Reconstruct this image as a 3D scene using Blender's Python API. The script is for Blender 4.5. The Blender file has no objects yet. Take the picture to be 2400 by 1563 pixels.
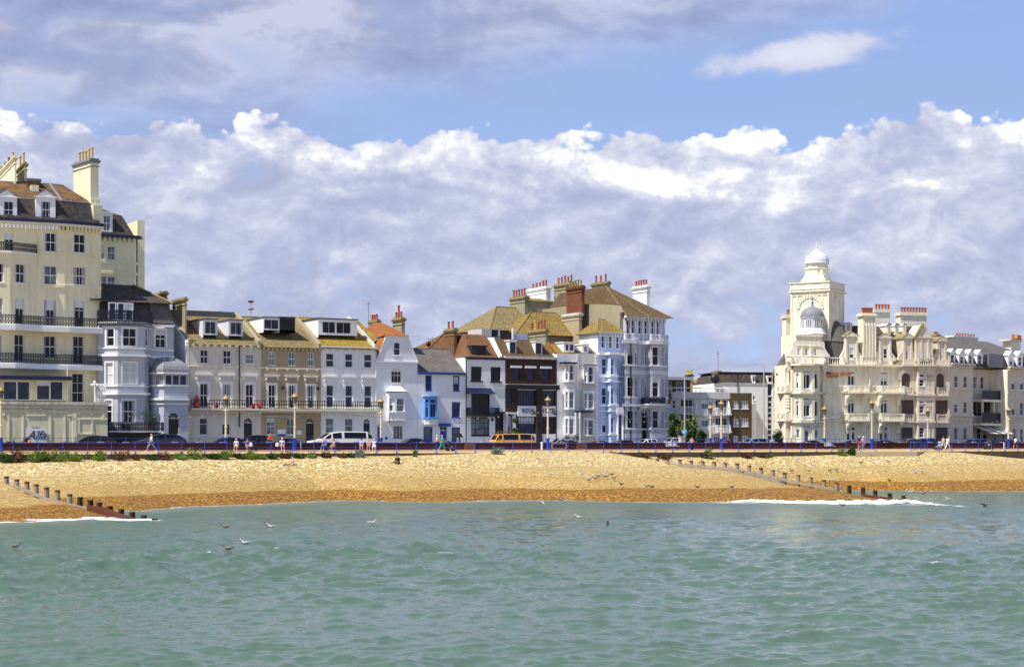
import bpy, math, random
import numpy as np
from mathutils import Vector, Matrix, noise as mnoise
random.seed(7)
SC = bpy.context.scene
COL = SC.collection
FPX, HZ, EYE = 4000.0, 1036.0, 1.4
A = math.radians(29)
SEA = -4.1
ORG = {}

# ------------------------------------------------------------------ objects
def tag(o, label=None, cat=None, group=None, kind=None):
    if label: o['label'] = label
    if cat: o['category'] = cat
    if group: o['group'] = group
    if kind: o['kind'] = kind
    return o

def empty(name, loc, rz=0):
    o = bpy.data.objects.new(name, None)
    o.empty_display_size = .5
    o.location = loc
    o.rotation_euler = (0, 0, rz)
    COL.objects.link(o)
    ORG[o.name] = Vector(loc)
    return o

def thing(name, label, cat, loc, group=None, rz=0):
    return tag(empty(name, loc, rz), label, cat, group)

def copy_tree(o, parent=None):
    c = o.copy()
    COL.objects.link(c)
    if parent is not None: c.parent = parent
    for ch in o.children:
        copy_tree(ch, c)
    return c

class Fr:
    """ground line: point o, direction angle; u along, v inland"""
    def __init__(s, o, ang):
        s.o = Vector((o[0], o[1])); s.ang = ang
        s.d = Vector((math.cos(ang), math.sin(ang)))
        s.n = Vector((-math.sin(ang), math.cos(ang)))
    def w(s, u, v): return s.o + s.d * u + s.n * v
    def W(s, u, v, z):
        p = s.w(u, v); return Vector((p.x, p.y, z))
    def U(s, px, v=0):
        k = (px - 1200) / FPX
        q = s.o + s.n * v
        return (k * q.y - q.x) / (s.d.x - k * s.d.y)
    def P(s, px, v=0): return s.w(s.U(px, v), v)
    def Z(s, py, px, v=0): return EYE - (py - HZ) / FPX * s.P(px, v).y
    def V(s, px, u):
        k = (px - 1200) / FPX
        q = s.o + s.d * u
        return (k * q.y - q.x) / (s.n.x - k * s.n.y)

RAIL = Fr((0, 190), A)                      # promenade edge
ROW = Fr(RAIL.w(0, 26), A)                  # house fronts

class MB:
    def __init__(s): s.v = []; s.f = []; s.m = []; s.s = []; s.mi = 0
    def poly(s, pts, smooth=False):
        i = len(s.v)
        s.v += [tuple(p) for p in pts]
        s.f.append(list(range(i, i + len(pts)))); s.m.append(s.mi); s.s.append(smooth)
    def prism(s, xy, z0, z1, bottom=True, top=True):
        """xy counter-clockwise seen from above"""
        n = len(xy)
        a = sum(xy[i][0] * xy[(i + 1) % n][1] - xy[(i + 1) % n][0] * xy[i][1] for i in range(n))
        if a < 0: xy = list(reversed(xy))
        for i in range(n):
            p, q = xy[i], xy[(i + 1) % n]
            s.poly([(p[0], p[1], z0), (q[0], q[1], z0), (q[0], q[1], z1), (p[0], p[1], z1)])
        if top: s.poly([(p[0], p[1], z1) for p in xy])
        if bottom: s.poly([(p[0], p[1], z0) for p in reversed(xy)])
    def box(s, fr, u0, u1, v0, v1, z0, z1, bottom=True):
        s.prism([fr.w(u0, v0), fr.w(u1, v0), fr.w(u1, v1), fr.w(u0, v1)], z0, z1, bottom)
    def pu(s, fr, vz, u0, u1, ends=True):
        """profile of (v,z) extruded along u"""
        n = len(vz)
        for i in range(n):
            a, b = vz[i], vz[(i + 1) % n]
            s.poly([fr.W(u0, *a), fr.W(u0, *b), fr.W(u1, *b), fr.W(u1, *a)])
        if ends:
            s.poly([fr.W(u0, *a) for a in reversed(vz)]); s.poly([fr.W(u1, *a) for a in vz])
    def pv(s, fr, uz, v0, v1):
        """profile of (u,z) extruded along v"""
        n = len(uz)
        for i in range(n):
            a, b = uz[i], uz[(i + 1) % n]
            s.poly([fr.W(a[0], v0, a[1]), fr.W(b[0], v0, b[1]), fr.W(b[0], v1, b[1]), fr.W(a[0], v1, a[1])])
        s.poly([fr.W(a[0], v0, a[1]) for a in uz]); s.poly([fr.W(a[0], v1, a[1]) for a in reversed(uz)])
    def lathe(s, x, y, prof, n=12, a0=0, smooth=True, sx=1, sy=1):
        rings = []
        for r, z in prof:
            rings.append([(x + sx * r * math.cos(a0 + 2 * math.pi * k / n), y + sy * r * math.sin(a0 + 2 * math.pi * k / n), z) for k in range(n)])
        for a, b in zip(rings, rings[1:]):
            for k in range(n):
                k2 = (k + 1) % n
                s.poly([a[k], a[k2], b[k2], b[k]], smooth)
        s.poly(list(reversed(rings[0]))); s.poly(rings[-1])
    def tube(s, pts, r, n=6, r2=None):
        pts = [Vector(p) for p in pts]; rings = []
        for i, p in enumerate(pts):
            t = (pts[min(i + 1, len(pts) - 1)] - pts[max(i - 1, 0)]).normalized()
            up = Vector((0, 0, 1)) if abs(t.z) < .9 else Vector((1, 0, 0))
            a = t.cross(up).normalized(); b = t.cross(a)
            rr = r if r2 is None else r + (r2 - r) * i / (len(pts) - 1)
            rings.append([p + a * rr * math.cos(2 * math.pi * k / n) + b * rr * math.sin(2 * math.pi * k / n) for k in range(n)])
        for q, w in zip(rings, rings[1:]):
            for k in range(n):
                k2 = (k + 1) % n
                s.poly([q[k], q[k2], w[k2], w[k]], n > 4)
        s.poly(rings[0]); s.poly(list(reversed(rings[-1])))
    def ball(s, c, r, n=10, sx=1, sy=1, sz=1):
        m = max(4, n // 2)
        prof = [(max(.001, r * math.sin(math.pi * i / m)), c[2] - r * sz * math.cos(math.pi * i / m)) for i in range(m + 1)]
        s.lathe(c[0], c[1], prof, n, 0, True, sx, sy)
    def band(s, pts, z0, z1, out, back=0.0):
        """moulding that follows a polyline of ground points (left to right), standing out by out"""
        P = [Vector((p[0], p[1])) for p in pts]
        def off(dist):
            res = []
            for i in range(len(P)):
                ns = []
                if i > 0:
                    t = (P[i] - P[i - 1]).normalized(); ns.append(Vector((t.y, -t.x)))
                if i < len(P) - 1:
                    t = (P[i + 1] - P[i]).normalized(); ns.append(Vector((t.y, -t.x)))
                if len(ns) == 2:
                    m = (ns[0] + ns[1]).normalized()
                    res.append(P[i] + m * (dist / max(.4, m.dot(ns[0]))))
                else: res.append(P[i] + ns[0] * dist)
            return res
        q = off(out); p = off(-back) if back else P
        for i in range(len(P) - 1):
            s.poly([(q[i].x, q[i].y, z0), (q[i + 1].x, q[i + 1].y, z0), (q[i + 1].x, q[i + 1].y, z1), (q[i].x, q[i].y, z1)])
            s.poly([(q[i].x, q[i].y, z1), (q[i + 1].x, q[i + 1].y, z1), (p[i + 1].x, p[i + 1].y, z1), (p[i].x, p[i].y, z1)])
            s.poly([(p[i].x, p[i].y, z0), (p[i + 1].x, p[i + 1].y, z0), (q[i + 1].x, q[i + 1].y, z0), (q[i].x, q[i].y, z0)])
            if back: s.poly([(p[i].x, p[i].y, z0), (p[i].x, p[i].y, z1), (p[i + 1].x, p[i + 1].y, z1), (p[i + 1].x, p[i + 1].y, z0)])
        for i in (0, -1):
            s.poly([(p[i].x, p[i].y, z0), (q[i].x, q[i].y, z0), (q[i].x, q[i].y, z1), (p[i].x, p[i].y, z1)])
        return q
    def build(s, name, mats, parent=None, loc=None):
        if not isinstance(mats, (list, tuple)): mats = [mats]
        if parent is not None: org = ORG[parent.name]
        elif loc is not None: org = Vector(loc)
        else:
            org = Vector(s.v[0]) if s.v else Vector((0, 0, 0))
        me = bpy.data.meshes.new(name)
        ox, oy, oz = org
        me.from_pydata([(x - ox, y - oy, z - oz) for x, y, z in s.v], [], s.f)
        for m in mats: me.materials.append(m)
        me.polygons.foreach_set('material_index', s.m)
        me.polygons.foreach_set('use_smooth', s.s)
        # UV in metres, along and up each face
        uvl = me.uv_layers.new(name='UVMap')
        uv = np.zeros((len(me.loops), 2), dtype=np.float32)
        V = s.v; k = 0
        for f in s.f:
            p0 = Vector(V[f[0]]); nn = Vector((0, 0, 0))
            for j in range(1, len(f) - 1):
                nn += (Vector(V[f[j]]) - p0).cross(Vector(V[f[j + 1]]) - p0)
            if nn.length < 1e-12: nn = Vector((0, 0, 1))
            nn.normalize()
            if abs(nn.z) > .985: t = Vector((math.cos(A), math.sin(A), 0)); b = Vector((-math.sin(A), math.cos(A), 0))
            else:
                t = Vector((0, 0, 1)).cross(nn).normalized(); b = nn.cross(t)
                if b.z < 0: b = -b
            for j in f:
                q = Vector(V[j]); uv[k] = (q.dot(t), q.dot(b)); k += 1
        uvl.data.foreach_set('uv', uv.ravel())
        me.update()
        o = bpy.data.objects.new(name, me)
        COL.objects.link(o)
        if parent is not None: o.parent = parent
        else: o.location = org
        ORG[o.name] = org
        return o

# ------------------------------------------------------------------ materials
class NT:
    def __init__(s, name):
        m = bpy.data.materials.new(name); m.use_nodes = True
        s.m = m; s.t = m.node_tree; s.n = s.t.nodes; s.l = s.t.links
        s.b = s.n['Principled BSDF']
    def add(s, typ, **kw):
        nd = s.n.new(typ)
        for k, v in kw.items():
            if k.startswith('i_'): nd.inputs[k[2:].replace('_', ' ')].default_value = v
            else: setattr(nd, k, v)
        return nd
    def link(s, a, b): s.l.new(a, b)
    def noise(s, vec, scale, detail=4, rough=.6):
        nd = s.add('ShaderNodeTexNoise'); nd.inputs['Scale'].default_value = scale
        nd.inputs['Detail'].default_value = detail; nd.inputs['Roughness'].default_value = rough
        if vec is not None: s.link(vec, nd.inputs['Vector'])
        return nd.outputs['Fac']
    def ramp(s, fac, stops):
        nd = s.add('ShaderNodeValToRGB'); cr = nd.color_ramp
        while len(cr.elements) < len(stops): cr.elements.new(.5)
        for e, (p, c) in zip(cr.elements, stops):
            e.position = p; e.color = (c[0], c[1], c[2], 1) if not isinstance(c, (int, float)) else (c, c, c, 1)
        s.link(fac, nd.inputs['Fac']); return nd.outputs['Color']
    def mix(s, fac, a, b, mode='MIX'):
        nd = s.add('ShaderNodeMix', data_type='RGBA', blend_type=mode)
        for sock, val in ((nd.inputs[0], fac), (nd.inputs[6], a), (nd.inputs[7], b)):
            if isinstance(val, (int, float)): sock.default_value = val
            elif isinstance(val, tuple): sock.default_value = (val[0], val[1], val[2], 1)
            else: s.link(val, sock)
        return nd.outputs[2]
    def math(s, op, a, b=None, clamp=False):
        nd = s.add('ShaderNodeMath', operation=op); nd.use_clamp = clamp
        for i, val in enumerate((a, b)):
            if val is None: continue
            if isinstance(val, (int, float)): nd.inputs[i].default_value = val
            else: s.link(val, nd.inputs[i])
        return nd.outputs[0]
    def coord(s, which='Object', sc=(1, 1, 1), rot=(0, 0, 0)):
        tc = s.add('ShaderNodeTexCoord'); mp = s.add('ShaderNodeMapping')
        mp.inputs['Scale'].default_value = sc; mp.inputs['Rotation'].default_value = rot
        s.link(tc.outputs[which], mp.inputs['Vector']); return mp.outputs['Vector']
    def bump(s, h, strength=.4, dist=.02):
        nd = s.add('ShaderNodeBump'); nd.inputs['Strength'].default_value = strength
        nd.inputs['Distance'].default_value = dist
        s.link(h, nd.inputs['Height']); s.link(nd.outputs['Normal'], s.b.inputs['Normal'])
    def fin(s, col=None, rough=.8, spec=.3, metal=0):
        if col is not None:
            if isinstance(col, tuple): s.b.inputs['Base Color'].default_value = (*col, 1)
            else: s.link(col, s.b.inputs['Base Color'])
        s.b.inputs['Roughness'].default_value = rough
        s.b.inputs['Specular IOR Level'].default_value = spec
        s.b.inputs['Metallic'].default_value = metal
        return s.m

def sc3(c, k): return tuple(min(1, max(0, x * k)) for x in c)

def m_plaster(name, c, dirt=.35, dirtc=None, rough=.85):
    t = NT(name); v = t.coord('Object')
    big = t.noise(v, .35, 5); fine = t.noise(v, 6, 5)
    col = t.mix(big, sc3(c, .9), sc3(c, 1.07))
    vs = t.coord('Object', (2.2, 2.2, .22)); st = t.noise(vs, 1.3, 6, .7)
    sf = t.ramp(st, [(.46, 0), (.74, 1)])
    dc = dirtc or (c[0] * .55, c[1] * .52, c[2] * .46)
    col = t.mix(t.math('MULTIPLY', sf, dirt), col, dc)
    t.bump(fine, .25, .02)
    return t.fin(col, rough, .25)

def m_plain(name, c, rough=.5, spec=.4, metal=0, var=.12, scale=8):
    t = NT(name); v = t.coord('Object'); n = t.noise(v, scale, 3)
    return t.fin(t.mix(n, sc3(c, 1 - var), sc3(c, 1 + var)), rough, spec, metal)

def m_tile(name, c1, c2, mortar, lich, lo, hi, bw=.3, bh=.22, bumpd=.05, lsc=2.0):
    t = NT(name); uv = t.coord('UV')
    bk = t.add('ShaderNodeTexBrick'); t.link(uv, bk.inputs['Vector'])
    bk.inputs['Color1'].default_value = (*c1, 1); bk.inputs['Color2'].default_value = (*c2, 1)
    bk.inputs['Mortar'].default_value = (*mortar, 1)
    bk.inputs['Scale'].default_value = 1; bk.inputs['Mortar Size'].default_value = .09 * bh
    bk.inputs['Mortar Smooth'].default_value = .3
    bk.inputs['Brick Width'].default_value = bw; bk.inputs['Row Height'].default_value = bh
    bk.inputs['Bias'].default_value = 0
    ov = t.coord('Object'); n = t.noise(ov, lsc, 8, .68)
    col = t.mix(t.ramp(n, [(lo - .08, 0), (hi + .1, .85)]), t.mix(t.ramp(t.noise(ov, .6, 5, .7), [(.38, 0), (.68, .6)]), bk.outputs['Color'], sc3(c1, .5)), lich)
    g = t.noise(ov, 9, 4); col = t.mix(t.math('MULTIPLY', g, .55), col, (.03, .028, .022))
    b = t.math('SUBTRACT', 1.0, bk.outputs['Fac'])
    t.bump(b, .7, bumpd)
    return t.fin(col, .9, .2)

def m_brick(name, c1, c2, mortar, bw=.23, bh=.075):
    return m_tile(name, c1, c2, mortar, sc3(c1, .7), .6, .85, bw, bh, .015, .8)

def m_glass(name, c, rough=.04):
    t = NT(name); v = t.coord('Object'); n = t.noise(v, 1.7, 2)
    col = t.mix(t.ramp(t.noise(v, .9, 2), [(.35, 0), (.7, 1)]), sc3(c, .5), sc3(c, 1.6))
    t.bump(n, .15, .03)
    m = t.fin(col, rough, .32)
    t.b.inputs['IOR'].default_value = 1.5
    return m

M = {}
M['cream'] = m_plaster('cream_render', (.86, .81, .57), .45, (.5, .42, .22))
M['cream2'] = m_plaster('weathered_cream_render', (.76, .71, .49), .4, (.30, .25, .14))
M['greywall'] = m_plaster('grey_blue_render', (.50, .52, .60), .15)
M['beige'] = m_plaster('beige_render', (.74, .68, .58), .35)
M['tan'] = m_plaster('tan_render', (.44, .36, .22), .28)
M['white'] = m_plaster('white_render', (.86, .86, .86), .32, (.55, .53, .48))
M['white2'] = m_plaster('cool_white_render', (.83, .84, .88), .15, (.5, .5, .5))
M['palecream'] = m_plaster('pale_cream_render', (.72, .69, .60), .2)
M['blue'] = m_plaster('light_blue_render', (.50, .61, .86), .12)
M['lav'] = m_plaster('grey_lavender_render', (.53, .54, .64), .25, (.33, .32, .35))
M['lavtrim'] = m_plaster('pale_lavender_trim', (.74, .75, .82), .4, (.42, .40, .40))
M['hotel'] = m_plaster('ivory_hotel_render', (.87, .83, .68), .62, (.40, .32, .18))
M['hotel2'] = m_plaster('stone_coloured_render', (.70, .63, .52), .5, (.36, .28, .2))
M['conc'] = m_plaster('grey_tan_cement', (.36, .32, .22), .5, (.18, .15, .09))
M['conc2'] = m_plaster('pale_grey_concrete', (.55, .54, .55), .35, (.3, .29, .28))
M['trim'] = m_plain('white_gloss_paint', (.85, .85, .86), .4, .4, 0, .04)
M['trimc'] = m_plain('cream_gloss_paint', (.82, .78, .62), .5, .4, 0, .06)
M['grime'] = m_plaster('stained_white_coping', (.62, .60, .55), .8, (.16, .15, .13))
M['black'] = m_plain('black_paint', (.012, .011, .014), .4, .5)
M['iron'] = m_plain('black_ironwork', (.012, .012, .03), .45, .5)
M['navy'] = m_plain('navy_gutter', (.010, .012, .05), .4, .5)
M['bluep'] = m_plain('royal_blue_paint', (.02, .055, .34), .4, .5)
M['skyp'] = m_plain('sky_blue_paint', (.10, .33, .78), .4, .5)
M['slate'] = m_tile('dark_slate', (.07, .065, .08), (.11, .10, .11), (.02, .02, .025), (.30, .17, .04), .56, .7, .35, .25, .02)
M['slateo'] = m_tile('slate_with_orange_lichen', (.09, .075, .07), (.13, .105, .09), (.03, .03, .03), (.42, .19, .03), .47, .60, .35, .25, .02, .7)
M['slateg'] = m_tile('grey_slate', (.20, .18, .18), (.27, .24, .235), (.08, .075, .08), (.25, .2, .11), .6, .75, .4, .26, .02)
M['tileg'] = m_tile('grey_stone_tile', (.25, .21, .13), (.36, .31, .19), (.08, .065, .03), (.50, .32, .05), .50, .64, .5, .42, .07)
M['tiley'] = m_tile('golden_lichen_tile', (.27, .20, .08), (.36, .27, .11), (.06, .045, .02), (.50, .32, .05), .46, .62, .5, .42, .08)
M['tileyy'] = m_tile('yellow_lichen_tile', (.33, .22, .06), (.43, .29, .08), (.06, .04, .02), (.58, .38, .04), .42, .58, .5, .42, .08)
M['tileb'] = m_tile('brown_clay_tile', (.27, .125, .06), (.35, .165, .08), (.10, .05, .03), (.33, .2, .07), .56, .72, .22, .14, .02)
M['tiler'] = m_tile('orange_red_clay_tile', (.50, .14, .05), (.58, .19, .07), (.17, .06, .03), (.50, .28, .06), .5, .65, .22, .14, .02)
M['tilebg'] = m_tile('brown_tile_with_moss', (.19, .12, .07), (.26, .17, .09), (.06, .04, .03), (.40, .24, .06), .58, .75, .22, .16, .03)
M['brickd'] = m_brick('dark_brown_brick', (.065, .033, .024), (.10, .052, .035), (.10, .08, .07))
M['brickr'] = m_brick('red_brick', (.25, .075, .045), (.33, .11, .06), (.30, .2, .14))
M['brickb'] = m_brick('brown_brick', (.26, .13, .06), (.34, .18, .08), (.2, .14, .08))
M['brickm'] = m_brick('maroon_wall_brick', (.13, .035, .02), (.19, .055, .03), (.09, .05, .04))
M['brickt'] = m_brick('tan_brown_brick', (.17, .11, .05), (.21, .14, .065), (.12, .08, .05))
M['lead'] = m_plaster('weathered_lead', (.22, .23, .26), .4, (.25, .26, .29), .5)
M['leadw'] = m_plaster('pale_painted_lead', (.70, .72, .78), .5, (.4, .42, .47), .5)
M['felt'] = m_plain('grey_roofing_felt', (.13, .13, .13), .9, .2)
M['pot'] = m_plain('terracotta_pot', (.34, .085, .04), .8, .2, 0, .25, 3)
M['pottan'] = m_plain('buff_clay_pot', (.58, .38, .12), .8, .2, 0, .2, 3)
M['moss'] = m_plaster('lichened_cement_cap', (.30, .25, .12), .6, (.12, .11, .05))
M['gd'] = m_glass('dark_window_glass', (.008, .007, .010))
M['gb'] = m_glass('blue_grey_window_glass', (.03, .04, .065))
M['gg'] = m_glass('grey_net_window_glass', (.16, .18, .20), .15)
M['gw'] = m_plain('white_window_blind', (.66, .66, .68), .6, .4, 0, .06, 3)
def m_curtain():
    t = NT('pleated_curtain'); v = t.coord('Object', (9, 9, .3)); n = t.noise(v, 1.2, 3)
    return t.fin(t.mix(t.ramp(n, [(.3, 0), (.7, 1)]), (.22, .2, .22), (.55, .53, .53)), .6, .3)
M['cur'] = m_curtain()
M['gl'] = m_plain('shaded_loggia_wall', (.11, .09, .075), .9, .2)  # dark colour holds the shade inside the loggias
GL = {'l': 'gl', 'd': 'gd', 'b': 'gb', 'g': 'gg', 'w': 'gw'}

# ------------------------------------------------------------------ building kit
def wall_face(mb, fr, u0, u1, z0, z1, holes, rev=.24):
    us = sorted({u0, u1, *[h[0] for h in holes], *[h[1] for h in holes]})
    zs = sorted({z0, z1, *[h[2] for h in holes], *[h[3] for h in holes]})
    us = [u for u in us if u0 - 1e-6 <= u <= u1 + 1e-6]; zs = [z for z in zs if z0 - 1e-6 <= z <= z1 + 1e-6]
    for a, b in zip(us, us[1:]):
        run = None
        for c, d in zip(zs, zs[1:]):
            mu, mz = (a + b) / 2, (c + d) / 2
            inh = any(h[0] < mu < h[1] and h[2] < mz < h[3] for h in holes)
            if inh:
                if run is not None: mb.poly([fr.W(a, 0, run), fr.W(b, 0, run), fr.W(b, 0, c), fr.W(a, 0, c)]); run = None
            elif run is None: run = c
        if run is not None: mb.poly([fr.W(a, 0, run), fr.W(b, 0, run), fr.W(b, 0, z1), fr.W(a, 0, z1)])
    for h in holes:
        a, b, c, d = h[:4]
        for p, q in (((a, c), (a, d)), ((a, d), (b, d)), ((b, d), (b, c)), ((b, c), (a, c))):
            mb.poly([fr.W(p[0], 0, p[1]), fr.W(p[0], rev, p[1]), fr.W(q[0], rev, q[1]), fr.W(q[0], 0, q[1])])
        if len(h) > 4 and h[4]:                      # arch spandrels
            r = (b - a) / 2; m = (a + b) / 2
            for sg in (-1, 1):
                arc = [(m + sg * r * math.cos(t * math.pi / 16), d - r + r * math.sin(t * math.pi / 16)) for t in range(0, 9)]
                pts = arc + [(m + sg * r, d)]
                if sg > 0: pts = list(reversed(pts))
                mb.poly([fr.W(p[0], 0.004, p[1]) for p in pts])
                for p, q in zip(arc, arc[1:]):
                    mb.poly([fr.W(p[0], 0.004, p[1]), fr.W(p[0], rev, p[1]), fr.W(q[0], rev, q[1]), fr.W(q[0], 0.004, q[1])])

def window(root, fr, u0, u1, z0, z1, v=.18, cols=2, rows=2, frame='trim', g='d', fw=.07, bar=.035, curtain=0, name='window', sill=True, split=None):
    mb = MB(); d = .07
    mb.box(fr, u0, u0 + fw, v - d, v, z0, z1); mb.box(fr, u1 - fw, u1, v - d, v, z0, z1)
    mb.box(fr, u0 + fw, u1 - fw, v - d, v, z0, z0 + fw); mb.box(fr, u0 + fw, u1 - fw, v - d, v, z1 - fw, z1)
    w = u1 - u0; h = z1 - z0
    for i in range(1, cols):
        c = u0 + w * i / cols
        mb.box(fr, c - bar / 2, c + bar / 2, v - d + .012, v, z0 + fw, z1 - fw)
    for j in range(1, rows):
        c = z0 + h * (split if split and j == 1 else j / rows); bb = bar * (1.6 if j == rows // 2 or rows == 2 else 1)
        mb.box(fr, u0 + fw, u1 - fw, v - d - .005, v, c - bb / 2, c + bb / 2)
    if sill: mb.box(fr, u0 - .06, u1 + .06, -.07 - .001, v, z0 - .09, z0 - .001)
    wo = mb.build(name, M[frame], root)
    p = MB(); p.poly([fr.W(u0, v - .02, z0), fr.W(u1, v - .02, z0), fr.W(u1, v - .02, z1), fr.W(u0, v - .02, z1)])
    p.poly([fr.W(u0, v + .01, z0), fr.W(u0, v + .01, z1), fr.W(u1, v + .01, z1), fr.W(u1, v + .01, z0)])
    p.build('pane', M[GL[g]], wo)
    if z1 - z0 > 1.2 and z1 - z0 < 4 and g in 'dbg' and random.random() < .22:
        c = MB(); h_ = (z1 - z0) * random.uniform(.18, .55); c.poly([fr.W(u0 + fw, v - .024, z1 - fw - h_), fr.W(u1 - fw, v - .024, z1 - fw - h_), fr.W(u1 - fw, v - .024, z1 - fw), fr.W(u0 + fw, v - .024, z1 - fw)]); c.build('blind', M['gw'], wo)
    if curtain: curtain *= random.choice([.3, .8, 1.2, 1.6])
    if curtain:
        cw = w * .24 * curtain
        for a, b in ((u0 + fw, u0 + fw + cw), (u1 - fw - cw, u1 - fw)):
            c = MB(); n = 4
            for k in range(n):
                x0 = a + (b - a) * k / n; x1 = a + (b - a) * (k + 1) / n
                c.poly([fr.W(x0, v - .022 - .01 * (k % 2), z0 + fw), fr.W(x1, v - .022 - .01 * ((k + 1) % 2), z0 + fw), fr.W(x1, v - .022 - .01 * ((k + 1) % 2), z1 - fw), fr.W(x0, v - .022 - .01 * (k % 2), z1 - fw)])
            c.build('curtain', M['cur'], wo)
    return wo

def door(root, fr, u0, u1, z0, z1, col='black', v=.2, arch=True, name='door'):
    mb = MB(); r = (u1 - u0) / 2; zt = z1 - r if arch else z1 - .45
    mb.box(fr, u0, u1, v - .05, v, z0, zt - .03)
    for s in (0, 1):
        for t in (0, 1):
            mb.box(fr, u0 + .12 + s * (r - .06), u0 + r - .06 + s * (r - .06), v - .07, v - .051, z0 + .2 + t * (zt - z0) * .45, z0 + (zt - z0) * (.42 + .45 * t))
    do = mb.build(name, M[col], root)
    k = MB(); k.ball(fr.W(u1 - .15, v - .1, z0 + (zt - z0) * .48), .05, 6); k.build('door_handle', M['trimc'], do)
    f = MB(); f.box(fr, u0, u1, v - .08, v + .01, zt - .03, zt + .04)
    m = (u0 + u1) / 2
    if arch:
        for t in (-45, 0, 45):
            a = math.radians(90 + t)
            f.tube([fr.W(m, v - .04, zt), fr.W(m + math.cos(a) * r, v - .04, zt + math.sin(a) * r)], .02, 4)
    else: f.box(fr, m - .02, m + .02, v - .07, v, zt + .04, z1)
    fo = f.build('fanlight', M['trim'], do)
    p = MB(); p.poly([fr.W(u0, v, zt), fr.W(u1, v, zt), fr.W(u1, v, z1), fr.W(u0, v, z1)]); p.build('pane', M['gd'], do)
    return do

class B:
    def __init__(s, name, label, cat, fr, x0, x1, xref=None, group=None, zb=.35, v=0):
        s.fr = fr; s.x0, s.x1 = x0, x1; s.xr = xref or x0; s.zb = zb
        p = fr.P((x0 + x1) / 2, v)
        s.root = thing(name, label, cat, (p.x, p.y, zb), group)
    def z(s, py, px=None, v=0): return s.fr.Z(py, px if px is not None else s.xr, v)
    def u(s, px, v=0): return s.fr.U(px, v)
    def part(s, mb, name, mat, parent=None):
        return mb.build(name, M[mat] if isinstance(mat, str) else [M[k] for k in mat], parent or s.root)
    def body(s, poly, depth, yt, wins, mat, zb=None, name='wall', top=True, doors=(), ub=None):
        """poly: (px,v) left to right; wins: dicts(y0,y1,x=[(a,b)..],...)"""
        fr = s.fr; zb = s.zb if zb is None else zb
        pts = [fr.P(px, v) for px, v in poly]
        zt = s.z(yt, v=poly[0][1]) if not isinstance(yt, tuple) else yt[0]
        segs = []
        for (a, b, pa, pb) in zip(poly, poly[1:], pts, pts[1:]):
            ang = math.atan2((pb - pa).y, (pb - pa).x)
            segs.append((a[0], b[0], Fr(pa, ang), (pb - pa).length, []))
        todo = []
        for r in list(wins) + list(doors):
            zz = None
            for (a, b) in r['x']:
                c = (a + b) / 2
                best = None
                for sg in segs:
                    if sg[0] <= c <= sg[1]: best = sg
                if best is None: continue
                f = best[2]
                if zz is None: zz = (f.Z(r['y1'], c), f.Z(r['y0'], c))
                z0, z1 = zz
                if r in doors: z0 = max(zb + .1, .6)
                u0, u1 = max(.02, f.U(a)), min(best[3] - .02, f.U(b))
                if u1 - u0 < .08: continue
                best[4].append((u0, u1, z0, z1, r.get('arch', False)))
                todo.append((r, f, u0, u1, z0, z1))
        mb = MB()
        for sg in segs: wall_face(mb, sg[2], 0, sg[3], zb, zt, sg[4])
        uL = fr.U(poly[0][0], poly[0][1]); uR = fr.U(poly[-1][0], poly[-1][1])
        bk = [fr.w(uR, depth), fr.w(uL, depth)]
        ring = pts + bk
        for i in range(len(pts) - 1, len(ring)):
            p, q = ring[i], ring[(i + 1) % len(ring)]
            mb.poly([(p.x, p.y, zb), (q.x, q.y, zb), (q.x, q.y, zt), (p.x, p.y, zt)])
        if top: mb.poly([(p.x, p.y, zt) for p in ring])
        w = s.part(mb, name, mat)
        for r, f, u0, u1, z0, z1 in todo:
            if r in doors: door(s.root, f, u0, u1, z0, z1, r.get('col', 'black'), arch=r.get('arch', False)); continue
            kw = {k: r[k] for k in ('cols', 'rows', 'frame', 'g', 'fw', 'bar', 'curtain', 'sill', 'split') if k in r}
            if 'gs' in r: kw['g'] = random.choice(r['gs'])
            window(s.root, f, u0, u1, z0, z1, **kw)
            so = r.get('surround')
            if so:
                t = MB(); o = so
                t.box(f, u0 - o, u0 - .001, -.05, .0, z0, z1 + o); t.box(f, u1 + .001, u1 + o, -.05, .0, z0, z1 + o)
                t.box(f, u0 - .001, u1 + .001, -.05, .0, z1 + .001, z1 + o)
                s.part(t, 'window_surround', r.get('sm', 'trim'))
            hd = r.get('hood')
            if hd:
                hz = s.fr.Z(hd[0], (r['x'][0][0] + r['x'][0][1]) / 2); t = MB()
                m = (u0 + u1) / 2; hw = hd[1] / 2
                t.box(f, m - hw, m + hw, -.32, 0, hz, hz + .12); t.box(f, m - hw + .1, m + hw - .1, -.2, 0, hz - .12, hz - .001)
                t.box(f, m - hw + .15, m - hw + .32, -.16, 0, hz - .5, hz - .121); t.box(f, m + hw - .32, m + hw - .15, -.16, 0, hz - .5, hz - .121)
                s.part(t, 'window_hood', r.get('sm', 'trim'))
        s.pts = pts
        return w
    def line(s, poly): return [s.fr.P(px, v) for px, v in poly]
    def band(s, poly, y0, y1, out, mat, name='moulding', back=0):
        mb = MB(); z1 = s.z(y0, v=poly[0][1]); z0 = s.z(y1, v=poly[0][1])
        mb.band(s.line(poly), z0, z1, out, back); return s.part(mb, name, mat)
    def dentils(s, x0, x1, v, y0, y1, out, step, mat, name='bracket_row'):
        mb = MB(); a, b = s.u(x0, v), s.u(x1, v); z1 = s.z(y0, v=v); z0 = s.z(y1, v=v)
        n = int((b - a) / step)
        for i in range(n + 1):
            c = a + (b - a) * (i + .5) / (n + 1)
            mb.box(s.fr, c - step * .18, c + step * .18, v - out, v + .02, z0, z1)
        return s.part(mb, name, mat)
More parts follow.
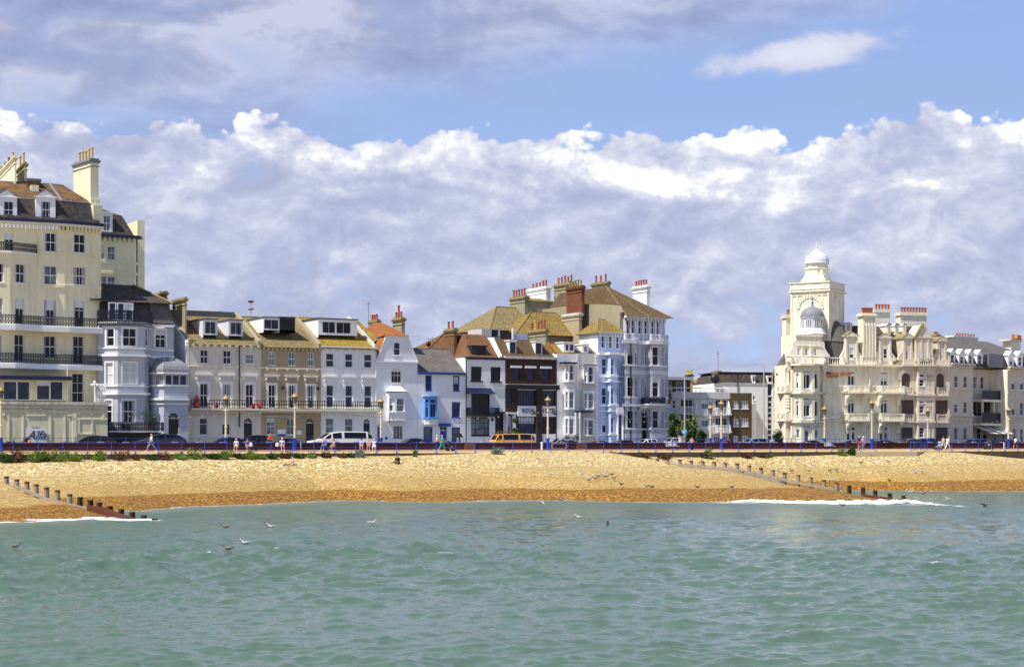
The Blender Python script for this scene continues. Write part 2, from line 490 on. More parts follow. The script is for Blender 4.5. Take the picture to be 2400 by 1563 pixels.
    def gable(s, x0, x1, ve, ye, vr, yr, mat, oh=.3, back=None, name='roof', hipl=0, hipr=0, endmat=None):
        """pitched roof with its ridge along the street; x0,x1 measured at the eave"""
        fr = s.fr; u0, u1 = s.u(x0, ve), s.u(x1, ve)
        ze = s.z(ye, x0, ve) if not isinstance(ye, tuple) else ye[0]
        zr = fr.Z(yr, s.proj(u0, vr), vr) if not isinstance(yr, tuple) else yr[0]
        vb = back if back is not None else 2 * vr - ve
        sl = (zr - ze) / (vr - ve)
        mb = MB(); e0 = (ve - oh, ze - oh * sl)
        a, b, c, d = u0, u1, u0 + hipl, u1 - hipr
        F = [fr.W(a, *e0), fr.W(b, *e0), fr.W(d, vr, zr), fr.W(c, vr, zr)]
        G = [fr.W(b, vb, ze), fr.W(a, vb, ze), fr.W(c, vr, zr), fr.W(d, vr, zr)]
        mb.poly(F); mb.poly(G)
        mb.poly([fr.W(a, vb, ze), F[0], F[3]]); mb.poly([F[1], fr.W(b, vb, ze), F[2]])
        t = .08
        mb.poly([fr.W(a, e0[0], e0[1] - t), fr.W(b, e0[0], e0[1] - t), F[1], F[0]])
        mb.poly([fr.W(a, vb, ze - t), fr.W(b, vb, ze - t), fr.W(b, e0[0], e0[1] - t), fr.W(a, e0[0], e0[1] - t)])
        ro = s.part(mb, name, mat)
        rd = MB(); rd.tube([fr.W(c, vr, zr), fr.W(d, vr, zr)], .09, 6)
        if hipl: rd.tube([fr.W(a, *e0), fr.W(c, vr, zr + .02)], .09, 6)
        if hipr: rd.tube([fr.W(b, *e0), fr.W(d, vr, zr + .02)], .09, 6)
        s.part(rd, 'ridge_tiles', mat, ro)
        s.sl = (ve, ze, sl, u0, u1, vr, zr)
        return ro
    def proj(s, u, v):
        p = s.fr.w(u, v); return 1200 + FPX * p.x / p.y
    def roofz(s, v): return s.sl[1] + (v - s.sl[0]) * s.sl[2]
    def party(s, px, mat='conc', w=.35, up=.35, cap=None):
        """sloping party wall showing above the roof at eave position px"""
        ve, ze, sl, u0, u1, vr, zr = s.sl; u = s.u(px, ve); mb = MB()
        prof = [(ve - .25, ze - .5), (ve - .25, ze + .25 + up * .4), (ve + .2, ze + up + sl * .2), (vr, zr + up), (2 * vr - ve, ze + up), (2 * vr - ve, ze - .5)]
        mb.pu(s.fr, prof, u - w / 2, u + w / 2); return s.part(mb, 'party_wall', mat)
    def chimney(s, xa, xb, xc, yt, yb, vf, mat, n=4, ph=17, pot='pot', cap='moss', capm=None, hs=None, zb=None, inpots=None):
        fr = s.fr; u0, u1 = fr.U(xb, vf), fr.U(xc, vf); D = fr.V(xa, u0) - vf
        zt = fr.Z(yt, xb, vf); z0 = fr.Z(yb, xb, vf) if zb is None else zb
        mb = MB(); mb.box(fr, u0, u1, vf, vf + D, z0, zt - .25); o = s.part(mb, 'chimney', mat)
        c = MB(); c.box(fr, u0 - .08, u1 + .08, vf - .08, vf + D + .08, zt - .75, zt - .66)
        c.box(fr, u0 - .12, u1 + .12, vf - .12, vf + D + .12, zt - .3, zt - .14)
        c.box(fr, u0 - .2, u1 + .2, vf - .2, vf + D + .2, zt - .139, zt)
        c.box(fr, u0 - .05, u1 + .05, vf - .05, vf + D + .05, zt + .001, zt + .22); s.part(c, 'chimney_cap', capm or mat if not cap else cap, o)
        sc = FPX / fr.w(u0, vf).y
        for i in range(n):
            vv = vf + .2 + (D - .4) * (i + .5) / n; hh = ph / sc * random.uniform(.85, 1.1) if hs is None else hs[i] / sc
            p = fr.w((u0 + u1) / 2, vv); q = MB(); z = zt + .2
            r = min(.17, D / n * .42)
            q.lathe(p.x, p.y, [(r, z), (r * .95, z + hh * .1), (r * .8, z + hh * .2), (r * .72, z + hh * .8), (r, z + hh * .86), (r * .95, z + hh * .97), (r * .7, z + hh), (r * .6, z + hh)], 10)
            s.part(q, 'chimney_pot', random.choice(pot) if isinstance(pot, (list, tuple)) else pot, o)
        return o
    def dormer(s, x0, x1, y0, y1, v, wins, roof='lead', wall='trim', flat=True, cols=2, rows=1, g='b', frame='trim', peak=0, cheek=None, cur=0, over=.12):
        """dormer whose front stands at v, running back into the roof"""
        fr = s.fr; u0, u1 = fr.U(x0, v), fr.U(x1, v); zb, zt = fr.Z(y1, x0, v), fr.Z(y0, x0, v)
        holes = []; mb = MB(); f2 = Fr(fr.w(0, v), fr.ang)
        for (a, b, c, d) in wins: holes.append((f2.U(a), f2.U(b), f2.Z(d, x0), f2.Z(c, x0)))
        wall_face(mb, f2, u0, u1, zb, zt, holes, .1)
        # depth until the roof reaches the dormer top
        sl = s.sl[2]; vt = min(s.sl[5], s.sl[0] + (zt - s.sl[1]) / sl) + .1 if sl > 0 else v + 2
        vt = max(vt, v + .6); vbm = v
        for u in (u0, u1):
            mb.poly([fr.W(u, v, zb - .3), fr.W(u, vt, zb - .3), fr.W(u, vt, zt), fr.W(u, v, zt)])
        o = s.part(mb, 'dormer', cheek or wall)
        r = MB()
        if flat: r.box(fr, u0 - over, u1 + over, v - .2, vt, zt, zt + .12)
        else:
            m = (u0 + u1) / 2; h = peak
            r.poly([fr.W(u0 - over, v - .18, zt - .03), fr.W(m, v - .18, zt + h), fr.W(m, vt, zt + h), fr.W(u0 - over, vt, zt - .03)])
            r.poly([fr.W(m, v - .18, zt + h), fr.W(u1 + over, v - .18, zt - .03), fr.W(u1 + over, vt, zt - .03), fr.W(m, vt, zt + h)])
            r.mi = 1
            r.poly([fr.W(u0, v - .1, zt - .02), fr.W(u1, v - .1, zt - .02), fr.W(m, v - .1, zt + h - .05)])
            r.box(fr, u0 - over, u1 + over, v - .16, v - .001, zt - .14, zt - .031)
        s.part(r, 'dormer_roof', [roof, wall] if not flat else roof, o)
        for h in holes:
            window(s.root, f2, *h[:4], v=.08, cols=cols, rows=rows, frame=frame, g=g, sill=False, fw=.05, curtain=cur)
        return o
# ------------------------------------------------------------------ ornaments
def C(y0, y1, w, cs, **k): return dict(y0=y0, y1=y1, x=[(c - w / 2, c + w / 2) for c in cs], **k)
def X(y0, y1, xs, **k): return dict(y0=y0, y1=y1, x=xs, **k)

def rail_mesh(pts, z0, z1, style='lattice', step=.28):
    """ironwork or stone balustrade along a polyline of ground points"""
    mb = MB(); P = [Vector((p[0], p[1])) for p in pts]
    for a, b in zip(P, P[1:]):
        L = (b - a).length
        if L < .15: continue
        f = Fr(a, math.atan2((b - a).y, (b - a).x))
        if style == 'stone':
            mb.box(f, 0, L, -.1, .1, z1 - .14, z1); mb.box(f, 0, L, -.1, .1, z0, z0 + .12)
            n = max(1, int(L / .32)); 
            for i in range(n):
                q = f.w(L * (i + .5) / n, 0)
                mb.lathe(q.x, q.y, [(.05, z0 + .12), (.09, z0 + .3), (.045, z0 + .5), (.05, z1 - .2), (.07, z1 - .14)], 6)
            for e in (0.12, L - .12): mb.box(f, e - .14, e + .14, -.14, .14, z0, z1 + .04)
            continue
        mb.box(f, 0, L, -.03, .03, z1 - .07, z1); mb.box(f, 0, L, -.02, .02, z0 + .05, z0 + .09)
        n = max(1, int(L / step)); st = L / n
        for i in range(n + 1): mb.box(f, st * i - .03, st * i + .03, -.02, .02, z0, z1)
        if style == 'lattice':
            for i in range(n):
                m = 2; hh = (z1 - z0 - .14) / m
                for j in range(m):
                    zz = z0 + .09 + hh * j
                    mb.tube([f.W(st * i, 0, zz), f.W(st * (i + 1), 0, zz + hh)], .035, 4)
                    mb.tube([f.W(st * i, 0, zz + hh), f.W(st * (i + 1), 0, zz)], .035, 4)
        elif style == 'belly':
            for i in range(n):
                c = f.w(st * (i + .5), 0)
                for k in range(8):
                    a0, a1 = math.pi * k / 4, math.pi * (k + 1) / 4; r = st * .36; zc = (z0 + z1) / 2
                    mb.tube([f.W(st * (i + .5) + r * math.cos(a0), 0, zc + r * math.sin(a0)), f.W(st * (i + .5) + r * math.cos(a1), 0, zc + r * math.sin(a1))], .034, 4)
            mb.box(f, 0, L, -.02, .02, z1 - .2, z1 - .17)
        elif style == 'dense':
            for i in range(n):
                mb.box(f, st * i + st * .25, st * i + st * .75, -.015, .015, z0 + .15, z1 - .15 + .08 * math.sin(i * 2.1))
    return mb

def balcony(b, line, z0, out, h, mat='iron', style='lattice', slab='trim', th=.12, step=.28, fascia=None, inset=.06, ends=True):
    mb = MB(); q = mb.band(line, z0 - th, z0, out)
    o = b.part(mb, 'balcony', slab)
    t = MB(); q2 = MB().band(line, 0, 1, out - inset)
    L = ([line[0]] if ends else []) + list(q2) + ([line[-1]] if ends else [])
    r = rail_mesh(L, z0 + .001, z0 + h, style, step); b.part(r, 'railing', mat, o)
    if fascia:
        fz0, fz1, fm = fascia; m2 = MB(); qq = m2.band(line, fz0, fz1, out + .18)
        # scalloped edge
        for a, c in zip(qq, qq[1:]):
            L = (c - a).length; f = Fr(a, math.atan2((c - a).y, (c - a).x)); n = max(1, int(L / .3))
            for i in range(n):
                u0, u1 = L * i / n, L * (i + 1) / n
                m2.poly([f.W(u0, -.002, fz0), f.W((u0 * .7 + u1 * .3), -.002, fz0 - .11), f.W((u0 * .3 + u1 * .7), -.002, fz0 - .11), f.W(u1, -.002, fz0)])
        b.part(m2, 'valance', fm, o)
    return o

def lettering(txt, f, u, v, z, size, mat, parent, name='lettering', shear=0, ext=.02, bold=0, sx=1):
    cu = bpy.data.curves.new(name, 'FONT'); cu.body = txt; cu.size = size; cu.extrude = ext; cu.shear = shear; cu.offset = bold
    cu.align_x = 'CENTER'; cu.align_y = 'CENTER'
    tmp = bpy.data.objects.new('tmp', cu); me = bpy.data.meshes.new_from_object(tmp); bpy.data.objects.remove(tmp)
    R = Matrix(((f.d.x, 0, -f.n.x * -1, 0), (f.d.y, 0, f.n.y, 0), (0, 1, 0, 0), (0, 0, 0, 1)))
    # local x -> along, local y -> up, local z -> toward the sea
    R = Matrix(((f.d.x, 0, -f.n.x, 0), (f.d.y, 0, -f.n.y, 0), (0, 1, 0, 0), (0, 0, 0, 1)))
    p = f.w(u, v); org = ORG[parent.name]
    me.transform(Matrix.Translation((p.x - org.x, p.y - org.y, z - org.z)) @ R @ Matrix.Scale(sx, 4, (1, 0, 0)))
    me.materials.clear(); me.materials.append(M[mat])
    o = bpy.data.objects.new(name, me); COL.objects.link(o); o.parent = parent; ORG[o.name] = org
    return o

def mansard(b, x0, x1, y0, y1, v0, v1, mat, hl=.5, hr=.5, name='mansard_roof', back=8, topmat='felt'):
    """steep slope from (v0,y0) up to (v1,y1), hipped at both ends, flat-topped"""
    fr = b.fr; u0, u1 = b.u(x0, v0), b.u(x1, v0); z0, z1 = b.z(y0, x0, v0), b.z(y1, x0, v0)
    lo = [(u0, v0), (u1, v0), (u1, back), (u0, back)]; hi = [(u0 + hl, v1), (u1 - hr, v1), (u1 - hr, back), (u0 + hl, back)]
    mb = MB()
    for i in range(4):
        j = (i + 1) % 4
        mb.poly([fr.W(*lo[i], z0), fr.W(*lo[j], z0), fr.W(*hi[j], z1), fr.W(*hi[i], z1)])
    mb.mi = 1; mb.poly([fr.W(*p, z1) for p in hi])
    o = b.part(mb, name, [mat, topmat])
    b.sl = (v0, z0, (z1 - z0) / max(.05, v1 - v0), u0, u1, v1, z1)
    return o

# ================================================================== 1  cream hotel on the left
J = ROW.P(152)
FL = Fr(J, math.radians(24)); FRt = Fr(J, math.radians(38))
b = B('hotel', 'tall cream hotel with black lattice balconies and orange-lichened mansard roof at far left', 'hotel', ROW, -90, 236)
xl, xr_ = -110, 237
class DualFr(Fr):
    """front that bends at its corner; u<0 on the left face, u>0 on the right one"""
    def __init__(s, o, a, c): Fr.__init__(s, o, (a + c) / 2); s.L = Fr(o, a); s.R = Fr(o, c)
pL = FL.P(-110); pR = FRt.P(237)
def hpt(px, v=0):
    f = FL if px <= 152 else FRt
    return f.P(px, v)
def hz(py, px): return (FL if px <= 152 else FRt).Z(py, px)
def hotel_wall(px0, px1, f, v, yt, yb, wins, depth, name='wall', ztop=None, mat='cream', doors=()):
    bb = B.__new__(B); bb.fr = f; bb.root = b.root; bb.xr = px0; bb.zb = .35
    return bb
ztop = hz(540, 152)
bL = B.__new__(B); bL.fr = FL; bL.root = b.root; bL.xr = 118; bL.zb = .35
bR = B.__new__(B); bR.fr = FRt; bR.root = b.root; bR.xr = 186; bR.zb = .35
D4 = dict(cols=2, rows=2, curtain=.7, bar=.06)
winsL = [X(546, 590, [(104, 133.6)], g='d', **D4), X(623.5, 667, [(103, 133.6)], g='g', **D4), X(702, 765, [(102, 133)], g='d', cols=2, rows=3, curtain=.7),
         X(787, 838, [(101, 133)], g='d', **D4), X(545, 590, [(9.5, 32)], g='d', **D4), X(545, 590, [(-50, -30)], g='d', **D4),
         X(617, 662, [(-12, 9)], **D4)]
winsR = [X(549.5, 592.5, [(173, 200.5)], g='d', **D4), X(626, 667.7, [(172, 201.5)], g='d', **D4), X(703, 767, [(173, 200)], g='d', cols=2, rows=2, split=.62, curtain=.5),
         X(788, 853, [(170, 198)], g='d', cols=2, rows=2, split=.62, curtain=.5), X(875, 943, [(169, 196)], g='d', cols=2, rows=3)]
bL.body([(-110, 0), (152, 0)], 11, (ztop,), winsL, 'cream')
bR.body([(152, 0), (237, 0)], 11, (ztop,), winsR, 'cream')
# canted bay on the left
zb1 = hz(597, 60)
bL.xr = 26
bayp = [(-80, -1.6), (20, -1.6), (84, 0)]
bL.body([(-60, -1.7), (24, -1.7), (86, -.02)], 1, (zb1,), [X(619, 663, [(36, 60)], **D4), X(698, 760, [(35, 58)], cols=2, rows=2, split=.6, curtain=.5), X(784, 847, [(34, 57)], cols=2, rows=2, split=.6, curtain=.5),
        X(617, 662, [(-14, 9)], **D4), X(698, 760, [(-16, 7)], cols=2, rows=2, curtain=.5), X(784, 847, [(-18, 5)], cols=2, rows=2, curtain=.5)], 'cream', name='bay_wall')
bayline = bL.line([(-60, -1.7), (24, -1.7), (86, -.02)])
full = [hpt(-110), hpt(152), hpt(237)]
def hband(y0, y1, out, mat, name='moulding', line=None):
    mb = MB(); mb.band(line or full, hz(y1, 152), hz(y0, 152), out); return mb.build(name, M[mat], b.root)
hband(592, 597, .12, 'cream'); hband(668, 674, .12, 'cream')
mb = MB(); mb.band(full, hz(526, 152) - .25, hz(526, 152), .75); mb.build('cornice', M['trimc'], b.root)
mb = MB(); mb.band(full, hz(526, 152) + .001, hz(519, 152), .85); mb.build('gutter', M['navy'], b.root)
for f, a, c in ((FL, FL.U(-110), 0), (FRt, 0, FRt.U(237))):
    mb = MB(); n = int((c - a) / .42)
    for i in range(n):
        u = a + (i + .5) * (c - a) / n; mb.box(f, u - .1, u + .1, -.4, .0, hz(541, 152), hz(531, 152))
    mb.build('bracket_row', M['cream'], b.root)
# roof: mansard front then shallow lichened slope
zE, zM = hz(519, 152) + .02, hz(468, 152)
mb = MB()
for f, a, c, h0, h1 in ((FL, FL.U(-110), 0, 0, 0), (FRt, 0, FRt.U(237), 0, .95)):
    mb.mi = 0
    k = .0 if f is FL else -.0
    aL = f.W(a, .1, zE); aR = f.W(c, .1, zE)
    bLh = FL.W(a, 1.1, zM) if f is FL else None
    cor = (FL.W(0, 1.1, zM) + FRt.W(0, 1.1, zM)) / 2; cor2 = (FL.W(0, .1, zE) + FRt.W(0, .1, zE)) / 2
    rid = (FL.W(0, 6, 0) + FRt.W(0, 6, 0)) / 2
    if f is FL:
        zR = EYE - (429 - HZ) / FPX * FL.w(-4, 6.5).y
        rid.z = zR
        mb.poly([aL, cor2, cor, f.W(a, 1.1, zM)])
        mb.mi = 1; mb.poly([f.W(a, 1.1, zM), cor, rid, f.W(a, 6.5, zR)])
        mb.poly([f.W(a, 6.5, zR), rid, f.W(0, 12, zM)+Vector((0,0,0)), f.W(a, 12, zM)])
    else:
        mb.poly([cor2, aR, f.W(c - .5, 1.1, zM), cor])
        rid.z = zR; mb.mi = 1; mb.poly([cor, f.W(c - .5, 1.1, zM), f.W(c - 1.9, 6, zR), rid])
        mb.mi = 0; mb.poly([aR, f.W(c, 11, zE), f.W(c - .5, 11, zM), f.W(c - .5, 1.1, zM)])
        mb.mi = 1; mb.poly([f.W(c - .5, 1.1, zM), f.W(c - .5, 11, zM), f.W(c - 1.9, 6, zR)])
        mb.poly([rid, f.W(c - 1.9, 6, zR), f.W(c - .5, 11, zM)])
mb.mi = 0
ro = mb.build('mansard_roof', [M['slate'], M['slateo']], b.root)
mb = MB(); mb.tube([cor, rid], .13, 6); mb.tube([FL.W(FL.U(-110), 6.5, zR), rid, FRt.W(FRt.U(237) - 1.9, 6, zR)], .1, 6); mb.tube([FL.W(FL.U(-110), 1.1, zM), cor, FRt.W(FRt.U(237) - .5, 1.1, zM)], .07, 6)
mb.build('ridge_tiles', M['lead'], ro)
bL.xr = 90; bL.sl = (.1, zE, (zM - zE) / 1.0, FL.U(-110), 0, 1.9, zM + .6)
for (a, c, w0, w1) in ((84, 130, 96, 119), (-8, 40, 8, 32)):
    bL.dormer(a, c, 459, 515, .25, [(w0, w1, 471, 511)], roof='trim', wall='trim', flat=False, peak=.75, cols=2, rows=2, g='d', over=.2, cur=.5)
# chimneys
bR.chimney(172, 212, 231, 375, 560, 1.2, 'cream', n=5, ph=27, pot='pottan', cap='lead')
mb = MB(); mb.box(FRt, FRt.U(212, 1.2) - .05, FRt.U(231, 1.2) + .1, .3, 1.19, zE - .3, hz(478, 200)); mb.box(FRt, FRt.U(212, 1.2) - .04, FRt.U(231, 1.2) + .09, 1.0, 1.4, hz(478, 200) + .001, hz(462, 200)); mb.build('party_wall', M['cream'], b.root)
bL.chimney(-30, 34, 38, 369, 440, 5.5, 'cream', n=7, ph=14, pot=('pot', 'pottan'), cap='cream2')
bL.chimney(40, 57, 63, 384, 440, 6.2, 'cream2', n=2, ph=30, pot='pottan', cap='moss')
mb = MB(); mb.box(FL, FL.U(64, 4.5), FL.U(94, 4.5), 4.5, 7.5, zM + 1.0, hz(414, 90) + .1); mb.build('roof_hatch', M['brickb'], b.root)
mb = MB(); mb.box(FL, FL.U(62, 4.4), FL.U(97, 4.4), 4.3, 7.7, hz(414, 90) + .101, hz(411, 90) + .25); mb.build('hatch_cover', M['felt'], b.root)
mb = MB(); mb.box(FL, FL.U(73, 3.4), FL.U(91, 3.4), 3.4, 4.4, zM + .5, hz(424, 90)); mb.build('vent_stack', M['cream2'], b.root)
# balconies
bal = [hpt(-110), FL.P(-60, -1.7), FL.P(24, -1.7), FL.P(84, 0), hpt(152), FRt.P(231)]
bal = [FL.P(-60, -1.7), FL.P(24, -1.7), FL.P(84, -.3), hpt(152), FRt.P(229)]
for yr, ys, yf in ((745, 766, 779), (832, 855, 866)):
    z0 = hz(ys, 152); balcony(b, bal, z0, 1.3, hz(yr, 152) - z0, fascia=(hz(yf, 152), z0 - .125, 'trim'), step=.3)
bl2 = [FL.P(-60, -1.7), FL.P(24, -1.7), FL.P(84, -.1)]
balcony(b, bl2, zb1 + .15, .25, hz(573, 60) - zb1 - .15, step=.25, th=.25, ends=False)
# ground-floor annex with wide sun-lounge windows
bL.xr = 60
bL.body([(-110, -3.2), (160, -3.2)], -.3, 884, [X(893, 937, [(8, 40), (40.5, 70)], g='b', cols=1, rows=1, sill=False), X(893, 937, [(86, 117), (117.5, 148)], g='b', cols=1, rows=1, sill=False), X(893, 937, [(-40, -8)], g='b', cols=1, rows=1, sill=False)], 'cream2', zb=hz(940, 60), name='sun_lounge_wall')
mb = MB(); mb.box(FL, FL.U(-110, -3.2), FL.U(166, -3.2), -4.0, -.3, FL.Z(890, 60, -3.2), FL.Z(881, 60, -3.2)); mb.build('lounge_roof', M['navy'], b.root)
bL.xr = 100
annex = [(-110, -4.6), (252, -4.6)]
ax = [FL.P(-110, -4.6), FL.P(256, -4.6)]
bL.body(annex, -.31, 948, [X(1000, 1010, [(74.5, 94)], g='d', cols=1, rows=1, frame='trimc', fw=.12)], 'cream2', name='annex_wall')
za = FL.Z(948, 100, -4.6)
mb = MB(); mb.band(ax, za + .001, za + .32, .22, .3); mb.band(ax, za - .5, za - .42, .1); mb.build('parapet', M['grime'], b.root)
mb = MB()
for (a, c, y0, y1) in ((5, 12, 962, 975), (12, 62, 963, 967), (62, 108, 971, 975), (108, 158, 963, 967), (158, 170, 971, 975), (186, 240, 964, 967), (170, 252, 980, 983),
                       (170, 179, 962, 1034), (19, 22, 975, 1034), (52, 56, 975, 1034), (116, 120, 975, 1034), (150, 154, 975, 1034), (240, 243, 965, 985), (184, 187, 983, 1018), (215, 218, 983, 1018), (182, 221, 1015, 1018)):
    mb.box(FL, FL.U(a, -4.6), FL.U(c, -4.6), -4.68, -4.601, FL.Z(y1, 100, -4.6), FL.Z(y0, 100, -4.6))
mb.build('wall_panels', M['cream'], b.root)
# painted sign with the guest house name
sg = MB(); sg.box(FL, FL.U(61, -4.7), FL.U(109, -4.7), -4.74, -4.70, FL.Z(1038, 100, -4.7), FL.Z(1004, 100, -4.7)); sgo = sg.build('sign', M['trim'], b.root)
lettering('Alfa', FL, FL.U(85, -4.75), -4.76, FL.Z(1020, 85, -4.75), 1.3, 'navy', sgo, shear=.4)
mb = MB(); q = FL.W(FL.U(74, -4.75), -4.76, FL.Z(1014, 74, -4.75)); mb.ball(q, .16, 10); mb.build('sun_emblem', M['pottan'], sgo)
lettering('~~~  ~~~~~', FL, FL.U(85, -4.75), -4.76, FL.Z(1009, 85, -4.75), .28, 'skyp', sgo)
# roof terrace cage and ball lamp
mb = MB()
for i in range(7):
    x = 224 + i * 3.7; f = FL
    p0 = f.W(f.U(x, -3.6), -3.6, za + .3); h = FL.Z(905, 230, -3.6) - za
    mb.tube([p0, p0 + Vector((0, 0, h * .7)), p0 + Vector((.1, .3, h * .92)), p0 + Vector((.3, .9, h))], .045, 5)
for t in (.25, .5, .75):
    mb.tube([FL.W(FL.U(224, -3.6), -3.6, za + .3 + t * 1.6), FL.W(FL.U(246, -3.6), -3.6, za + .3 + t * 1.6)], .03, 5)
mb.tube([FL.W(FL.U(222, -3.9), -3.9, za + .3), FL.W(FL.U(222, -3.9), -3.9, za + 2.2)], .08, 8)
for k in range(4):
    a = k * math.pi / 2; q = FL.W(FL.U(222, -3.9), -3.9, za + 2.2); mb.ball(q + Vector((.3 * math.cos(a), .3 * math.sin(a), .05)), .17, 8)
mb.ball(FL.W(FL.U(222, -3.9), -3.9, za + 2.55), .17, 8)
mb.build('terrace_cage', M['trim'], b.root)
mb = MB(); mb.tube([FL.W(FL.U(158, -3.3), -3.32, za + .2), FL.W(FL.U(158, -3.3), -3.32, hz(868, 152))], .06, 6); mb.build('downpipe', M['trimc'], b.root)

# ================================================================== 2  second cream block behind
F2 = Fr(RAIL.w(0, 40), A)
b = B('hotel_block', 'upper floors of a cream block rising behind the grey house, with pilastered end wall', 'building', F2, 225, 338)
b.xr = 240
b.body([(215, 0), (317, 0), (321, .6), (321, 3)], 12, 551, [X(576, 608, [(232, 245), (252, 270)], g='g', cols=2, rows=2), X(647, 675, [(232, 250), (252, 270)], g='g', cols=2, rows=2)], 'cream')
b.body([(322, 2.2), (339, 2.2)], 12, 511, [], 'cream', name='end_pilaster')
b.band([(215, 0), (317, 0), (321, .6)], 549, 556, .7, 'navy', 'gutter'); b.dentils(215, 317, 0, 556, 565, .55, .6, 'cream')
b.band([(215, 0), (317, 0), (321, .6), (321, 2.1)], 611, 616, .12, 'cream'); b.band([(215, 0), (317, 0), (321, .6), (321, 2.1)], 636, 641, .14, 'cream')
mansard(b, 215, 316, 549, 500, .1, 1.3, 'slate', 0, 1.2)
b.sl = (.1, b.z(549), 3, 0, 0, 1.3, b.z(500))
mb = MB(); z1 = b.z(500); u0, u1 = b.u(215, .1), b.u(316, .1)
mb.poly([F2.W(u0, 1.3, z1 + .01), F2.W(u1 - 1.2, 1.3, z1 + .01), F2.W(u1 - 4.6, 4, z1 + 1.5), F2.W(u0, 4, z1 + 1.5)]); mb.poly([F2.W(u1 - 1.2, 1.3, z1 + .01), F2.W(u1 - 1.2, 8, z1 + .01), F2.W(u1 - 4.6, 4, z1 + 1.5)])
b.part(mb, 'upper_roof', 'slateo')
b.dormer(239, 264, 499, 543, .3, [(242, 258, 505, 541)], roof='trim', g='g', cols=2, rows=2)
mb = MB(); mb.tube([F2.W(b.u(320.5, .5), .4, b.z(552)), F2.W(b.u(320.5, .5), .4, b.z(700))], .07, 6); b.part(mb, 'downpipe', 'black')

# ================================================================== 3  grey-blue bay house with dome
b = B('bay_house', 'grey-blue bow-fronted house with black roof balcony and domed glazed turret beside the cream hotel', 'house', ROW, 236, 441)
b.xr = 290
S = dict(surround=.16, bar=.06)
base = [(228, 0), (252, -1.3), (276, -2.0), (343, -2.0), (352, 0), (406, 0)]
zt = b.z(763, v=-2)
b.body([(231, -.3), (276, -2.0), (338, -2.0), (352, -.02)], 3, (zt,), [
    X(770, 811, [(288, 319)], g='d', cols=2, rows=2, **S), X(770, 811, [(250, 267)], g='d', cols=1, rows=2, **S), X(770, 811, [(341, 348)], g='g', cols=1, rows=2),
    X(850, 899, [(288, 320)], g='w', cols=2, rows=2, **S), X(850, 903, [(248, 264.5)], g='w', cols=1, rows=2, **S), X(850, 899, [(341, 348)], g='w', cols=1, rows=2),
    X(938, 990, [(286, 316)], g='d', cols=2, rows=2, curtain=.6, **S), X(938, 990, [(246, 262)], g='d', cols=1, rows=2, **S), X(938, 990, [(341, 348)], g='g', cols=1, rows=2)], 'greywall', name='bay_wall')
b.body([(352, 0), (407, 0)], 10, (zt,), [X(773, 815, [(364, 388)], g='d', cols=2, rows=2, **S)], 'greywall')
bl = [(231, -.3), (276, -2.0), (338, -2.0), (352, 0)]
for y0, y1, o in ((816, 819, .15), (831, 837, .28), (904, 907, .15), (920, 926, .28), (757, 763, .3)):
    b.band(bl, y0, y1, o, 'trim'); b.band([(352.5, 0), (407, 0)], y0 + 1, y1 + 1, o, 'trim')
balcony(b, b.line(bl), zt + .25, .35, b.z(727, v=-2) - zt - .25, step=.24, slab='black', ends=True)
# black mansard with french windows, then slate on the right, hipped roof above
mansard(b, 234, 352, 757, 708, .1, .5, 'slate', .1, .1, name='black_mansard')
mb = MB(); zz0, zz1 = b.z(754), b.z(708); mb.box(ROW, b.u(250), b.u(315), -.25, .6, zz0, zz1); b.part(mb, 'balcony_room', 'black')
f2 = Fr(ROW.w(0, -.27), A)
for a, c in ((254, 272), (274, 292), (294, 312)): window(b.root, f2, f2.U(a), f2.U(c), b.z(753), b.z(710), v=.0, cols=1, rows=1, g='b', sill=False, fw=.12)
mansard(b, 353, 406, 757, 708, .1, .7, 'slateg', .0, .3, name='slate_mansard')
zt2 = b.z(707)
u0, u1 = b.u(234), b.u(406)
mb = MB(); zr = zt2 + 2.4
mb.poly([ROW.W(u0 - 1, .0, zt2), ROW.W(u1, .0, zt2), ROW.W(u1 - 3.2, 5.2, zr), ROW.W(u0 - 1, 5.2, zr)]); mb.poly([ROW.W(u1, .0, zt2), ROW.W(u1, 10, zt2), ROW.W(u1 - 3.2, 5.2, zr)])
mb.poly([ROW.W(u0 - 1, 5.2, zr), ROW.W(u1 - 3.2, 5.2, zr), ROW.W(u1, 10, zt2), ROW.W(u0 - 1, 10, zt2)]); mb.poly([ROW.W(u0-1,0,zt2), ROW.W(u0-1,5.2,zr), ROW.W(u0-1,10,zt2)])
r = b.part(mb, 'hipped_roof', 'slate')
mb = MB(); mb.tube([ROW.W(u1, .0, zt2 + .05), ROW.W(u1 - 3.2, 5.2, zr + .05)], .11, 6); b.part(mb, 'ridge_tiles', 'moss', r)
b.chimney(361, 386, 392, 686, 720, 6, 'moss', n=1, ph=3, cap='moss')
# turret with dome
tp = [(352, -.1), (362, -1.5), (384, -2.3), (441, -2.3)]
b.xr = 400
D3 = dict(cols=1, rows=1, sill=False, g='b', fw=.06)
b.body(tp, 2.5, 871 + 4, [X(878, 902, [(388, 404), (405, 421), (422, 438)], **D3), X(878, 902, [(364.5, 368), (369, 372.5), (373.5, 377), (378, 381.5)], cols=1, rows=1, sill=False, g='d', fw=.04)], 'greywall', name='turret_wall', doors=[X(968, 1040, [(395, 419)], arch=True, col='black')])
for y0, y1, o in ((875, 878, .35), (903, 907, .2), (934, 939, .35), (946, 949, .15)): b.band(tp, y0, y1, o, 'trim')
zb_, zt_ = b.z(875, v=-1.2), b.z(837, v=-1.2)
ring = b.line([(349, .2), (359, -1.75), (383, -2.6), (444, -2.6), (446, 2.4), (352, 2.4)])
cx = sum((p.x for p in ring)) / 6; cy = sum((p.y for p in ring)) / 6
pts = []
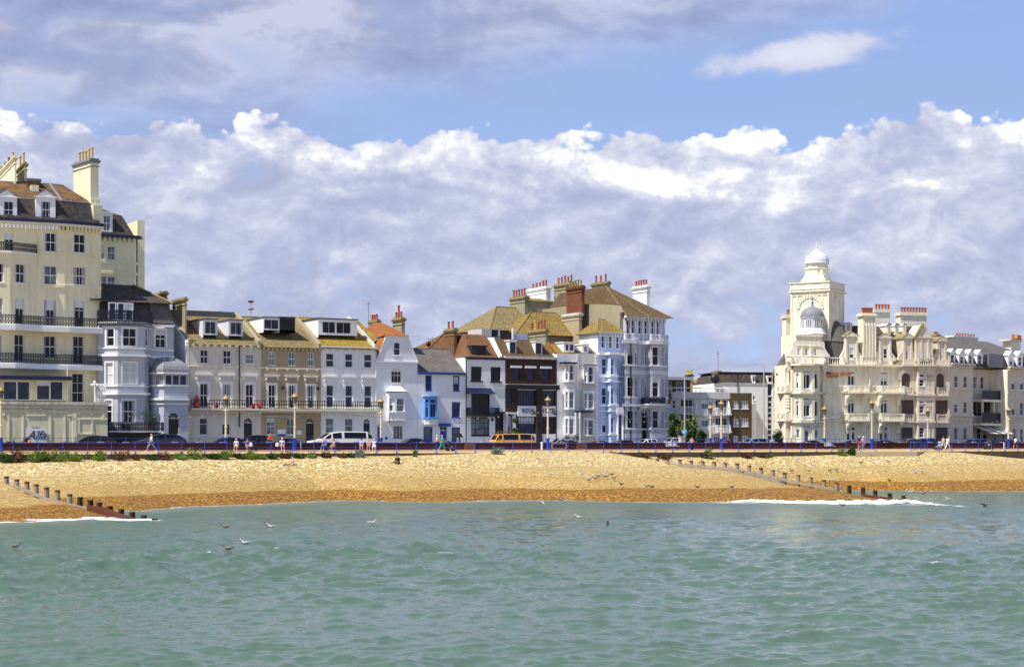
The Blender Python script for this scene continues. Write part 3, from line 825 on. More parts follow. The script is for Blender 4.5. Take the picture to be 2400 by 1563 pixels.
for i in range(len(ring)):
    p, q = ring[i], ring[(i + 1) % len(ring)]
    for t in (0, .25, .5, .75): pts.append(p.lerp(q, t))
mb = MB(); n = 7
for k in range(n):
    a0, a1 = math.pi / 2 * k / n, math.pi / 2 * (k + 1) / n
    s0, s1 = math.cos(a0), max(.01, math.cos(a1)); h0, h1 = math.sin(a0), math.sin(a1)
    for i in range(len(pts)):
        p, q = pts[i], pts[(i + 1) % len(pts)]
        W = lambda p, s, h: (cx + (p.x - cx) * s, cy + (p.y - cy) * s, zb_ + (zt_ - zb_) * h)
        mb.poly([W(p, s0, h0), W(q, s0, h0), W(q, s1, h1), W(p, s1, h1)], True)
do = b.part(mb, 'dome', 'lead')
mb = MB()
for i in range(0, len(pts), 1):
    p = pts[i]; mb.tube([(cx + (p.x - cx) * math.cos(a) * 1.005, cy + (p.y - cy) * math.cos(a) * 1.005, zb_ + (zt_ - zb_) * math.sin(a) * 1.005) for a in [math.pi / 2 * k / 7 * .97 for k in range(8)]], .035, 4)
b.part(mb, 'dome_rib', 'lead', do)
b.xr = 300
balcony(b, b.line([(252, -2.6), (378, -2.6)]), b.z(1010, v=-2.6), .9, b.z(989, v=-2.6) - b.z(1010, v=-2.6), step=.24)
mb = MB(); mb.box(ROW, b.u(252, -2.6), b.u(378, -2.6), -2.59, -2.05, .35, b.z(1011, v=-2.6) - .13); b.part(mb, 'area_wall', 'black')
# plants on that balcony
def foliage(mb, c, r, n, size, rz=.8, rs=None):
    rs = rs or random
    for _ in range(n):
        while True:
            p = Vector((rs.uniform(-1, 1), rs.uniform(-1, 1), rs.uniform(-1, 1)))
            if p.length < 1: break
        p = Vector((p.x * r, p.y * r, p.z * r * rz)) + Vector(c)
        a = Vector((rs.gauss(0, 1), rs.gauss(0, 1), rs.gauss(0, .6))).normalized(); t = a.cross(Vector((rs.gauss(0, 1), rs.gauss(0, 1), rs.gauss(0, 1)))).normalized()
        s = size * rs.uniform(.6, 1.3)
        mb.poly([p - a * s, p + t * s * .4, p + a * s, p - t * s * .4])
def m_leaf(name, c1, c2, c3=None):
    t = NT(name); v = t.coord('Object'); n = t.noise(v, 1.6, 4, .7)
    col = t.ramp(n, [(.3, c1), (.55, c2), (.75, c3 or c2)])
    m = t.fin(col, .7, .2); t.b.inputs['Subsurface Weight'].default_value = 0
    return m
M['leaf'] = m_leaf('bright_green_leaves', (.07, .13, .02), (.17, .25, .04), (.32, .38, .09))
M['leafd'] = m_leaf('dark_green_leaves', (.015, .035, .01), (.035, .075, .015), (.09, .13, .02))
M['leafr'] = m_leaf('reddish_dry_leaves', (.07, .03, .02), (.14, .07, .035), (.16, .15, .05))
M['leafg'] = m_leaf('grey_green_leaves', (.10, .15, .12), (.19, .25, .20), (.28, .33, .28))
M['leafy'] = m_leaf('yellow_green_palm', (.05, .08, .01), (.16, .2, .03), (.30, .30, .06))
M['flower'] = m_plain('pink_petals', (.75, .12, .25), .6, .3, 0, .3)
M['bark'] = m_plain('grey_brown_bark', (.14, .11, .08), .9, .2, 0, .3, 3)
def pot_plant(loc, r, h, leaf, label, flowers=0, group=None, name='potted_plant', cat='plant'):
    t = thing(name, label, cat, loc, group)
    mb = MB(); mb.lathe(loc[0], loc[1], [(r * .35, loc[2]), (r * .45, loc[2] + h * .3), (r * .5, loc[2] + h * .32), (r * .4, loc[2] + h * .3)], 10); mb.build('pot', M['pot'], t)
    mb = MB(); foliage(mb, (loc[0], loc[1], loc[2] + h * .65), r, 240, .09, h * .4 / r); mb.build('foliage', M[leaf], t)
    if flowers:
        mb = MB(); foliage(mb, (loc[0], loc[1], loc[2] + h * .75), r * 1.02, flowers, .06, h * .36 / r); mb.build('blossom', M['flower'], t)
    return t
zf = b.z(1010, v=-2.6) + .01
for px, r, h, lf, lab, fl in ((346, .75, 2.6, 'leafd', 'tall bushy climber in a pot on the grey house balcony', 0), (290, .3, .7, 'leafd', 'small pot of pink flowers on the grey house balcony', 40), (303, .32, .8, 'leaf', 'leafy green pot plant in the middle of the grey house balcony', 5), (362, .3, 1.9, 'leafd', 'slim climbing plant at the right end of the grey house balcony', 0)):
    p = ROW.P(px, -3.0); pot_plant((p.x, p.y, zf), r, h, lf, lab, fl)
# ================================================================== 4-6  terrace of three houses with one long balcony
HB = None
def ledge(b, x0, x1, v=0): return b.line([(x0, v), (x1, v)])
TALL = dict(cols=2, rows=2, bar=.06, curtain=.8)
b = B('terraced_house', 'beige terraced house with two dormers and red buoys on its balcony', 'house', ROW, 442, 612, group='terraced houses sharing the long balcony')
b.body([(442, 0), (612, 0)], 16, 803, [
    C(820, 851.6, 19, [478.7, 532.4], g='d', **TALL), C(821, 852, 19, [585.3], g='g', cols=3, rows=3),
    C(899, 954, 18.5, [478, 531.6, 585], g='d', surround=.28, hood=(879, 2.1), **TALL), C(980, 1019, 19, [477, 530], g='b', cols=1, rows=2, split=.66)], 'beige', doors=[X(980, 1040, [(571.6, 591)], arch=True)])
b.band([(442, 0), (612, 0)], 857, 859.5, .1, 'beige'); b.band([(442, 0), (612, 0)], 962, 966, .18, 'beige'); b.band([(442, 0), (612, 0)], 973, 975, .1, 'beige'); b.dentils(442, 612, 0, 805, 811, .35, .9, 'beige')
b.gable(442, 612, 0, 803, 8, 735, 'tileg', back=16)
b.party(444, 'conc'); b.party(607, 'conc', .45, .5)
b.dormer(476, 510, 748, 785, 1.0, [(480, 506, 753, 782)], roof='felt', wall='lead', cols=2, rows=1, cheek='leadw')
b.dormer(536, 569, 750, 787, 1.0, [(540, 566, 755, 784)], roof='felt', wall='lead', cols=2, rows=1, cheek='leadw')
b.chimney(404, 434, 437.5, 700, 790, 2.2, 'conc', n=0, cap='moss')
b.sl2 = b.sl
mb = MB(); u0, u1 = b.u(455, 0), b.u(600, 0); zz = b.roofz(8)
mb.box(ROW, u0, u1, 7.5, 13, zz - .8, zz + .45); o = b.part(mb, 'roof_plant_room', 'felt')
mb = MB(); mb.box(ROW, u0, u1 - 1.5, 8, 12.5, zz + .45, zz + .55)
for i in range(24): u = u0 + (u1 - 1.6 - u0) * i / 24; mb.box(ROW, u, u + .05, 7.95, 12.5, zz + .551, zz + .62)
b.part(mb, 'skylight', 'leadw', o)
mb = MB(); z0, z1 = b.zb, b.z(805); mb.tube([ROW.W(b.u(561, -.1), -.12, z1), ROW.W(b.u(561, -.1), -.12, 3.2)], .07, 6); b.part(mb, 'downpipe', 'black')
# white end wall left of it
mb = MB(); uE = b.u(442)
mb.pu(ROW, [(-.02, .4), (-.02, b.z(801)), (8, b.roofz(8) + .2), (16, b.z(803)), (16, .4)], uE - .3, uE - .005); b.part(mb, 'end_wall', 'white')
ant = MB(); p = ROW.W(b.u(588, 8), 8, b.roofz(8)); ant.tube([p, p + Vector((0, 0, 1.9))], .03, 5); b.part(ant, 'mast', 'felt')
for dz, mat, nm in ((.8, 'lead', 'satellite_dish'), (1.7, 'brickr', 'satellite_dish')):
    mb = MB(); mb.lathe(p.x, p.y, [(.05, p.z + dz), (.3, p.z + dz + .05), (.42, p.z + dz + .15), (.3, p.z + dz + .3), (.05, p.z + dz + .35)], 12); b.part(mb, nm, mat)
bBeige = b

b = B('terraced_house', 'tan terraced house with a wide flat dormer, middle of the three behind the long balcony', 'house', ROW, 612, 752, group='terraced houses sharing the long balcony')
b.body([(612, 0), (752, 0)], 16, 810, [
    C(824, 855.5, 18, [637.4, 684, 728.5], gs='dg', **TALL), C(902, 955, 17, [637.5, 684, 728.5], g='d', surround=.24, hood=(881, 1.9), **TALL),
    C(979.5, 1018, 18.5, [635, 681], g='g', cols=2, rows=2)], 'tan', doors=[X(981, 1040, [(717, 735.5)], arch=True)])
b.band([(612, 0), (752, 0)], 860, 863.5, .1, 'trimc'); b.band([(612, 0), (752, 0)], 962, 966, .18, 'trimc'); b.band([(612, 0), (704, 0)], 974, 977, .14, 'grime'); b.dentils(612, 752, 0, 812, 820, .3, .55, 'tan')
for px in (626, 649, 673, 696, 719, 742):
    mb = MB(); u = b.u(px); mb.box(ROW, u - .12, u + .12, -.12, 0, b.z(867), b.z(863.6)); b.part(mb, 'string_bracket', 'trimc')
b.gable(612.3, 752, 0, 810, 8, 742, 'tileg', back=16)
b.party(748, 'conc', .4, .5)
b.dormer(617.5, 655, 744, 773, 1.6, [(619, 653, 748, 771)], roof='felt', wall='trim', cols=2, rows=1)
b.dormer(656, 691.6, 744, 773, 1.6, [(659, 688, 749, 771)], roof='felt', wall='black', cols=3, rows=1, frame='black', g='d')
for (x0, x1, y0, y1, top) in ((650, 668.5, 1005.7, 1022, 1), (695.5, 706.5, 1008, 1018, 0)):
    mb = MB(); mb.box(ROW, b.u(x0), b.u(x1), -.08, -.001, b.z(y1, x0), b.z(y0, x0)); o = b.part(mb, 'sign', 'trim')
    if top:
        mb = MB(); mb.box(ROW, b.u(x0) + .01, b.u(x1) - .01, -.09, -.081, b.z(y1, x0) + .01, b.z(y1 - 5, x0)); b.part(mb, 'sign_band', 'bluep', o)
        for yy, tx in ((1009, 'SEA VIEW'), (1013.3, 'GUEST HOUSE')): pass
for px in (662, 744):
    mb = MB(); u = b.u(px); mb.box(ROW, u - .1, u + .1, -.3, -.001, b.z(912), b.z(905)); b.part(mb, 'wall_lantern', 'black')

b = B('terraced_house', 'white terraced house with golden roof and wide glazed dormer, right of the tan one', 'house', ROW, 752, 880, group='terraced houses sharing the long balcony')
b.body([(752.3, 0), (881, 0)], 16, 812, [
    C(828, 860, 18, [773.5, 818, 862.6], g='b', cols=1, rows=2, bar=.07), C(902.5, 954, 17, [773.5, 818, 862.6], g='b', cols=1, rows=2, bar=.07, surround=.22, hood=(884, 1.9), sm='white'),
    C(980, 1016, 19, [773, 818], g='g', cols=1, rows=2)], 'white', doors=[X(982, 1040, [(852, 867)], arch=True)])
b.band([(752, 0), (881, 0)], 864, 866, .1, 'white'); b.band([(752, 0), (889, 0)], 962, 966, .22, 'white'); b.band([(752, 0), (840, 0)], 974, 976.5, .12, 'white'); b.dentils(752, 881, 0, 815, 820, .25, 1.1, 'white')
b.band([(752, 0), (881, 0)], 811, 814, .4, 'trim', 'gutter')
b.gable(752.5, 881, 0, 812, 8, 744, 'tileyy', back=16)
b.party(878, 'grime', .3, .4)
b.dormer(746, 837, 747, 784.5, 1.9, [(755.5, 786, 753, 780), (788, 822, 753, 780)], roof='navy', wall='trim', cols=2, rows=1, g='d')
mb = MB(); q = ROW.W(b.u(864, 6), 6, b.roofz(6)); mb.tube([q, q + Vector((0, 0, 3.2))], .03, 5)
for dz in (.4, 2.2, 2.9): mb.tube([q + Vector((-.3, 0, dz)), q + Vector((.3, .1, dz))], .02, 4)
b.part(mb, 'aerial', 'felt')
# the long balcony: a thing shared by the three houses -> split into one stretch per house
for bb, x0, x1, lab in ((bBeige, 441, 612, 0), (None, 612.5, 752, 0), (b, 752.5, 889, 0)):
    pass
def long_balcony(b, x0, x1):
    line = ledge(b, x0, x1); z0 = ROW.Z(956, 441, -1.2)
    balcony(b, line, z0, 1.25, 1.02, style='belly', step=.3, ends=False, slab='trimc', th=.22)
houses = [o for o in bpy.data.objects if o.name.startswith('terraced_house') and o.parent is None]
class _S: pass
for o, x0, x1 in zip(sorted(houses, key=lambda o: o.location.x), (441, 612.2, 752.2), (612, 752, 888)):
    s = B.__new__(B); s.fr = ROW; s.root = o; s.xr = x0; s.zb = .35; long_balcony(s, x0, x1)
# buoys on the balcony
zbal = ROW.Z(956, 441, -1.2) + .01
M['buoy'] = m_plain('orange_red_buoy_plastic', (.75, .07, .02), .4, .5)
M['buoyp'] = m_plain('pink_red_buoy_plastic', (.72, .10, .12), .4, .5)
for px, r, mt, lab in ((461, .42, 'buoy', 'large orange buoy at the left end of the beige house balcony'), (462, .3, 'buoyp', 'small red buoy sitting on the large orange one'), (507, .3, 'buoyp', 'pink-red buoy between the first two tall windows of the beige house'),
                       (593, .27, 'buoy', 'small red buoy by the third tall window of the beige house'), (609, .36, 'buoyp', 'red buoy at the right end of the beige house balcony')):
    q = ROW.W(ROW.U(px, -.9), -.9, zbal + (r if px != 462 else 1.1)); t = thing('buoy', lab, 'buoy', q, 'buoys on the balcony')
    mb = MB(); mb.ball(q, r, 14, sz=1.05); mb.build('float', M[mt], t)
    mb = MB(); mb.lathe(q.x, q.y, [(.08, q.z + r), (.08, q.z + r + .1), (.05, q.z + r + .1)], 8); mb.build('eyelet', M['bluep'], t)

# ================================================================== 7  white gambrel house
b = B('gambrel_house', 'tall narrow white house with a gambrel gable and small tiled bay window', 'house', ROW, 882, 978)
b.body([(882, 0), (978.5, 0)], 9, 848, [X(862, 897, [(917, 941)], g='d', cols=3, rows=2, surround=.1), X(997, 1029, [(922, 945)], g='g', cols=3, rows=1)], 'white2', doors=[X(993.5, 1040, [(884.5, 891.5)], arch=True, col='bluep')])
zA, zB_ = b.z(848), b.z(787); f2 = Fr(ROW.w(0, -.12), A)
uA, uB, uC, uD = b.u(881), b.u(979), b.u(954), b.u(903)
mb = MB(); wz0, wz1 = b.z(832), b.z(801); wa, wb = b.u(922), b.u(937)
# gable front around the window
for poly in ([(uA, zA), (wa, zA), (wa, zB_), (uD, zB_)], [(wb, zA), (uB, zA), (uC, zB_), (wb, zB_)], [(wa, zA), (wb, zA), (wb, wz0), (wa, wz0)], [(wa, wz1), (wb, wz1), (wb, zB_), (wa, zB_)]):
    mb.poly([ROW.W(u, -.1, z) for u, z in poly])
mb.poly([ROW.W(uB, -.1, zA), ROW.W(uB, 9, zA), ROW.W(uC, 9, zB_), ROW.W(uC, -.1, zB_)])
for p, q in (((wa, wz0), (wa, wz1)), ((wa, wz1), (wb, wz1)), ((wb, wz1), (wb, wz0)), ((wb, wz0), (wa, wz0))):
    mb.poly([ROW.W(p[0], -.1, p[1]), ROW.W(p[0], .1, p[1]), ROW.W(q[0], .1, q[1]), ROW.W(q[0], -.1, q[1])])
b.part(mb, 'gable_wall', 'white2')
window(b.root, f2, wa, wb, wz0, wz1, v=.12, cols=1, rows=2, g='b')
b.band([(881, -.1), (979, -.1)], 845, 849, .15, 'trim')
mb = MB()
mb.tube([ROW.W(uA, -.15, zA), ROW.W(uD, -.15, zB_), ROW.W(uC, -.15, zB_), ROW.W(uB, -.15, zA)], .08, 4); b.part(mb, 'bargeboard', 'trim')
mb = MB()
mb.poly([ROW.W(uA - .1, -.12, zA), ROW.W(uD, -.12, zB_), ROW.W(uD, 9, zB_), ROW.W(uA - .1, 9, zA)])
zt = b.z(754, v=3); mb.poly([ROW.W(uD - .2, -.3, zB_ + .02), ROW.W(uC + .3, -.3, zB_ + .02), ROW.W(uC - 1.2, 4.5, zt), ROW.W(uD + .4, 4.5, zt)])
mb.poly([ROW.W(uC + .3, -.3, zB_ + .02), ROW.W(uC + .3, 9, zB_), ROW.W(uC - 1.2, 4.5, zt)]); mb.poly([ROW.W(uD - .2, -.3, zB_ + .02), ROW.W(uD + .4, 4.5, zt), ROW.W(uD - .2, 9, zB_)])
b.part(mb, 'roof', 'tiler')
mb = MB(); mb.poly([ROW.W(uA - 1.5, 2.0, zA + .6), ROW.W(uD - .1, 2.0, zB_ - .2), ROW.W(uD - .4, 7, zt + .3), ROW.W(uA - 1.5, 7, zt + .3)]); mb.poly([ROW.W(uA - 1.5, 7, zt + .3), ROW.W(uD - .4, 7, zt + .3), ROW.W(uD - .1, 12, zB_), ROW.W(uA - 1.5, 12, zB_)])
b.part(mb, 'rear_roof', 'tiley')
b.xr = 920
b.chimney(920.5, 941, 949, 747, 790, 3.2, 'conc', n=3, ph=18, pot='pot', hs=[14, 30, 14])
b.chimney(866, 885, 890, 752, 775, 7, 'brickr', n=3, ph=13)
zr0, zr1 = b.z(917, v=-1.2), b.z(904, v=-.2)
bay = [(907, 0), (911, -1.0), (927, -1.25), (948, -1.25), (952, 0)]
b.body(bay, .0, 920, [X(933, 964, [(912.5, 922), (930, 948)], g='g', cols=1, rows=2)], 'trim', zb=b.z(986, v=-1.2), name='bay_window_wall')
mb = MB(); rp = b.line([(904, .05), (908, -1.35), (951, -1.35), (957, .05)]); ap = b.line([(915, .0), (940, .0)])
a, c, d, e = [(p.x, p.y, zr0) for p in rp]; g, h = [(p.x, p.y, zr1) for p in ap]
mb.poly([a, c, g]); mb.poly([c, d, h, g]); mb.poly([d, e, h]); mb.poly([e, d, c, a]); b.part(mb, 'bay_roof', 'leadw')
b.band([(910, -1.0), (950, -1.0)], 965, 968, .3, 'trim')
pl = MB(); q = ROW.W(b.u(905, -.03), -.03, 1.9); pl.tube([q, q + Vector((0, -.04, 0))], .2, 10); b.part(pl, 'blue_plaque', 'bluep')
mb = MB(); mb.tube([ROW.W(b.u(881, -.1), -.12, b.z(815)), ROW.W(b.u(881, -.1), -.12, 3.4)], .06, 6); b.part(mb, 'downpipe', 'trim')

# ================================================================== 8  cottage with blue windows
b = B('cottage', 'low white cottage with grey slate roof and blue-framed windows', 'house', ROW, 978, 1091)
BW = dict(frame='bluep', fw=.16)
b.body([(979, 0), (1091, 0)], 9, 873, [X(879, 915, [(997, 1012), (1062, 1077)], g='d', cols=2, rows=2, **BW), X(942, 978, [(1059, 1079)], g='b', cols=2, rows=3, **BW),
    X(1000, 1034, [(992.5, 1014)], g='g', cols=4, rows=4, bar=.03, **BW), X(1001, 1034, [(1058.7, 1079)], g='g', cols=1, rows=1, **BW)], 'white2', doors=[X(1000, 1040, [(1031.5, 1047.5)], col='bluep')])
b.band([(979, 0), (1091, 0)], 871, 875, .3, 'bluep', 'gutter')
b.gable(979, 1091, 0, 872, 4.6, 816, 'slateg', back=9, oh=.25)
bw = [(993, 0), (996, -.8), (1006, -1.0), (1024, -1.0), (1025, 0)]
b.body(bw, .0, 928, [X(935, 945, [(996.8, 1005.2), (1008, 1022.5)], g='d', cols=1, rows=1, frame='skyp', sill=False, fw=.09), X(946, 978, [(996.8, 1005.2), (1008, 1022.5)], g='d', cols=2, rows=1, frame='skyp', sill=False, fw=.09)], 'skyp', zb=b.z(980, v=-1), name='bay_window_wall')
b.body([(993.3, 0), (996.3, -.78), (1006, -.98), (1023.6, -.98), (1024.6, 0)], .0, 980.3, [], 'white', zb=b.z(995, v=-1), name='bay_apron')
b.band(bw, 926, 929, .15, 'grime'); b.band(bw, 978, 981, .08, 'skyp')
mb = MB(); mb.pu(ROW, [(-.02, b.z(999)), (-.5, b.z(999)), (-.65, b.z(993)), (-.65, b.z(991.5)), (-.02, b.z(991.5))], b.u(1028), b.u(1052)); b.part(mb, 'door_hood', 'bluep')

# ================================================================== 9  white and black house
b = B('townhouse', 'white house with black-framed windows and curved black balcony canopy', 'house', ROW, 1091, 1185)
KW = dict(frame='black', fw=.13)
b.xr = 1100
b.body([(1091, 0), (1184, 0)], 9, 838, [X(859, 892, [(1104, 1129)], g='d', cols=4, rows=1, **KW), X(860, 893, [(1150, 1173.6)], g='d', cols=4, rows=1, **KW), X(922, 968, [(1104.5, 1148)], g='d', cols=4, rows=2, **KW),
    X(977, 1021, [(1104.5, 1147)], g='g', cols=4, rows=3, **KW), X(966, 1040, [(1160.5, 1180.5)], g='d', cols=1, rows=1, frame='black', sill=False)], 'white')
b.band([(1091, 0), (1184, 0)], 836, 842, .15, 'navy', 'parapet_band', .3)
mb = MB(); zc0, zc1 = b.z(923), b.z(909)
N = 7; prof = []
for i in range(N): t = i / (N - 1); prof.append((-1.5 * t, zc1 - (zc1 - zc0) * (1 - (1 - t) ** 1.9) ))
ua, ub = b.u(1100, -.7), b.u(1156, -.7)
for i in range(N - 1):
    (v0, z0), (v1, z1) = prof[i], prof[i + 1]; t0, t1 = i / (N - 1), (i + 1) / (N - 1); e = .35
    mb.poly([ROW.W(ua - e * t0, v0, z0), ROW.W(ua - e * t1, v1, z1), ROW.W(ub + e * t1, v1, z1), ROW.W(ub + e * t0, v0, z0)], True)
mb.poly([ROW.W(ua, -.01, zc1)] + [ROW.W(ua - e * i / (N - 1), *prof[i]) for i in range(1, N)] + [ROW.W(ua, -.01, zc0)]); mb.poly([ROW.W(ub, -.01, zc1)] + [ROW.W(ub + e * i / (N - 1), *prof[i]) for i in range(1, N)] + [ROW.W(ub, -.01, zc0)])
b.part(mb, 'canopy', 'navy')
balcony(b, ledge(b, 1094, 1161), b.z(970, v=-.6), 1.1, b.z(954.5) - b.z(970), step=.14, style='bars', slab='black', th=.3)
mb = MB(); mb.box(ROW, b.u(1159), b.u(1184), -.5, -.001, b.z(968), b.z(964.5)); b.part(mb, 'porch_cornice', 'black')
for (x0, x1, y0, y1) in ((1102, 1131, 892.5, 895), (1148, 1175, 894, 896)):
    mb = MB(); mb.box(ROW, b.u(x0), b.u(x1), -.2, -.08, b.z(y1), b.z(y0)); b.part(mb, 'window_ledge', 'black')
q = ROW.W(b.u(1153.5, -.02), -.01, b.z(983)); mb = MB(); mb.tube([q, q + Vector((0, -.05, 0))], .2, 12); b.part(mb, 'round_plaque', 'black')
mansard(b, 1100, 1184, 838, 779, .35, 3.8, 'tileb', 1.2, 1.2, name='tiled_roof', topmat='tileb', back=7)
b.dormer(1106, 1140, 811, 836, .8, [(1120, 1136, 815, 835)], roof='black', wall='black', frame='black', cols=2, rows=1, g='d')
mb = MB(); mb.tube([ROW.W(b.u(1092), -.1, b.z(845)), ROW.W(b.u(1092), -.1, .5)], .07, 6); b.part(mb, 'downpipe', 'black')
# lower brown-tiled wing to its left, with the brick chimney
bb = B('rear_wing', 'brown-tiled rear house with brick chimney seen above the slate-roofed cottage', 'house', ROW, 990, 1110, v=9.5)
bb.xr = 1040
F3 = Fr(ROW.w(0, 9.3), A); bb.fr = F3
bb.body([(985, 0), (1120, 0)], 7, 845, [], 'white')
bb.gable(985, 1122, 0, 832, 4.2, 779, 'tileb', back=8, hipl=5.5, hipr=0)
bb.chimney(1042, 1064, 1071, 772, 835, -4.5, 'brickb', n=2, ph=17)
mb = MB()
for px in (1005, 1014):
    q = F3.W(bb.u(px, 1), 1, bb.z(830)); mb.tube([q, q + Vector((0, 0, 2.2 + (px - 1005) * .02))], .03, 5)
    for dz in (1.6, 2.0): mb.tube([q + Vector((-.35, 0, dz)), q + Vector((.35, 0, dz))], .02, 4)
bb.part(mb, 'aerial', 'felt')
mb = MB(); q = F3.W(bb.u(1003, 0), -.2, bb.z(808)); mb.ball(q, .35, 10, sy=.4); mb.tube([q, q - Vector((0, 0, 1.2))], .04, 5); bb.part(mb, 'satellite_dish', 'black')

# ================================================================== 10  dark brick hotel
b = B('brick_hotel', 'dark brown brick hotel with white name boards and two-dormer mossy mansard', 'hotel', ROW, 1185, 1305)
KW = dict(frame='navy', fw=.06, bar=.03)
b.body([(1185, 0), (1304, 0)], 9, 839, [X(862, 889.5, [(1199.7, 1218), (1234.5, 1251.7), (1270, 1287.5)], g='b', cols=4, rows=3, **KW), X(914, 950, [(1215.5, 1254), (1271, 1300)], g='b', cols=6, rows=3, **KW), X(915, 948, [(1186.5, 1199)], g='b', cols=3, rows=3, **KW),
    X(976, 1016, [(1215.5, 1254), (1271, 1300)], g='b', cols=6, rows=3, **KW), X(975, 1020, [(1187, 1198)], g='gb'[0], cols=1, rows=2, fw=.1)], 'brickd')
b.band([(1184, 0), (1305, 0)], 834, 840, .14, 'grime', 'parapet_coping', .4)
b.band([(1184, 0), (1308, 0)], 901, 911.6, .4, 'black', 'fascia'); b.band([(1184, 0), (1308, 0)], 899.5, 900.9, .5, 'grime', 'fascia_capping')
for c in (1209, 1243, 1279): mb = MB(); mb.box(ROW, b.u(c - 12.7), b.u(c + 12.7), -.2, -.001, b.z(861.5), b.z(856.5)); b.part(mb, 'window_awning', 'trim')
for x0, x1 in ((1212, 1255.5), (1269.5, 1301.5)):
    mb = MB(); mb.box(ROW, b.u(x0), b.u(x1), -.06, -.001, .4, b.z(975.5) - .001); 
    # white surround pieces around the lower window and over it
    for y0, y1 in ((911.7, 913.5), (1016.5, 1040)): mb = MB(); mb.box(ROW, b.u(x0), b.u(x1), -.1, -.001, b.z(y1), b.z(y0)); b.part(mb, 'white_panel', 'trim')
for x0, x1, tx in ((1212.4, 1255, 'ROYAL'), (1269.5, 1301, 'HOTEL')):
    mb = MB(); mb.box(ROW, b.u(x0), b.u(x1), -.16, -.001, b.z(975), b.z(950.5)); o = b.part(mb, 'name_board', 'trim')
    c = 1238 if tx == 'ROYAL' else 1286
    lettering(tx, ROW, b.u(c), -.18, b.z(962), .74, 'black', o, sx=.85, bold=.012)
    mb = MB(); q = ROW.W(b.u(c + 9), -.5, b.z(969)); mb.box(Fr((q.x, q.y), A), -.2, .2, -.1, .12, q.z - .08, q.z + .1); b.part(mb, 'spotlight', 'black')
mb = MB(); mb.box(ROW, b.u(1255.8), b.u(1269), -.25, -.001, .4, b.z(911.7)); b.part(mb, 'brick_pier', 'brickd')
mb = MB(); mb.box(ROW, b.u(1181), b.u(1206), -.7, -.02, b.z(970), b.z(966)); mb.box(ROW, b.u(1182), b.u(1184.5), -.6, -.02, .4, b.z(970.1)); mb.box(ROW, b.u(1199), b.u(1204), -.6, -.02, .4, b.z(970.1)); b.part(mb, 'porch', 'trim')
mb = MB(); q = ROW.W(b.u(1208, -.5), -.5, b.z(985)); mb.ball(q, .4, 10); mb.ball(q - Vector((0, 0, 1.3)), .45, 10); b.part(mb, 'hanging_basket', 'leafd')
mansard(b, 1178, 1304, 838, 792, .35, 2.2, 'tilebg', .05, 1.6, back=8)
b.dormer(1194, 1210, 799, 831, .8, [(1195, 1208.5, 802, 830)], roof='trim', wall='trim', frame='navy', cols=3, rows=3, g='b', cheek='trim')
b.dormer(1254.5, 1270.5, 801, 833, .8, [(1255.5, 1269, 804, 832)], roof='trim', wall='trim', frame='navy', cols=3, rows=3, g='b', cheek='trim')
mb = MB(); mb.pu(ROW, [(.1, b.z(838)), (.1, b.z(834)), (2.4, b.z(789)), (6, b.z(789)), (6, b.z(838))], b.u(1178) - .35, b.u(1178) - .02); b.part(mb, 'party_wall', 'white')
b.xr = 1240
b.chimney(1239, 1279, 1285, 774, 830, 4.2, 'conc', n=5, ph=21, pot=('pot', 'pot', 'pottan'))

# ================================================================== 11-12  two narrow houses
b = B('narrow_house', 'narrow white house with bay windows and orange-verged dormer roof beside the brick hotel', 'house', ROW, 1306, 1356)
b.xr = 1310
b.body([(1305.5, 0), (1356, 0)], 9, 829, [], 'white')
bw = [(1321, 0), (1324.5, -.9), (1333, -1.2), (1346.5, -1.2), (1348, 0)]
for y0, y1 in ((855, 891), (918, 956), (981, 1017)):
    b.body(bw, 0, y0 - 6, [X(y0, y1, [(1325.5, 1331.5), (1335, 1345.5)], g='g' if y0 > 860 else 'b', cols=1, rows=2, sill=False, curtain=.6, bar=.05)], 'trim', zb=b.z(y1 + (4 if y1 < 1000 else 6), v=-1), name='bay_window_wall')
b.band([(1319, -.9), (1349, -.9)], 848, 852, .5, 'navy', 'lead_canopy', .85)
mansard(b, 1305.5, 1356, 829, 803, .2, 2.6, 'tiley', .2, 0, topmat='slateg', back=8)
mb = MB(); z0, z1 = b.z(829), b.z(803); u0 = b.u(1305.5); mb.tube([ROW.W(u0 - .05, .1, z0 + .1), ROW.W(u0 + .15, 2.6, z1 + .1), ROW.W(u0 + 2.8, 2.8, z1 + .15), ROW.W(u0 + 5.3, 2.4, z1 - .5)], .12, 6); b.part(mb, 'orange_verge_tiles', 'tiler')
b.dormer(1321, 1346, 803, 825.5, .5, [(1325.5, 1333, 806, 822), (1335, 1345, 806, 822)], roof='trim', wall='trim', cols=1, rows=1, g='b')
mb = MB()
for i in range(26):
    zz = .6 + i * .48
    if zz < b.z(832): mb.box(ROW, b.u(1350.8), b.u(1356) - .002, -.05 - .012 * (i % 2), -.001, zz, zz + .42)
b.part(mb, 'quoins', 'white')
b = B('narrow_house', 'narrow pale cream house with ribbed corner stones beside the light blue house', 'house', ROW, 1356, 1400)
b.xr = 1360
b.body([(1356.2, 0), (1402, 0)], 9, 829, [], 'palecream')
bw = [(1365.5, 0), (1368, -.7), (1376.5, -.95), (1392.5, -.95), (1394, 0)]
for y0, y1 in ((860, 896), (921, 957), (984, 1019)):
    b.body(bw, 0, y0 - 5, [X(y0, y1, [(1369, 1376), (1379, 1391.5)], g='g' if y0 > 900 else 'b', cols=1, rows=2, sill=False, curtain=.9, bar=.05)], 'trim', zb=b.z(y1 + 3, v=-1), name='bay_window_wall')
b.band([(1365, -.7), (1395, -.7)], 853, 856, .4, 'lead', 'lead_canopy', .6)
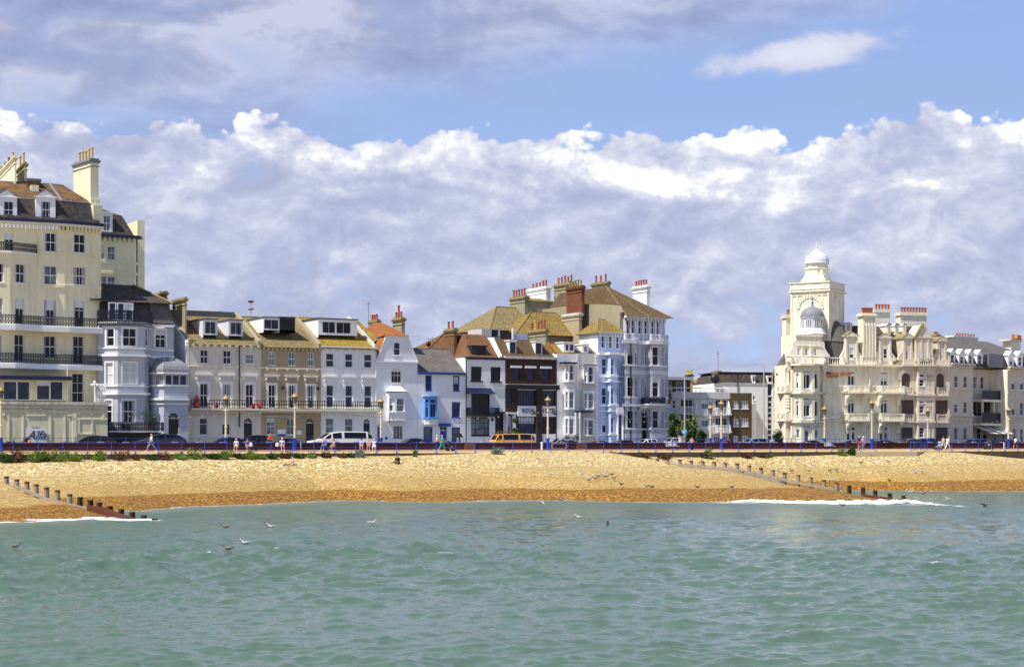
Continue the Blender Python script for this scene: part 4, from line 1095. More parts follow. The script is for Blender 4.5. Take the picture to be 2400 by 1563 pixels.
mansard(b, 1356.3, 1402, 829, 806, .2, 2.6, 'slateg', .0, 0, topmat='slateg', back=8)
b.dormer(1365, 1379.5, 808, 828, .5, [(1369, 1376, 812, 825)], roof='trim', wall='trim', cols=2, rows=1, g='b')
mb = MB()
for i in range(26):
    zz = .6 + i * .48
    if zz < b.z(832): mb.box(ROW, b.u(1394.5), b.u(1402), -.07 - .02 * (i % 2), -.001, zz, zz + .4)
b.part(mb, 'quoins', 'white2')
mb = MB(); mb.box(ROW, b.u(1347), b.u(1376), -1.6, -.01, b.z(966.5), b.z(963)); p2 = mb; b.part(mb, 'porch_roof', 'navy')
mb = MB(); mb.box(ROW, b.u(1349, -1.5), b.u(1351.5, -1.5), -1.5, -1.3, .4, b.z(967)); mb.box(ROW, b.u(1359, -1.5), b.u(1361, -1.5), -1.5, -1.3, .4, b.z(967)); b.part(mb, 'porch_post', 'trim')
for px in (1329, 1350.5):
    q = ROW.P(px, -2.2); pot_plant((q.x, q.y, 1.1), .38, 1.3, 'leafd', 'dark flowering pot plant outside the ' + ('white narrow house' if px < 1340 else 'porch of the narrow houses'), 25)

# ================================================================== 13  light blue house
b = B('tall_house', 'light blue house with golden hipped roof and bay windows', 'house', ROW, 1366, 1463)
b.xr = 1410
zU = b.z(781); SW = dict(frame='trim', g='b', cols=1, rows=2, bar=.06)
b.body([(1402, 0), (1462, 0)], 4.8, 781, [X(787, 816, [(1409.5, 1417), (1427, 1434), (1444, 1451)], surround=.12, **SW),
    X(840, 878, [(1411, 1422)], **SW), X(909, 946.5, [(1411, 1421.5)], **SW), X(977.5, 1014, [(1411, 1421.5)], surround=.1, **SW)], 'blue')
bw = [(1423, 0), (1431.5, -1.3), (1446, -1.3), (1453.5, 0)]
b.body(bw, 0, 829, [X(840, 878, [(1432.5, 1438.5), (1446.5, 1450.5)], **SW), X(909, 946.5, [(1432.5, 1438.5), (1446.5, 1450.5)], **SW), X(977.5, 1014, [(1432.5, 1438.5)], **SW)], 'blue', name='bay_wall')
for y0, y1, o in ((826, 832, .3), (880, 884, .15), (893, 896, .28), (948, 952, .15), (962, 965, .2), (1017, 1020, .15)):
    b.band([(1402, 0), (1423, 0)], y0, y1, o, 'trim'); b.band(bw, y0, y1, o, 'trim'); b.band([(1453.5, 0), (1462, 0)], y0, y1, o, 'trim')
b.dentils(1402, 1462, 0, 783, 789, .4, .5, 'trim'); b.band([(1401, 0), (1463, 0)], 778, 782, .55, 'grime', 'cornice')
mb = MB(); zz = zU
for i in range(30):
    z = .6 + i * .48
    if z < b.z(790): mb.box(ROW, b.u(1402) - .04, b.u(1406.5), -.06 - .02 * (i % 2), -.001, z, z + .4); mb.mi = 0
b.part(mb, 'quoins', 'blue'); mb = MB()
for i in range(30):
    z = .6 + i * .48
    if z < b.z(790): mb.box(ROW, b.u(1457.5), b.u(1462), -.06 - .02 * (i % 2), -.001, z, z + .4)
b.part(mb, 'quoins', 'blue')
mb = MB(); ue = b.u(1402); mb.box(ROW, ue - .06, ue - .001, .05, 4.8, .4, zU - .3); b.part(mb, 'end_wall', 'white')
# hipped roof
u0, u1 = b.u(1402) - .5, b.u(1463) + .2; zr = b.z(745)
rf = MB(); P1, P2, P3, P4 = ROW.W(u0, -.5, zU), ROW.W(u1, -.5, zU), ROW.W(u1, 5.3, zU), ROW.W(u0, 5.3, zU); ap0, ap1 = ROW.W(u0 + 1.9, 2.3, zr), ROW.W(u1 - 1.8, 2.3, zr)
rf.poly([P1, P2, ap1, ap0]); rf.poly([P4, P1, ap0]); rf.poly([P2, P3, ap1]); rf.poly([P3, P4, ap0, ap1]); rf.poly([P4, P3, P2, P1]); r = b.part(rf, 'roof', 'tiley')
rd = MB(); rd.tube([P1, ap0], .09, 6); rd.tube([P2, ap1], .08, 6); rd.tube([ap0, ap1], .1, 6); b.part(rd, 'ridge_tiles', 'moss', r)
for px in (1447.5, 1459):
    mb = MB(); q = ROW.P(px, -1.3); mb.lathe(q.x, q.y, [(.22, .4), (.2, .6), (.17, b.z(975)), (.24, b.z(973)), (.24, b.z(971))], 12); b.part(mb, 'porch_column', 'trim')
mb = MB(); mb.box(ROW, b.u(1445, -1.5), b.u(1462, -1.5), -1.6, -.01, b.z(971) + .001, b.z(964)); mb.box(ROW, b.u(1446, -1.5), b.u(1461.5, -1.5), -1.55, -1.4, b.z(963.9), b.z(954)); b.part(mb, 'porch_roof', 'trim')

# ================================================================== 14  tall grey-lavender house
b = B('corner_house', 'tall grey-lavender corner house with balustrades, bays and a white chimney', 'house', ROW, 1463, 1568)
b.xr = 1470
zE = b.z(745)
b.body([(1463.5, 0), (1559, 0)], 12, 745, [C(749, 781, 6, [1471.5, 1483.5, 1500, 1514, 1530, 1541.5], g='b', cols=1, rows=2, fw=.05, bar=.05)], 'lav', zb=b.z(801))
b.band([(1463, 0), (1562, 0)], 740, 745, .6, 'lavtrim', 'cornice'); b.dentils(1464, 1560, 0, 745, 752, .4, .55, 'lavtrim')
mb = MB()
for px in (1466.5, 1477.5, 1489, 1492, 1506.5, 1522, 1536, 1549, 1556): u = b.u(px); mb.box(ROW, u - .12, u + .12, -.12, -.001, b.z(799), b.z(752)); 
b.part(mb, 'pilasters', 'lavtrim')
bays = [(1463.5, -.01), (1465.5, -1.5), (1485, -1.5), (1497, -.02), (1520, -.02), (1527, -1.5), (1547, -1.5), (1559, -.4), (1564, .4)]
bays = [(1463.5, -.3), (1464.5, -1.5), (1486, -1.5), (1497.5, -.3), (1518, -.3), (1525, -1.5), (1548, -1.5), (1557, -.3), (1566, -.3)]
ws = []
for y0, y1 in ((811, 854), (884, 929), (962, 1003)):
    ws += [X(y0, y1, [(1470, 1484.5), (1529, 1543.5)], g='d' if True else 'g', cols=1, rows=2, surround=.1, sm='lavtrim'), X(y0 + 1, y1, [(1489, 1494.8), (1504, 1508), (1512, 1516.6), (1551, 1555.5), (1519.2, 1523.6), (1560, 1564)], g='g', cols=1, rows=2, fw=.06)]
b.body(bays, 12, 803, ws, 'lav', name='bay_wall')
for y0, y1, o, mt in ((798, 806, .35, 'lavtrim'), (855, 859, .2, 'lavtrim'), (868, 877, .04, 'lavtrim'), (930, 934, .15, 'lavtrim'), (947, 953, .35, 'lavtrim'), (1004, 1007, .2, 'lavtrim'), (1016, 1026, .04, 'lavtrim')): b.band(bays, y0, y1, o, mt)
L = b.line(bays); z0, z1 = b.z(798) + .02, b.z(783)
for seg in (L[0:4], L[5:9]):
    mb = rail_mesh(seg, z0, z1, 'stone'); b.part(mb, 'balustrade', 'lavtrim')
balcony(b, b.line([(1502, -.4), (1541, -.4)]), b.z(946, v=-1), 1.9, b.z(929.5) - b.z(946), style='dense', step=.2, slab='lavtrim', th=.2)
mb = MB(); u0, u1 = b.u(1498, -.5), b.u(1541, -.5); zt_, zb_ = b.z(949), b.z(965)
for i in range(9):
    t = (i + .5) / 9; u = u0 + (u1 - u0) * t; mb.poly([ROW.W(u - .25, -.32, zb_), ROW.W(u + .25, -.32, zb_), ROW.W(u + (t - .5) * 1.2 + .3, -2.2, zt_), ROW.W(u + (t - .5) * 1.2 - .3, -2.2, zt_)]); 
b.part(mb, 'fan_vault', 'lavtrim')
door(b.root, Fr(ROW.w(0, -.5), A), b.u(1505, -.4), b.u(1515, -.4), .9, b.z(968), 'black', v=.1, arch=False)
mb = MB()
for i in range(7): mb.box(ROW, b.u(1506) - .2, b.u(1520) + .1, -.9 - .3 * (i + 1), -.9 - .3 * i, .36, 1.9 - i * .2)
b.part(mb, 'front_steps', 'lavtrim')
mb = MB(); mb.tube([ROW.W(b.u(1514), -.9, b.z(1006)), ROW.W(b.u(1541), -3.4, b.z(1025))], .04, 5); mb.tube([ROW.W(b.u(1541), -3.4, .4), ROW.W(b.u(1541), -3.4, b.z(1013))], .04, 5); b.part(mb, 'handrail', 'iron')
# big hipped roof
u0, u1 = b.u(1463), b.u(1562) + .5; z0 = zE + .15
rf = MB(); P1, P2, P3, P4 = ROW.W(u0, -.8, z0), ROW.W(u1, -.8, z0), ROW.W(u1, 24, z0), ROW.W(u0, 24, z0)
ap0 = ROW.W(u0 + 1.2, 6.5, z0 + 4.6); ap1 = ROW.W(u0 + 1.2, 19, z0 + 4.6)
rf.poly([P1, P2, ap0]); rf.poly([P2, P3, ap1, ap0]); rf.poly([P3, P4, ap1]); rf.poly([P4, P1, ap0, ap1]); r = b.part(rf, 'roof', 'tilebg')
rd = MB(); rd.tube([P2, ap0], .09, 6); rd.tube([P1, ap0], .1, 6); rd.tube([P1 + (P2 - P1) * .48, ap0 + Vector((0, 0, -.1))], .08, 4); b.part(rd, 'ridge_tiles', 'tileg', r)
b.chimney(1483, 1516, 1523, 671, 735, 7, 'white', n=5, ph=14, cap='white')
mb = MB(); mb.tube([ROW.W(b.u(1463.3), -.3, b.z(745)), ROW.W(b.u(1463.3), -1.6, b.z(800)), ROW.W(b.u(1463.3), -1.6, .5)], .09, 6); b.part(mb, 'downpipe', 'black')

# ================================================================== 15  older roofs and chimneys behind
F4 = Fr(ROW.w(0, 13), A)
b = B('rear_building', 'grey cement rear building with stone-tiled and golden roofs and many chimneys behind the brick hotel', 'building', F4, 1165, 1470, v=3)
b.xr = 1240
b.body([(1150, 0), (1460, 0)], 14, 800, [], 'conc')
b.gable(1146, 1262, -.4, 770, 6, 716, 'tileg', back=12, hipl=4.6, hipr=0)
b.xr = 1300
F5 = Fr(ROW.w(0, 10.2), A); b.fr = F5
b.body([(1206, 0), (1400, 0)], 4, 783, [], 'conc', zb=8)
b.gable(1206, 1386, -.4, 779, 4, 728, 'tiley', back=9, hipl=5.2, hipr=3.2, name='golden_roof')
b.fr = F4
b.xr = 1240
b.chimney(1195, 1230, 1239, 696, 760, 8, 'conc', n=5, ph=18)
b.chimney(1236.6, 1272, 1287, 676, 730, 12, 'white', n=4, ph=13, cap='white'); b.chimney(1263, 1280, 1290, 674, 730, 10, 'white', n=2, ph=15, cap='white')
mb = MB(); mb.box(F4, F4.U(1238, 8), F4.U(1300, 8), 8, 9, 8, F4.Z(706, 1260, 8)); b.part(mb, 'cement_gable_wall', 'conc'); mb = MB(); mb.pu(F4, [(7.9, F4.Z(706, 1260, 8) + .01), (11.6, F4.Z(706, 1260, 8) + .01), (11.6, F4.Z(699, 1260, 8) + .3)], F4.U(1240, 8), F4.U(1300, 8)); b.part(mb, 'lean_to_roof', 'tiley')
b.chimney(1299, 1340, 1350, 664, 740, 6, 'conc', n=5, ph=17)
b.chimney(1387, 1424, 1430, 662, 740, 4, 'conc', n=3, ph=17)
b.xr = 1340
F6 = Fr(ROW.w(0, 5.0), A); b.fr = F6
b.chimney(1318, 1357, 1364, 736, 815, 3.0, 'tan', n=0, cap='grime'); b.chimney(1327.5, 1363, 1370, 672, 737, 3.0, 'brickr', n=5, ph=15, pot=('pottan', 'moss'), cap='brickr')
F7 = Fr(ROW.w(0, 9.5), A); b.fr = F7; b.xr = 1440
mb = MB(); ub = ROW.U(1463); pv_ = [(ROW.V(x, ub), ROW.Z(y, x, ROW.V(x, ub))) for x, y in ((1462, 732), (1456, 717), (1427, 714), (1373, 713))]
prof = [(.3, 8), (.3, pv_[0][1] - .3)] + pv_ + [(pv_[-1][0] + 14, pv_[-1][1]), (pv_[-1][0] + 14, 8)]
mb.pu(ROW, prof, ub - .5, ub - .02); b.part(mb, 'cement_gable_wall', 'conc')
b.fr = F4; b.xr = 1170
mb = MB(); u1 = F4.U(1196, 8); mb.box(F4, u1 - .5, u1, 8, 8 + F4.V(1166, u1) - 8, 8, F4.Z(726, 1196, 8)); b.part(mb, 'cement_gable_wall', 'conc')
b.fr = F7; b.xr = 1380
mb = MB(); mb.box(F7, F7.U(1366, 6), F7.U(1390, 6), 6, 9, F7.Z(730, 1370, 6), F7.Z(694, 1370, 6)); b.part(mb, 'roof_room', 'trim')
f2 = Fr(F7.w(0, 5.98), A)
for a, c in ((1370, 1376), (1378, 1386)): window(b.root, f2, f2.U(a), f2.U(c), f2.Z(709, a), f2.Z(697, a), v=0, cols=1, rows=1, g='d', sill=False)
mb = MB(); u0, u1 = F7.U(1366, 5.7), F7.U(1391, 5.7); z = F7.Z(693, 1370, 6); zq = F7.Z(668, 1370, 8)
mb.poly([F7.W(u0 - .5, 5.5, z), F7.W(u1 + .3, 5.5, z), F7.W(u1, 9.5, zq), F7.W(u0 + 1.8, 9.5, zq)]); mb.poly([F7.W(u0 - .5, 5.5, z), F7.W(u0 + 1.8, 9.5, zq), F7.W(u0 - .5, 13, z)]); mb.poly([F7.W(u1 + .3, 5.5, z), F7.W(u1 + .3, 13, z), F7.W(u1, 9.5, zq)])
b.part(mb, 'roof', 'tiley')
# white box dormer and sky-blue wall between the brick hotel roof and the rear building
b = B('roof_extension', 'white and dark roof extension with a sky-blue wall above the brown tiled roof', 'building', F5, 1128, 1240)
b.fr = Fr(ROW.w(0, 8.6), A); b.xr = 1140
b.body([(1129, 0), (1172, 0)], 4, 771, [X(773, 788, [(1152, 1168)], g='d', cols=2, rows=1, frame='navy')], 'conc2', zb=9)
b.body([(1172.3, .4), (1202, .4)], 4, 776, [], 'black', zb=9, name='dark_wall'); b.body([(1202.3, .2), (1237, .2)], 3, 779, [], 'blue', zb=9, name='blue_wall')
mb = MB(); mb.box(b.fr, b.u(1200.5), b.u(1203.5), -.1, .15, 9, b.z(766)); b.part(mb, 'white_post', 'trim')
# ================================================================== 16  modern flats
FM = Fr(ROW.P(1567, 2), math.radians(14))
b = B('flats', 'low modern grey concrete flats with recessed balconies and a tan brick end', 'building', FM, 1567, 1762)
b.xr = 1640
b.body([(1560, 0), (1711, 0)], 10, 919, [X(936, 1040, [(1595, 1624)], g='d', cols=3, rows=1, sill=False), X(936, 958.5, [(1644, 1661)], g='g', cols=2, rows=1), X(937, 958, [(1661.5, 1670)], g='d', cols=1, rows=2),
    X(979, 1000, [(1644, 1661)], g='g', cols=2, rows=1), X(979, 999, [(1661.5, 1670)], g='d', cols=1, rows=2), X(936, 971, [(1677, 1704)], g='d', cols=4, rows=1, sill=False), X(979, 1013, [(1677, 1704)], g='d', cols=4, rows=1, sill=False),
    X(1022, 1040, [(1672, 1688), (1690, 1706)], g='g', cols=3, rows=1), X(937, 958, [(1576, 1584)], g='b', cols=1, rows=2)], 'conc2')
b.body([(1711.5, -.3), (1762, -.3)], 10.4, 920, [X(939, 958, [(1718, 1731), (1737, 1754)], g='g', cols=3, rows=1, bar=.12, curtain=1.5), X(980, 999, [(1718, 1731), (1737, 1754)], g='g', cols=3, rows=1, bar=.12, curtain=1.5), X(1021, 1040, [(1718, 1731), (1737, 1754)], g='g', cols=3, rows=1, bar=.12)], 'brickt', name='brick_wall')
for y0, y1 in ((919, 934), (960, 975), (1001, 1017)):
    b.band([(1560, 0), (1643, 0)] if y0 != 960 else [(1624, 0), (1676, 0)], y0, y1, .25, 'conc2', 'balcony_fascia')
    b.band([(1643.5, 0), (1711, 0)] if y0 != 960 else [(1704.5, 0), (1711, 0)], y0, y1, .22, 'conc2', 'balcony_fascia')
for x0, x1, y0, y1 in ((1593, 1627, 953, 970), (1676, 1705, 955, 972), (1676, 1705, 996, 1013)):
    z0, z1 = b.z(y1), b.z(y0); L = b.line([(x0, 0), (x1, 0)])
    balcony(b, L, z0, 1.2, z1 - z0, mat='trim', style='bars', slab='conc2', step=.2)
    mb = MB(); u = b.u(x1 + (1 if x1 < 1650 else .5)); z2 = b.z(y0 - 19); mb.poly([FM.W(u, -.01, z2), FM.W(u, -1.2, z0), FM.W(u, -.01, z0)]); mb.poly([FM.W(u + .12, -.01, z0), FM.W(u + .12, -1.2, z0), FM.W(u + .12, -.01, z2)]); mb.poly([FM.W(u, -.01, z2), FM.W(u + .12, -.01, z2), FM.W(u + .12, -1.2, z0), FM.W(u, -1.2, z0)]); b.part(mb, 'balcony_fin', 'trim')
b.body([(1560, 2.2), (1618, 2.2)], 9, 891, [X(894, 913, [(1567, 1575)], g='g', cols=1, rows=2), X(895, 918, [(1584, 1610)], g='g', cols=4, rows=1)], 'brickt', zb=b.z(918.9), name='penthouse_wall')
mb = MB(); mb.box(FM, b.u(1555, 1), b.u(1632, 1), .6, 9.5, b.z(890), b.z(883)); b.part(mb, 'penthouse_roof', 'trim')
mb = MB(); zt_ = b.z(909, v=.3); mb.tube([FM.W(b.u(1565), .3, zt_), FM.W(b.u(1711), .3, zt_)], .06, 5)
for i in range(14): u = b.u(1565) + (b.u(1711) - b.u(1565)) * i / 13; mb.tube([FM.W(u, .3, zt_), FM.W(u, .3, b.z(919))], .03, 4)
b.part(mb, 'roof_railing', 'trim')
b.chimney(1606, 1621, 1624, 880, 890, 8, 'felt', n=4, ph=10, pot='pottan', cap='felt')
q = FM.P(1569, -.8); pot_plant((q.x, q.y, b.z(947)), .45, 1.6, 'leafd', 'pink-flowering basket on the balcony edge beside the grey-lavender house', 90, cat='plant', name='flower_basket')
# older roof seen above the flats
FO = Fr(ROW.P(1640, 30), A)
b = B('old_house', 'distant old house with mossy stone-tiled roof seen above the concrete flats', 'house', FO, 1615, 1690)
b.xr = 1640
b.body([(1612, 0), (1700, 0)], 9, 918, [], 'conc')
b.gable(1612, 1672, 0, 918, 5, 889, 'tileg', back=10)
b.gable(1655, 1700, -.5, 915, 6, 886, 'slate', back=12, name='slate_roof')
b.party(1665, 'moss', .5, .3)
b.chimney(1668, 1680, 1690, 872, 915, 2, 'conc', n=0)

# ================================================================== 17  white block with slate mansard
FW = Fr(ROW.P(1674, 9), math.radians(14))
b = B('apartment_block', 'white rendered apartment block with dark mansard and vertical glazed stair strip', 'building', FW, 1674, 1845)
b.xr = 1740
b.body([(1674, 0), (1850, 0)], 9, 899, [X(927, 938, [(1764.5, 1770)], g='g', cols=1, rows=1), X(929, 1032, [(1799, 1810)], g='b', cols=1, rows=8, fw=.12, bar=.25, frame='conc2', sill=False), X(899.5, 928, [(1799, 1810)], g='b', cols=1, rows=1, sill=False)], 'white')
mb = MB(); mb.box(FW, b.u(1673), b.u(1850), -.12, -.001, b.z(899), b.z(898)); b.part(mb, 'coping', 'trim')
mansard(b, 1677, 1851, 898.5, 873, .1, .9, 'slate', 1.1, .2, back=9)
mb = MB(); mb.box(FW, b.u(1688), b.u(1845), .7, 9.2, b.z(873), b.z(871.3)); b.part(mb, 'roof_edge', 'navy')
b.dormer(1762.5, 1770.5, 881, 898, .15, [(1764, 1769, 884, 895)], roof='trim', wall='trim', cols=1, rows=1, g='d', over=.02); b.dormer(1798.5, 1811, 882, 898, .1, [(1800.5, 1809, 883.5, 896)], roof='trim', wall='trim', cols=1, rows=1, g='d', over=.02)
mb = MB(); mb.tube([FW.W(b.u(1729), -.1, b.z(873)), FW.W(b.u(1729), -.1, b.z(920))], .07, 6); b.part(mb, 'downpipe', 'black')
b.chimney(1671, 1682, 1686, 873, 898, 1.2, 'conc', n=0)
mb = MB(); q = FW.W(b.u(1674), -.4, b.z(889)); mb.ball(q, .65, 12, sy=.35); b.part(mb, 'satellite_dish', 'black')
mb = MB(); q = FW.W(b.u(1683, 2), 2, b.z(873)); mb.tube([q, q + Vector((0, 0, 3.2))], .04, 5); mb.tube([q + Vector((-.3, 0, 2.8)), q + Vector((.3, 0, 2.8))], .03, 5); b.part(mb, 'aerial', 'felt')
b.body([(1761, -1.2), (1772.5, -1.2)], -.01, 946, [], 'conc2', name='low_wing')

# ================================================================== 18  ivory hotel with tower
FV = Fr(ROW.P(1838), math.radians(16))
b = B('grand_hotel', 'ornate ivory hotel with domed tower, small lead cupola, pediment dormers and balustraded balconies', 'hotel', FV, 1838, 2224)
b.xr = 1940
FD = dict(cols=2, rows=1, bar=.12, fw=.1)
zC = b.z(856)
# main front
ws = [X(880, 903, [(1987, 2003), (2064, 2080)], g='b', **FD), X(872, 876, [(1987, 2003), (2064, 2080)], g='d', cols=1, rows=1), X(943, 968, [(1987, 2003), (2064, 2080)], g='b', **FD), X(937.5, 941, [(1987, 2003), (2064, 2080)], g='d', cols=1, rows=1),
      X(1012, 1031, [(1985, 1992.5), (1996.5, 2004), (2062, 2069), (2073, 2080)], g='d', cols=1, rows=2, split=.8), X(1000, 1009, [(1985, 1992.5), (1996.5, 2004), (2062, 2069), (2073, 2080)], g='d', cols=1, rows=1, sill=False)]
b.body([(1930, 0), (2112.5, 0)], 14, (zC,), ws, 'hotel', zb=.35)
# right wing with loggias, slightly forward
b.xr = 2160
zR = zC
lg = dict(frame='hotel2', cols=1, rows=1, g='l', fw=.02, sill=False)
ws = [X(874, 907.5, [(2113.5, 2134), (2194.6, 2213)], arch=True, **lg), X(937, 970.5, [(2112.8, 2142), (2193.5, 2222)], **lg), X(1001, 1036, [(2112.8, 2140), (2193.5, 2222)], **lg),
      X(876.5, 884, [(2155, 2166)], g='b', cols=1, rows=1), X(889, 905, [(2155, 2166)], g='b', cols=1, rows=2), X(939, 945, [(2155, 2166)], g='b', cols=1, rows=1), X(951, 968, [(2155, 2166)], g='b', cols=1, rows=2), X(1001.5, 1025, [(2155, 2166)], g='b', cols=1, rows=3),
      X(877, 886, [(2173.5, 2176), (2178, 2180.5), (2182.5, 2185)], g='b', cols=1, rows=1, fw=.04, sill=False), X(890, 905, [(2173.5, 2176), (2178, 2180.5), (2182.5, 2185)], g='b', cols=1, rows=2, fw=.04, sill=False), X(939, 946, [(2173.5, 2176), (2178, 2180.5), (2182.5, 2185)], g='b', cols=1, rows=1, fw=.04, sill=False), X(952, 968, [(2173.5, 2176), (2178, 2180.5), (2182.5, 2185)], g='b', cols=1, rows=2, fw=.04, sill=False), X(1001, 1028, [(2174, 2178.5), (2180.5, 2185)], g='b', cols=1, rows=4, fw=.05, sill=False)]
b.body([(2112.8, -.5), (2147, -.5), (2152, -1.1), (2190, -1.1), (2192.5, -.5), (2226, -.5)], 13.9, (zR,), ws, 'hotel2', name='wing_wall')
w2 = [(2112.8, -.5), (2147, -.5), (2152, -1.1), (2190, -1.1), (2192.5, -.5), (2226, -.5)]
# loggia interiors: the panes above stand for the back walls, shade put into their dark colour; balustrades and arch ribs in front
for x0, x1, y0, y1 in ((2113.5, 2141, 907.5, 924), (2194.6, 2222, 907.5, 925), (2112.8, 2142, 970.8, 987), (2193.5, 2222, 970.8, 988)):
    f = b.fr; z0, z1 = f.Z(y1, 2160), f.Z(y0, 2160)
    mb = rail_mesh([f.P(x0, -.75), f.P(x1, -.75)], z0, z1, 'stone'); mb.band([f.P(x0, -.5), f.P(x1, -.5)], z0 - .2, z0 - .001, .45); b.part(mb, 'balustrade', 'hotel2')
for cx_, y1 in ((2124, 874), (2204, 874)):
    mb = MB(); u = b.u(cx_, -.5); r0 = (b.u(2134, -.5) - b.u(2113.5, -.5)) / 2; zc = b.z(874, v=-.5) - r0
    for k in range(13):
        a0 = math.pi * k / 12; a1 = math.pi * (k + .75) / 12
        P = lambda r, a: (u + r * math.cos(a), zc + r * math.sin(a))
        mb.pv(FV, [P(r0 + .06, a0), P(r0 + .06, a1), P(r0 + .55, a1), P(r0 + .55, a0)], -.62, -.502)
    b.part(mb, 'arch_stones', 'hotel2')
mainl = [(1930, 0), (2112.5, 0)]
b.xr = 2000
for y0, y1, o in ((854, 858.5, .7), (904.5, 907, .15), (919, 922, .25), (968, 970, .12), (984.5, 987.5, .25)):
    b.band(mainl, y0, y1, o, 'hotel', 'string_course')
b.xr = 2160
for y0, y1, o in ((854.5, 859, .5), (923, 928, .2), (986, 991, .2), (868, 870, .08), (934, 936, .1)): b.band(w2, y0, y1, o, 'hotel2', 'string_course')
b.xr = 2000
# corner pavilion
b.xr = 1890
PV = 3
pav = [(1841, -.6), (1858, -.6), (1863, -1.9), (1876, -2.4), (1903, -2.4), (1918, -1.9), (1924, -.6), (1937, -.6)]
PW = dict(g='d', frame='trim', cols=1, rows=1, fw=.09)
b.body(pav, PV, 856, [X(875, 911, [(1865.5, 1871.5), (1909, 1917)], **PW), X(869, 873.5, [(1865.5, 1871.5), (1880.5, 1899), (1909, 1917)], **PW), X(877, 911, [(1880.5, 1899)], g='d', frame='trim', cols=2, rows=1, fw=.1, bar=.12),
    X(940, 975.5, [(1865.5, 1871.5), (1909, 1917)], **PW), X(933, 938, [(1865.5, 1871.5), (1880.5, 1899), (1909, 1917)], **PW), X(941, 976, [(1880.5, 1899)], g='d', frame='trim', cols=2, rows=1, fw=.1, bar=.12),
    X(1006.5, 1027, [(1865.5, 1873.5), (1908, 1918)], g='g', cols=1, rows=1, fw=.1), X(1008, 1036, [(1885.5, 1896.5)], g='g', cols=1, rows=1, fw=.1), X(996, 1004, [(1864, 1873), (1882, 1898), (1906, 1919)], g='w', cols=1, rows=1, fw=.06)], 'hotel', name='pavilion_wall')
for y0, y1, o in ((854, 858.5, .55), (863, 866, .12), (919, 924, .35), (928, 930.5, .1), (985, 991, .35), (996, 997.5, .1), (1000, 1001, .05)): b.band(pav, y0, y1, o, 'hotel', 'string_course')
mb = MB()
for px in (1861.5, 1877, 1902.5, 1921): 
    u = b.u(px, -2.0)
    for y0, y1 in ((866, 918), (931, 984), (998, 1036)): mb.box(FV, u - .2, u + .2, -2.52 if 1870 < px < 1910 else -1.75, -1.2, b.z(y1, v=-2), b.z(y0, v=-2))
b.part(mb, 'pilasters', 'hotel')
for px in (1847, 1932):
    mb = MB(); q = FV.w(b.u(px, -.95), -.95)
    for y0, y1 in ((866, 903), (926, 966)):
        z0, z1 = b.z(y1), b.z(y0); mb.lathe(q.x, q.y, [(.3, z0), (.3, z0 + .25), (.22, z0 + .3), (.2, z1 - .5), (.3, z1 - .3), (.34, z1)], 12)
        if y0 > 900:
            for k in range(4): mb.lathe(q.x, q.y, [(.2, z0 + .6 + k * .42), (.32, z0 + .64 + k * .42), (.32, z0 + .8 + k * .42), (.2, z0 + .84 + k * .42)], 12)
    for y in (906, 972): mb.box(FV, b.u(px, -.95) - .42, b.u(px, -.95) + .42, -1.3, -.55, b.z(y + 15), b.z(y - 3))
    mb.box(FV, b.u(px, -.95) - .4, b.u(px, -.95) + .4, -1.15, -.55, b.z(866) + .001, b.z(859)); b.part(mb, 'column', 'hotel')
# left side balcony and wall
FS = Fr(FV.P(1822, 2.5), math.radians(16))
b.body([(1826, 2.4), (1841.5, 2.4)], 3.2, 921, [X(938, 966, [(1828, 1835)], g='w', cols=1, rows=1)], 'hotel', name='side_wall')
mb = MB(); mb.prism([FV.P(1846, 3.01), FV.P(1929, 3.01), FV.P(1929, 13), FV.P(1850, 13)], .4, zC - .05); b.part(mb, 'rear_wall', 'hotel')
for y0, y1 in ((905, 919), (968, 984)):
    mb = rail_mesh([FV.P(1820, 1.0), FV.P(1852, -1.2)], b.z(y1), b.z(y0), 'stone'); mb.prism([FV.P(1820, .8), FV.P(1853, -1.35), FV.P(1853, 1), FV.P(1824, 3)], b.z(y1 + 3), b.z(y1) - .001); b.part(mb, 'balustrade', 'hotel')
mb = MB(); p = FV.W(b.u(1826, 4), 4, b.z(874)); ap = FV.W(b.u(1843, 3), 3.5, b.z(822)); L = [FV.W(b.u(1822, 2), 2, b.z(874)), FV.W(b.u(1843, 2), 2, b.z(874)), FV.W(b.u(1843, 2), 4.5, b.z(874)), FV.W(b.u(1825, 2), 4.5, b.z(874))]
for i in range(4): mb.poly([L[i], L[(i + 1) % 4], ap])
mb.prism([(q.x, q.y) for q in L], b.z(879), b.z(874) - .01); b.part(mb, 'turret_roof', 'slateg')
# parapet
b.xr = 1900
L = b.line([(1841, -.9), (1937, -.9)])
mb = MB(); mb.prism([FV.P(1842, -.9), FV.P(1936, -.9), FV.P(1936, 2), FV.P(1842, 2)], zC + .01, b.z(838))
for px in (1849, 1866, 1883, 1900, 1926): mb.box(FV, b.u(px, -.9) - .15, b.u(px, -.9) + .15, -1.0, -.901, zC + .01, b.z(840))
for px in (1851, 1930): q = FV.w(b.u(px, -1.1), -1.1); mb.lathe(q.x, q.y, [(.2, zC), (.45, zC + .35), (.48, zC + .7), (.35, zC + 1.0), (.5, zC + 1.1)], 12)
b.part(mb, 'parapet', 'hotel')
b.xr = 2000
zP = b.z(838)
mb = rail_mesh([FV.P(1938, .1), FV.P(1971, .1)], zC + .01, zP, 'stone'); b.part(mb, 'balustrade', 'hotel')
mb = MB(); mb.box(FV, b.u(1971.5), b.u(2087), -.1, .3, zC + .01, zP)
for px in (1975, 2008, 2019, 2027, 2034, 2042, 2050, 2087): mb.box(FV, b.u(px) - .18, b.u(px) + .18, -.25, -.101, zC + .01, zP + .05)
b.part(mb, 'parapet', 'hotel')
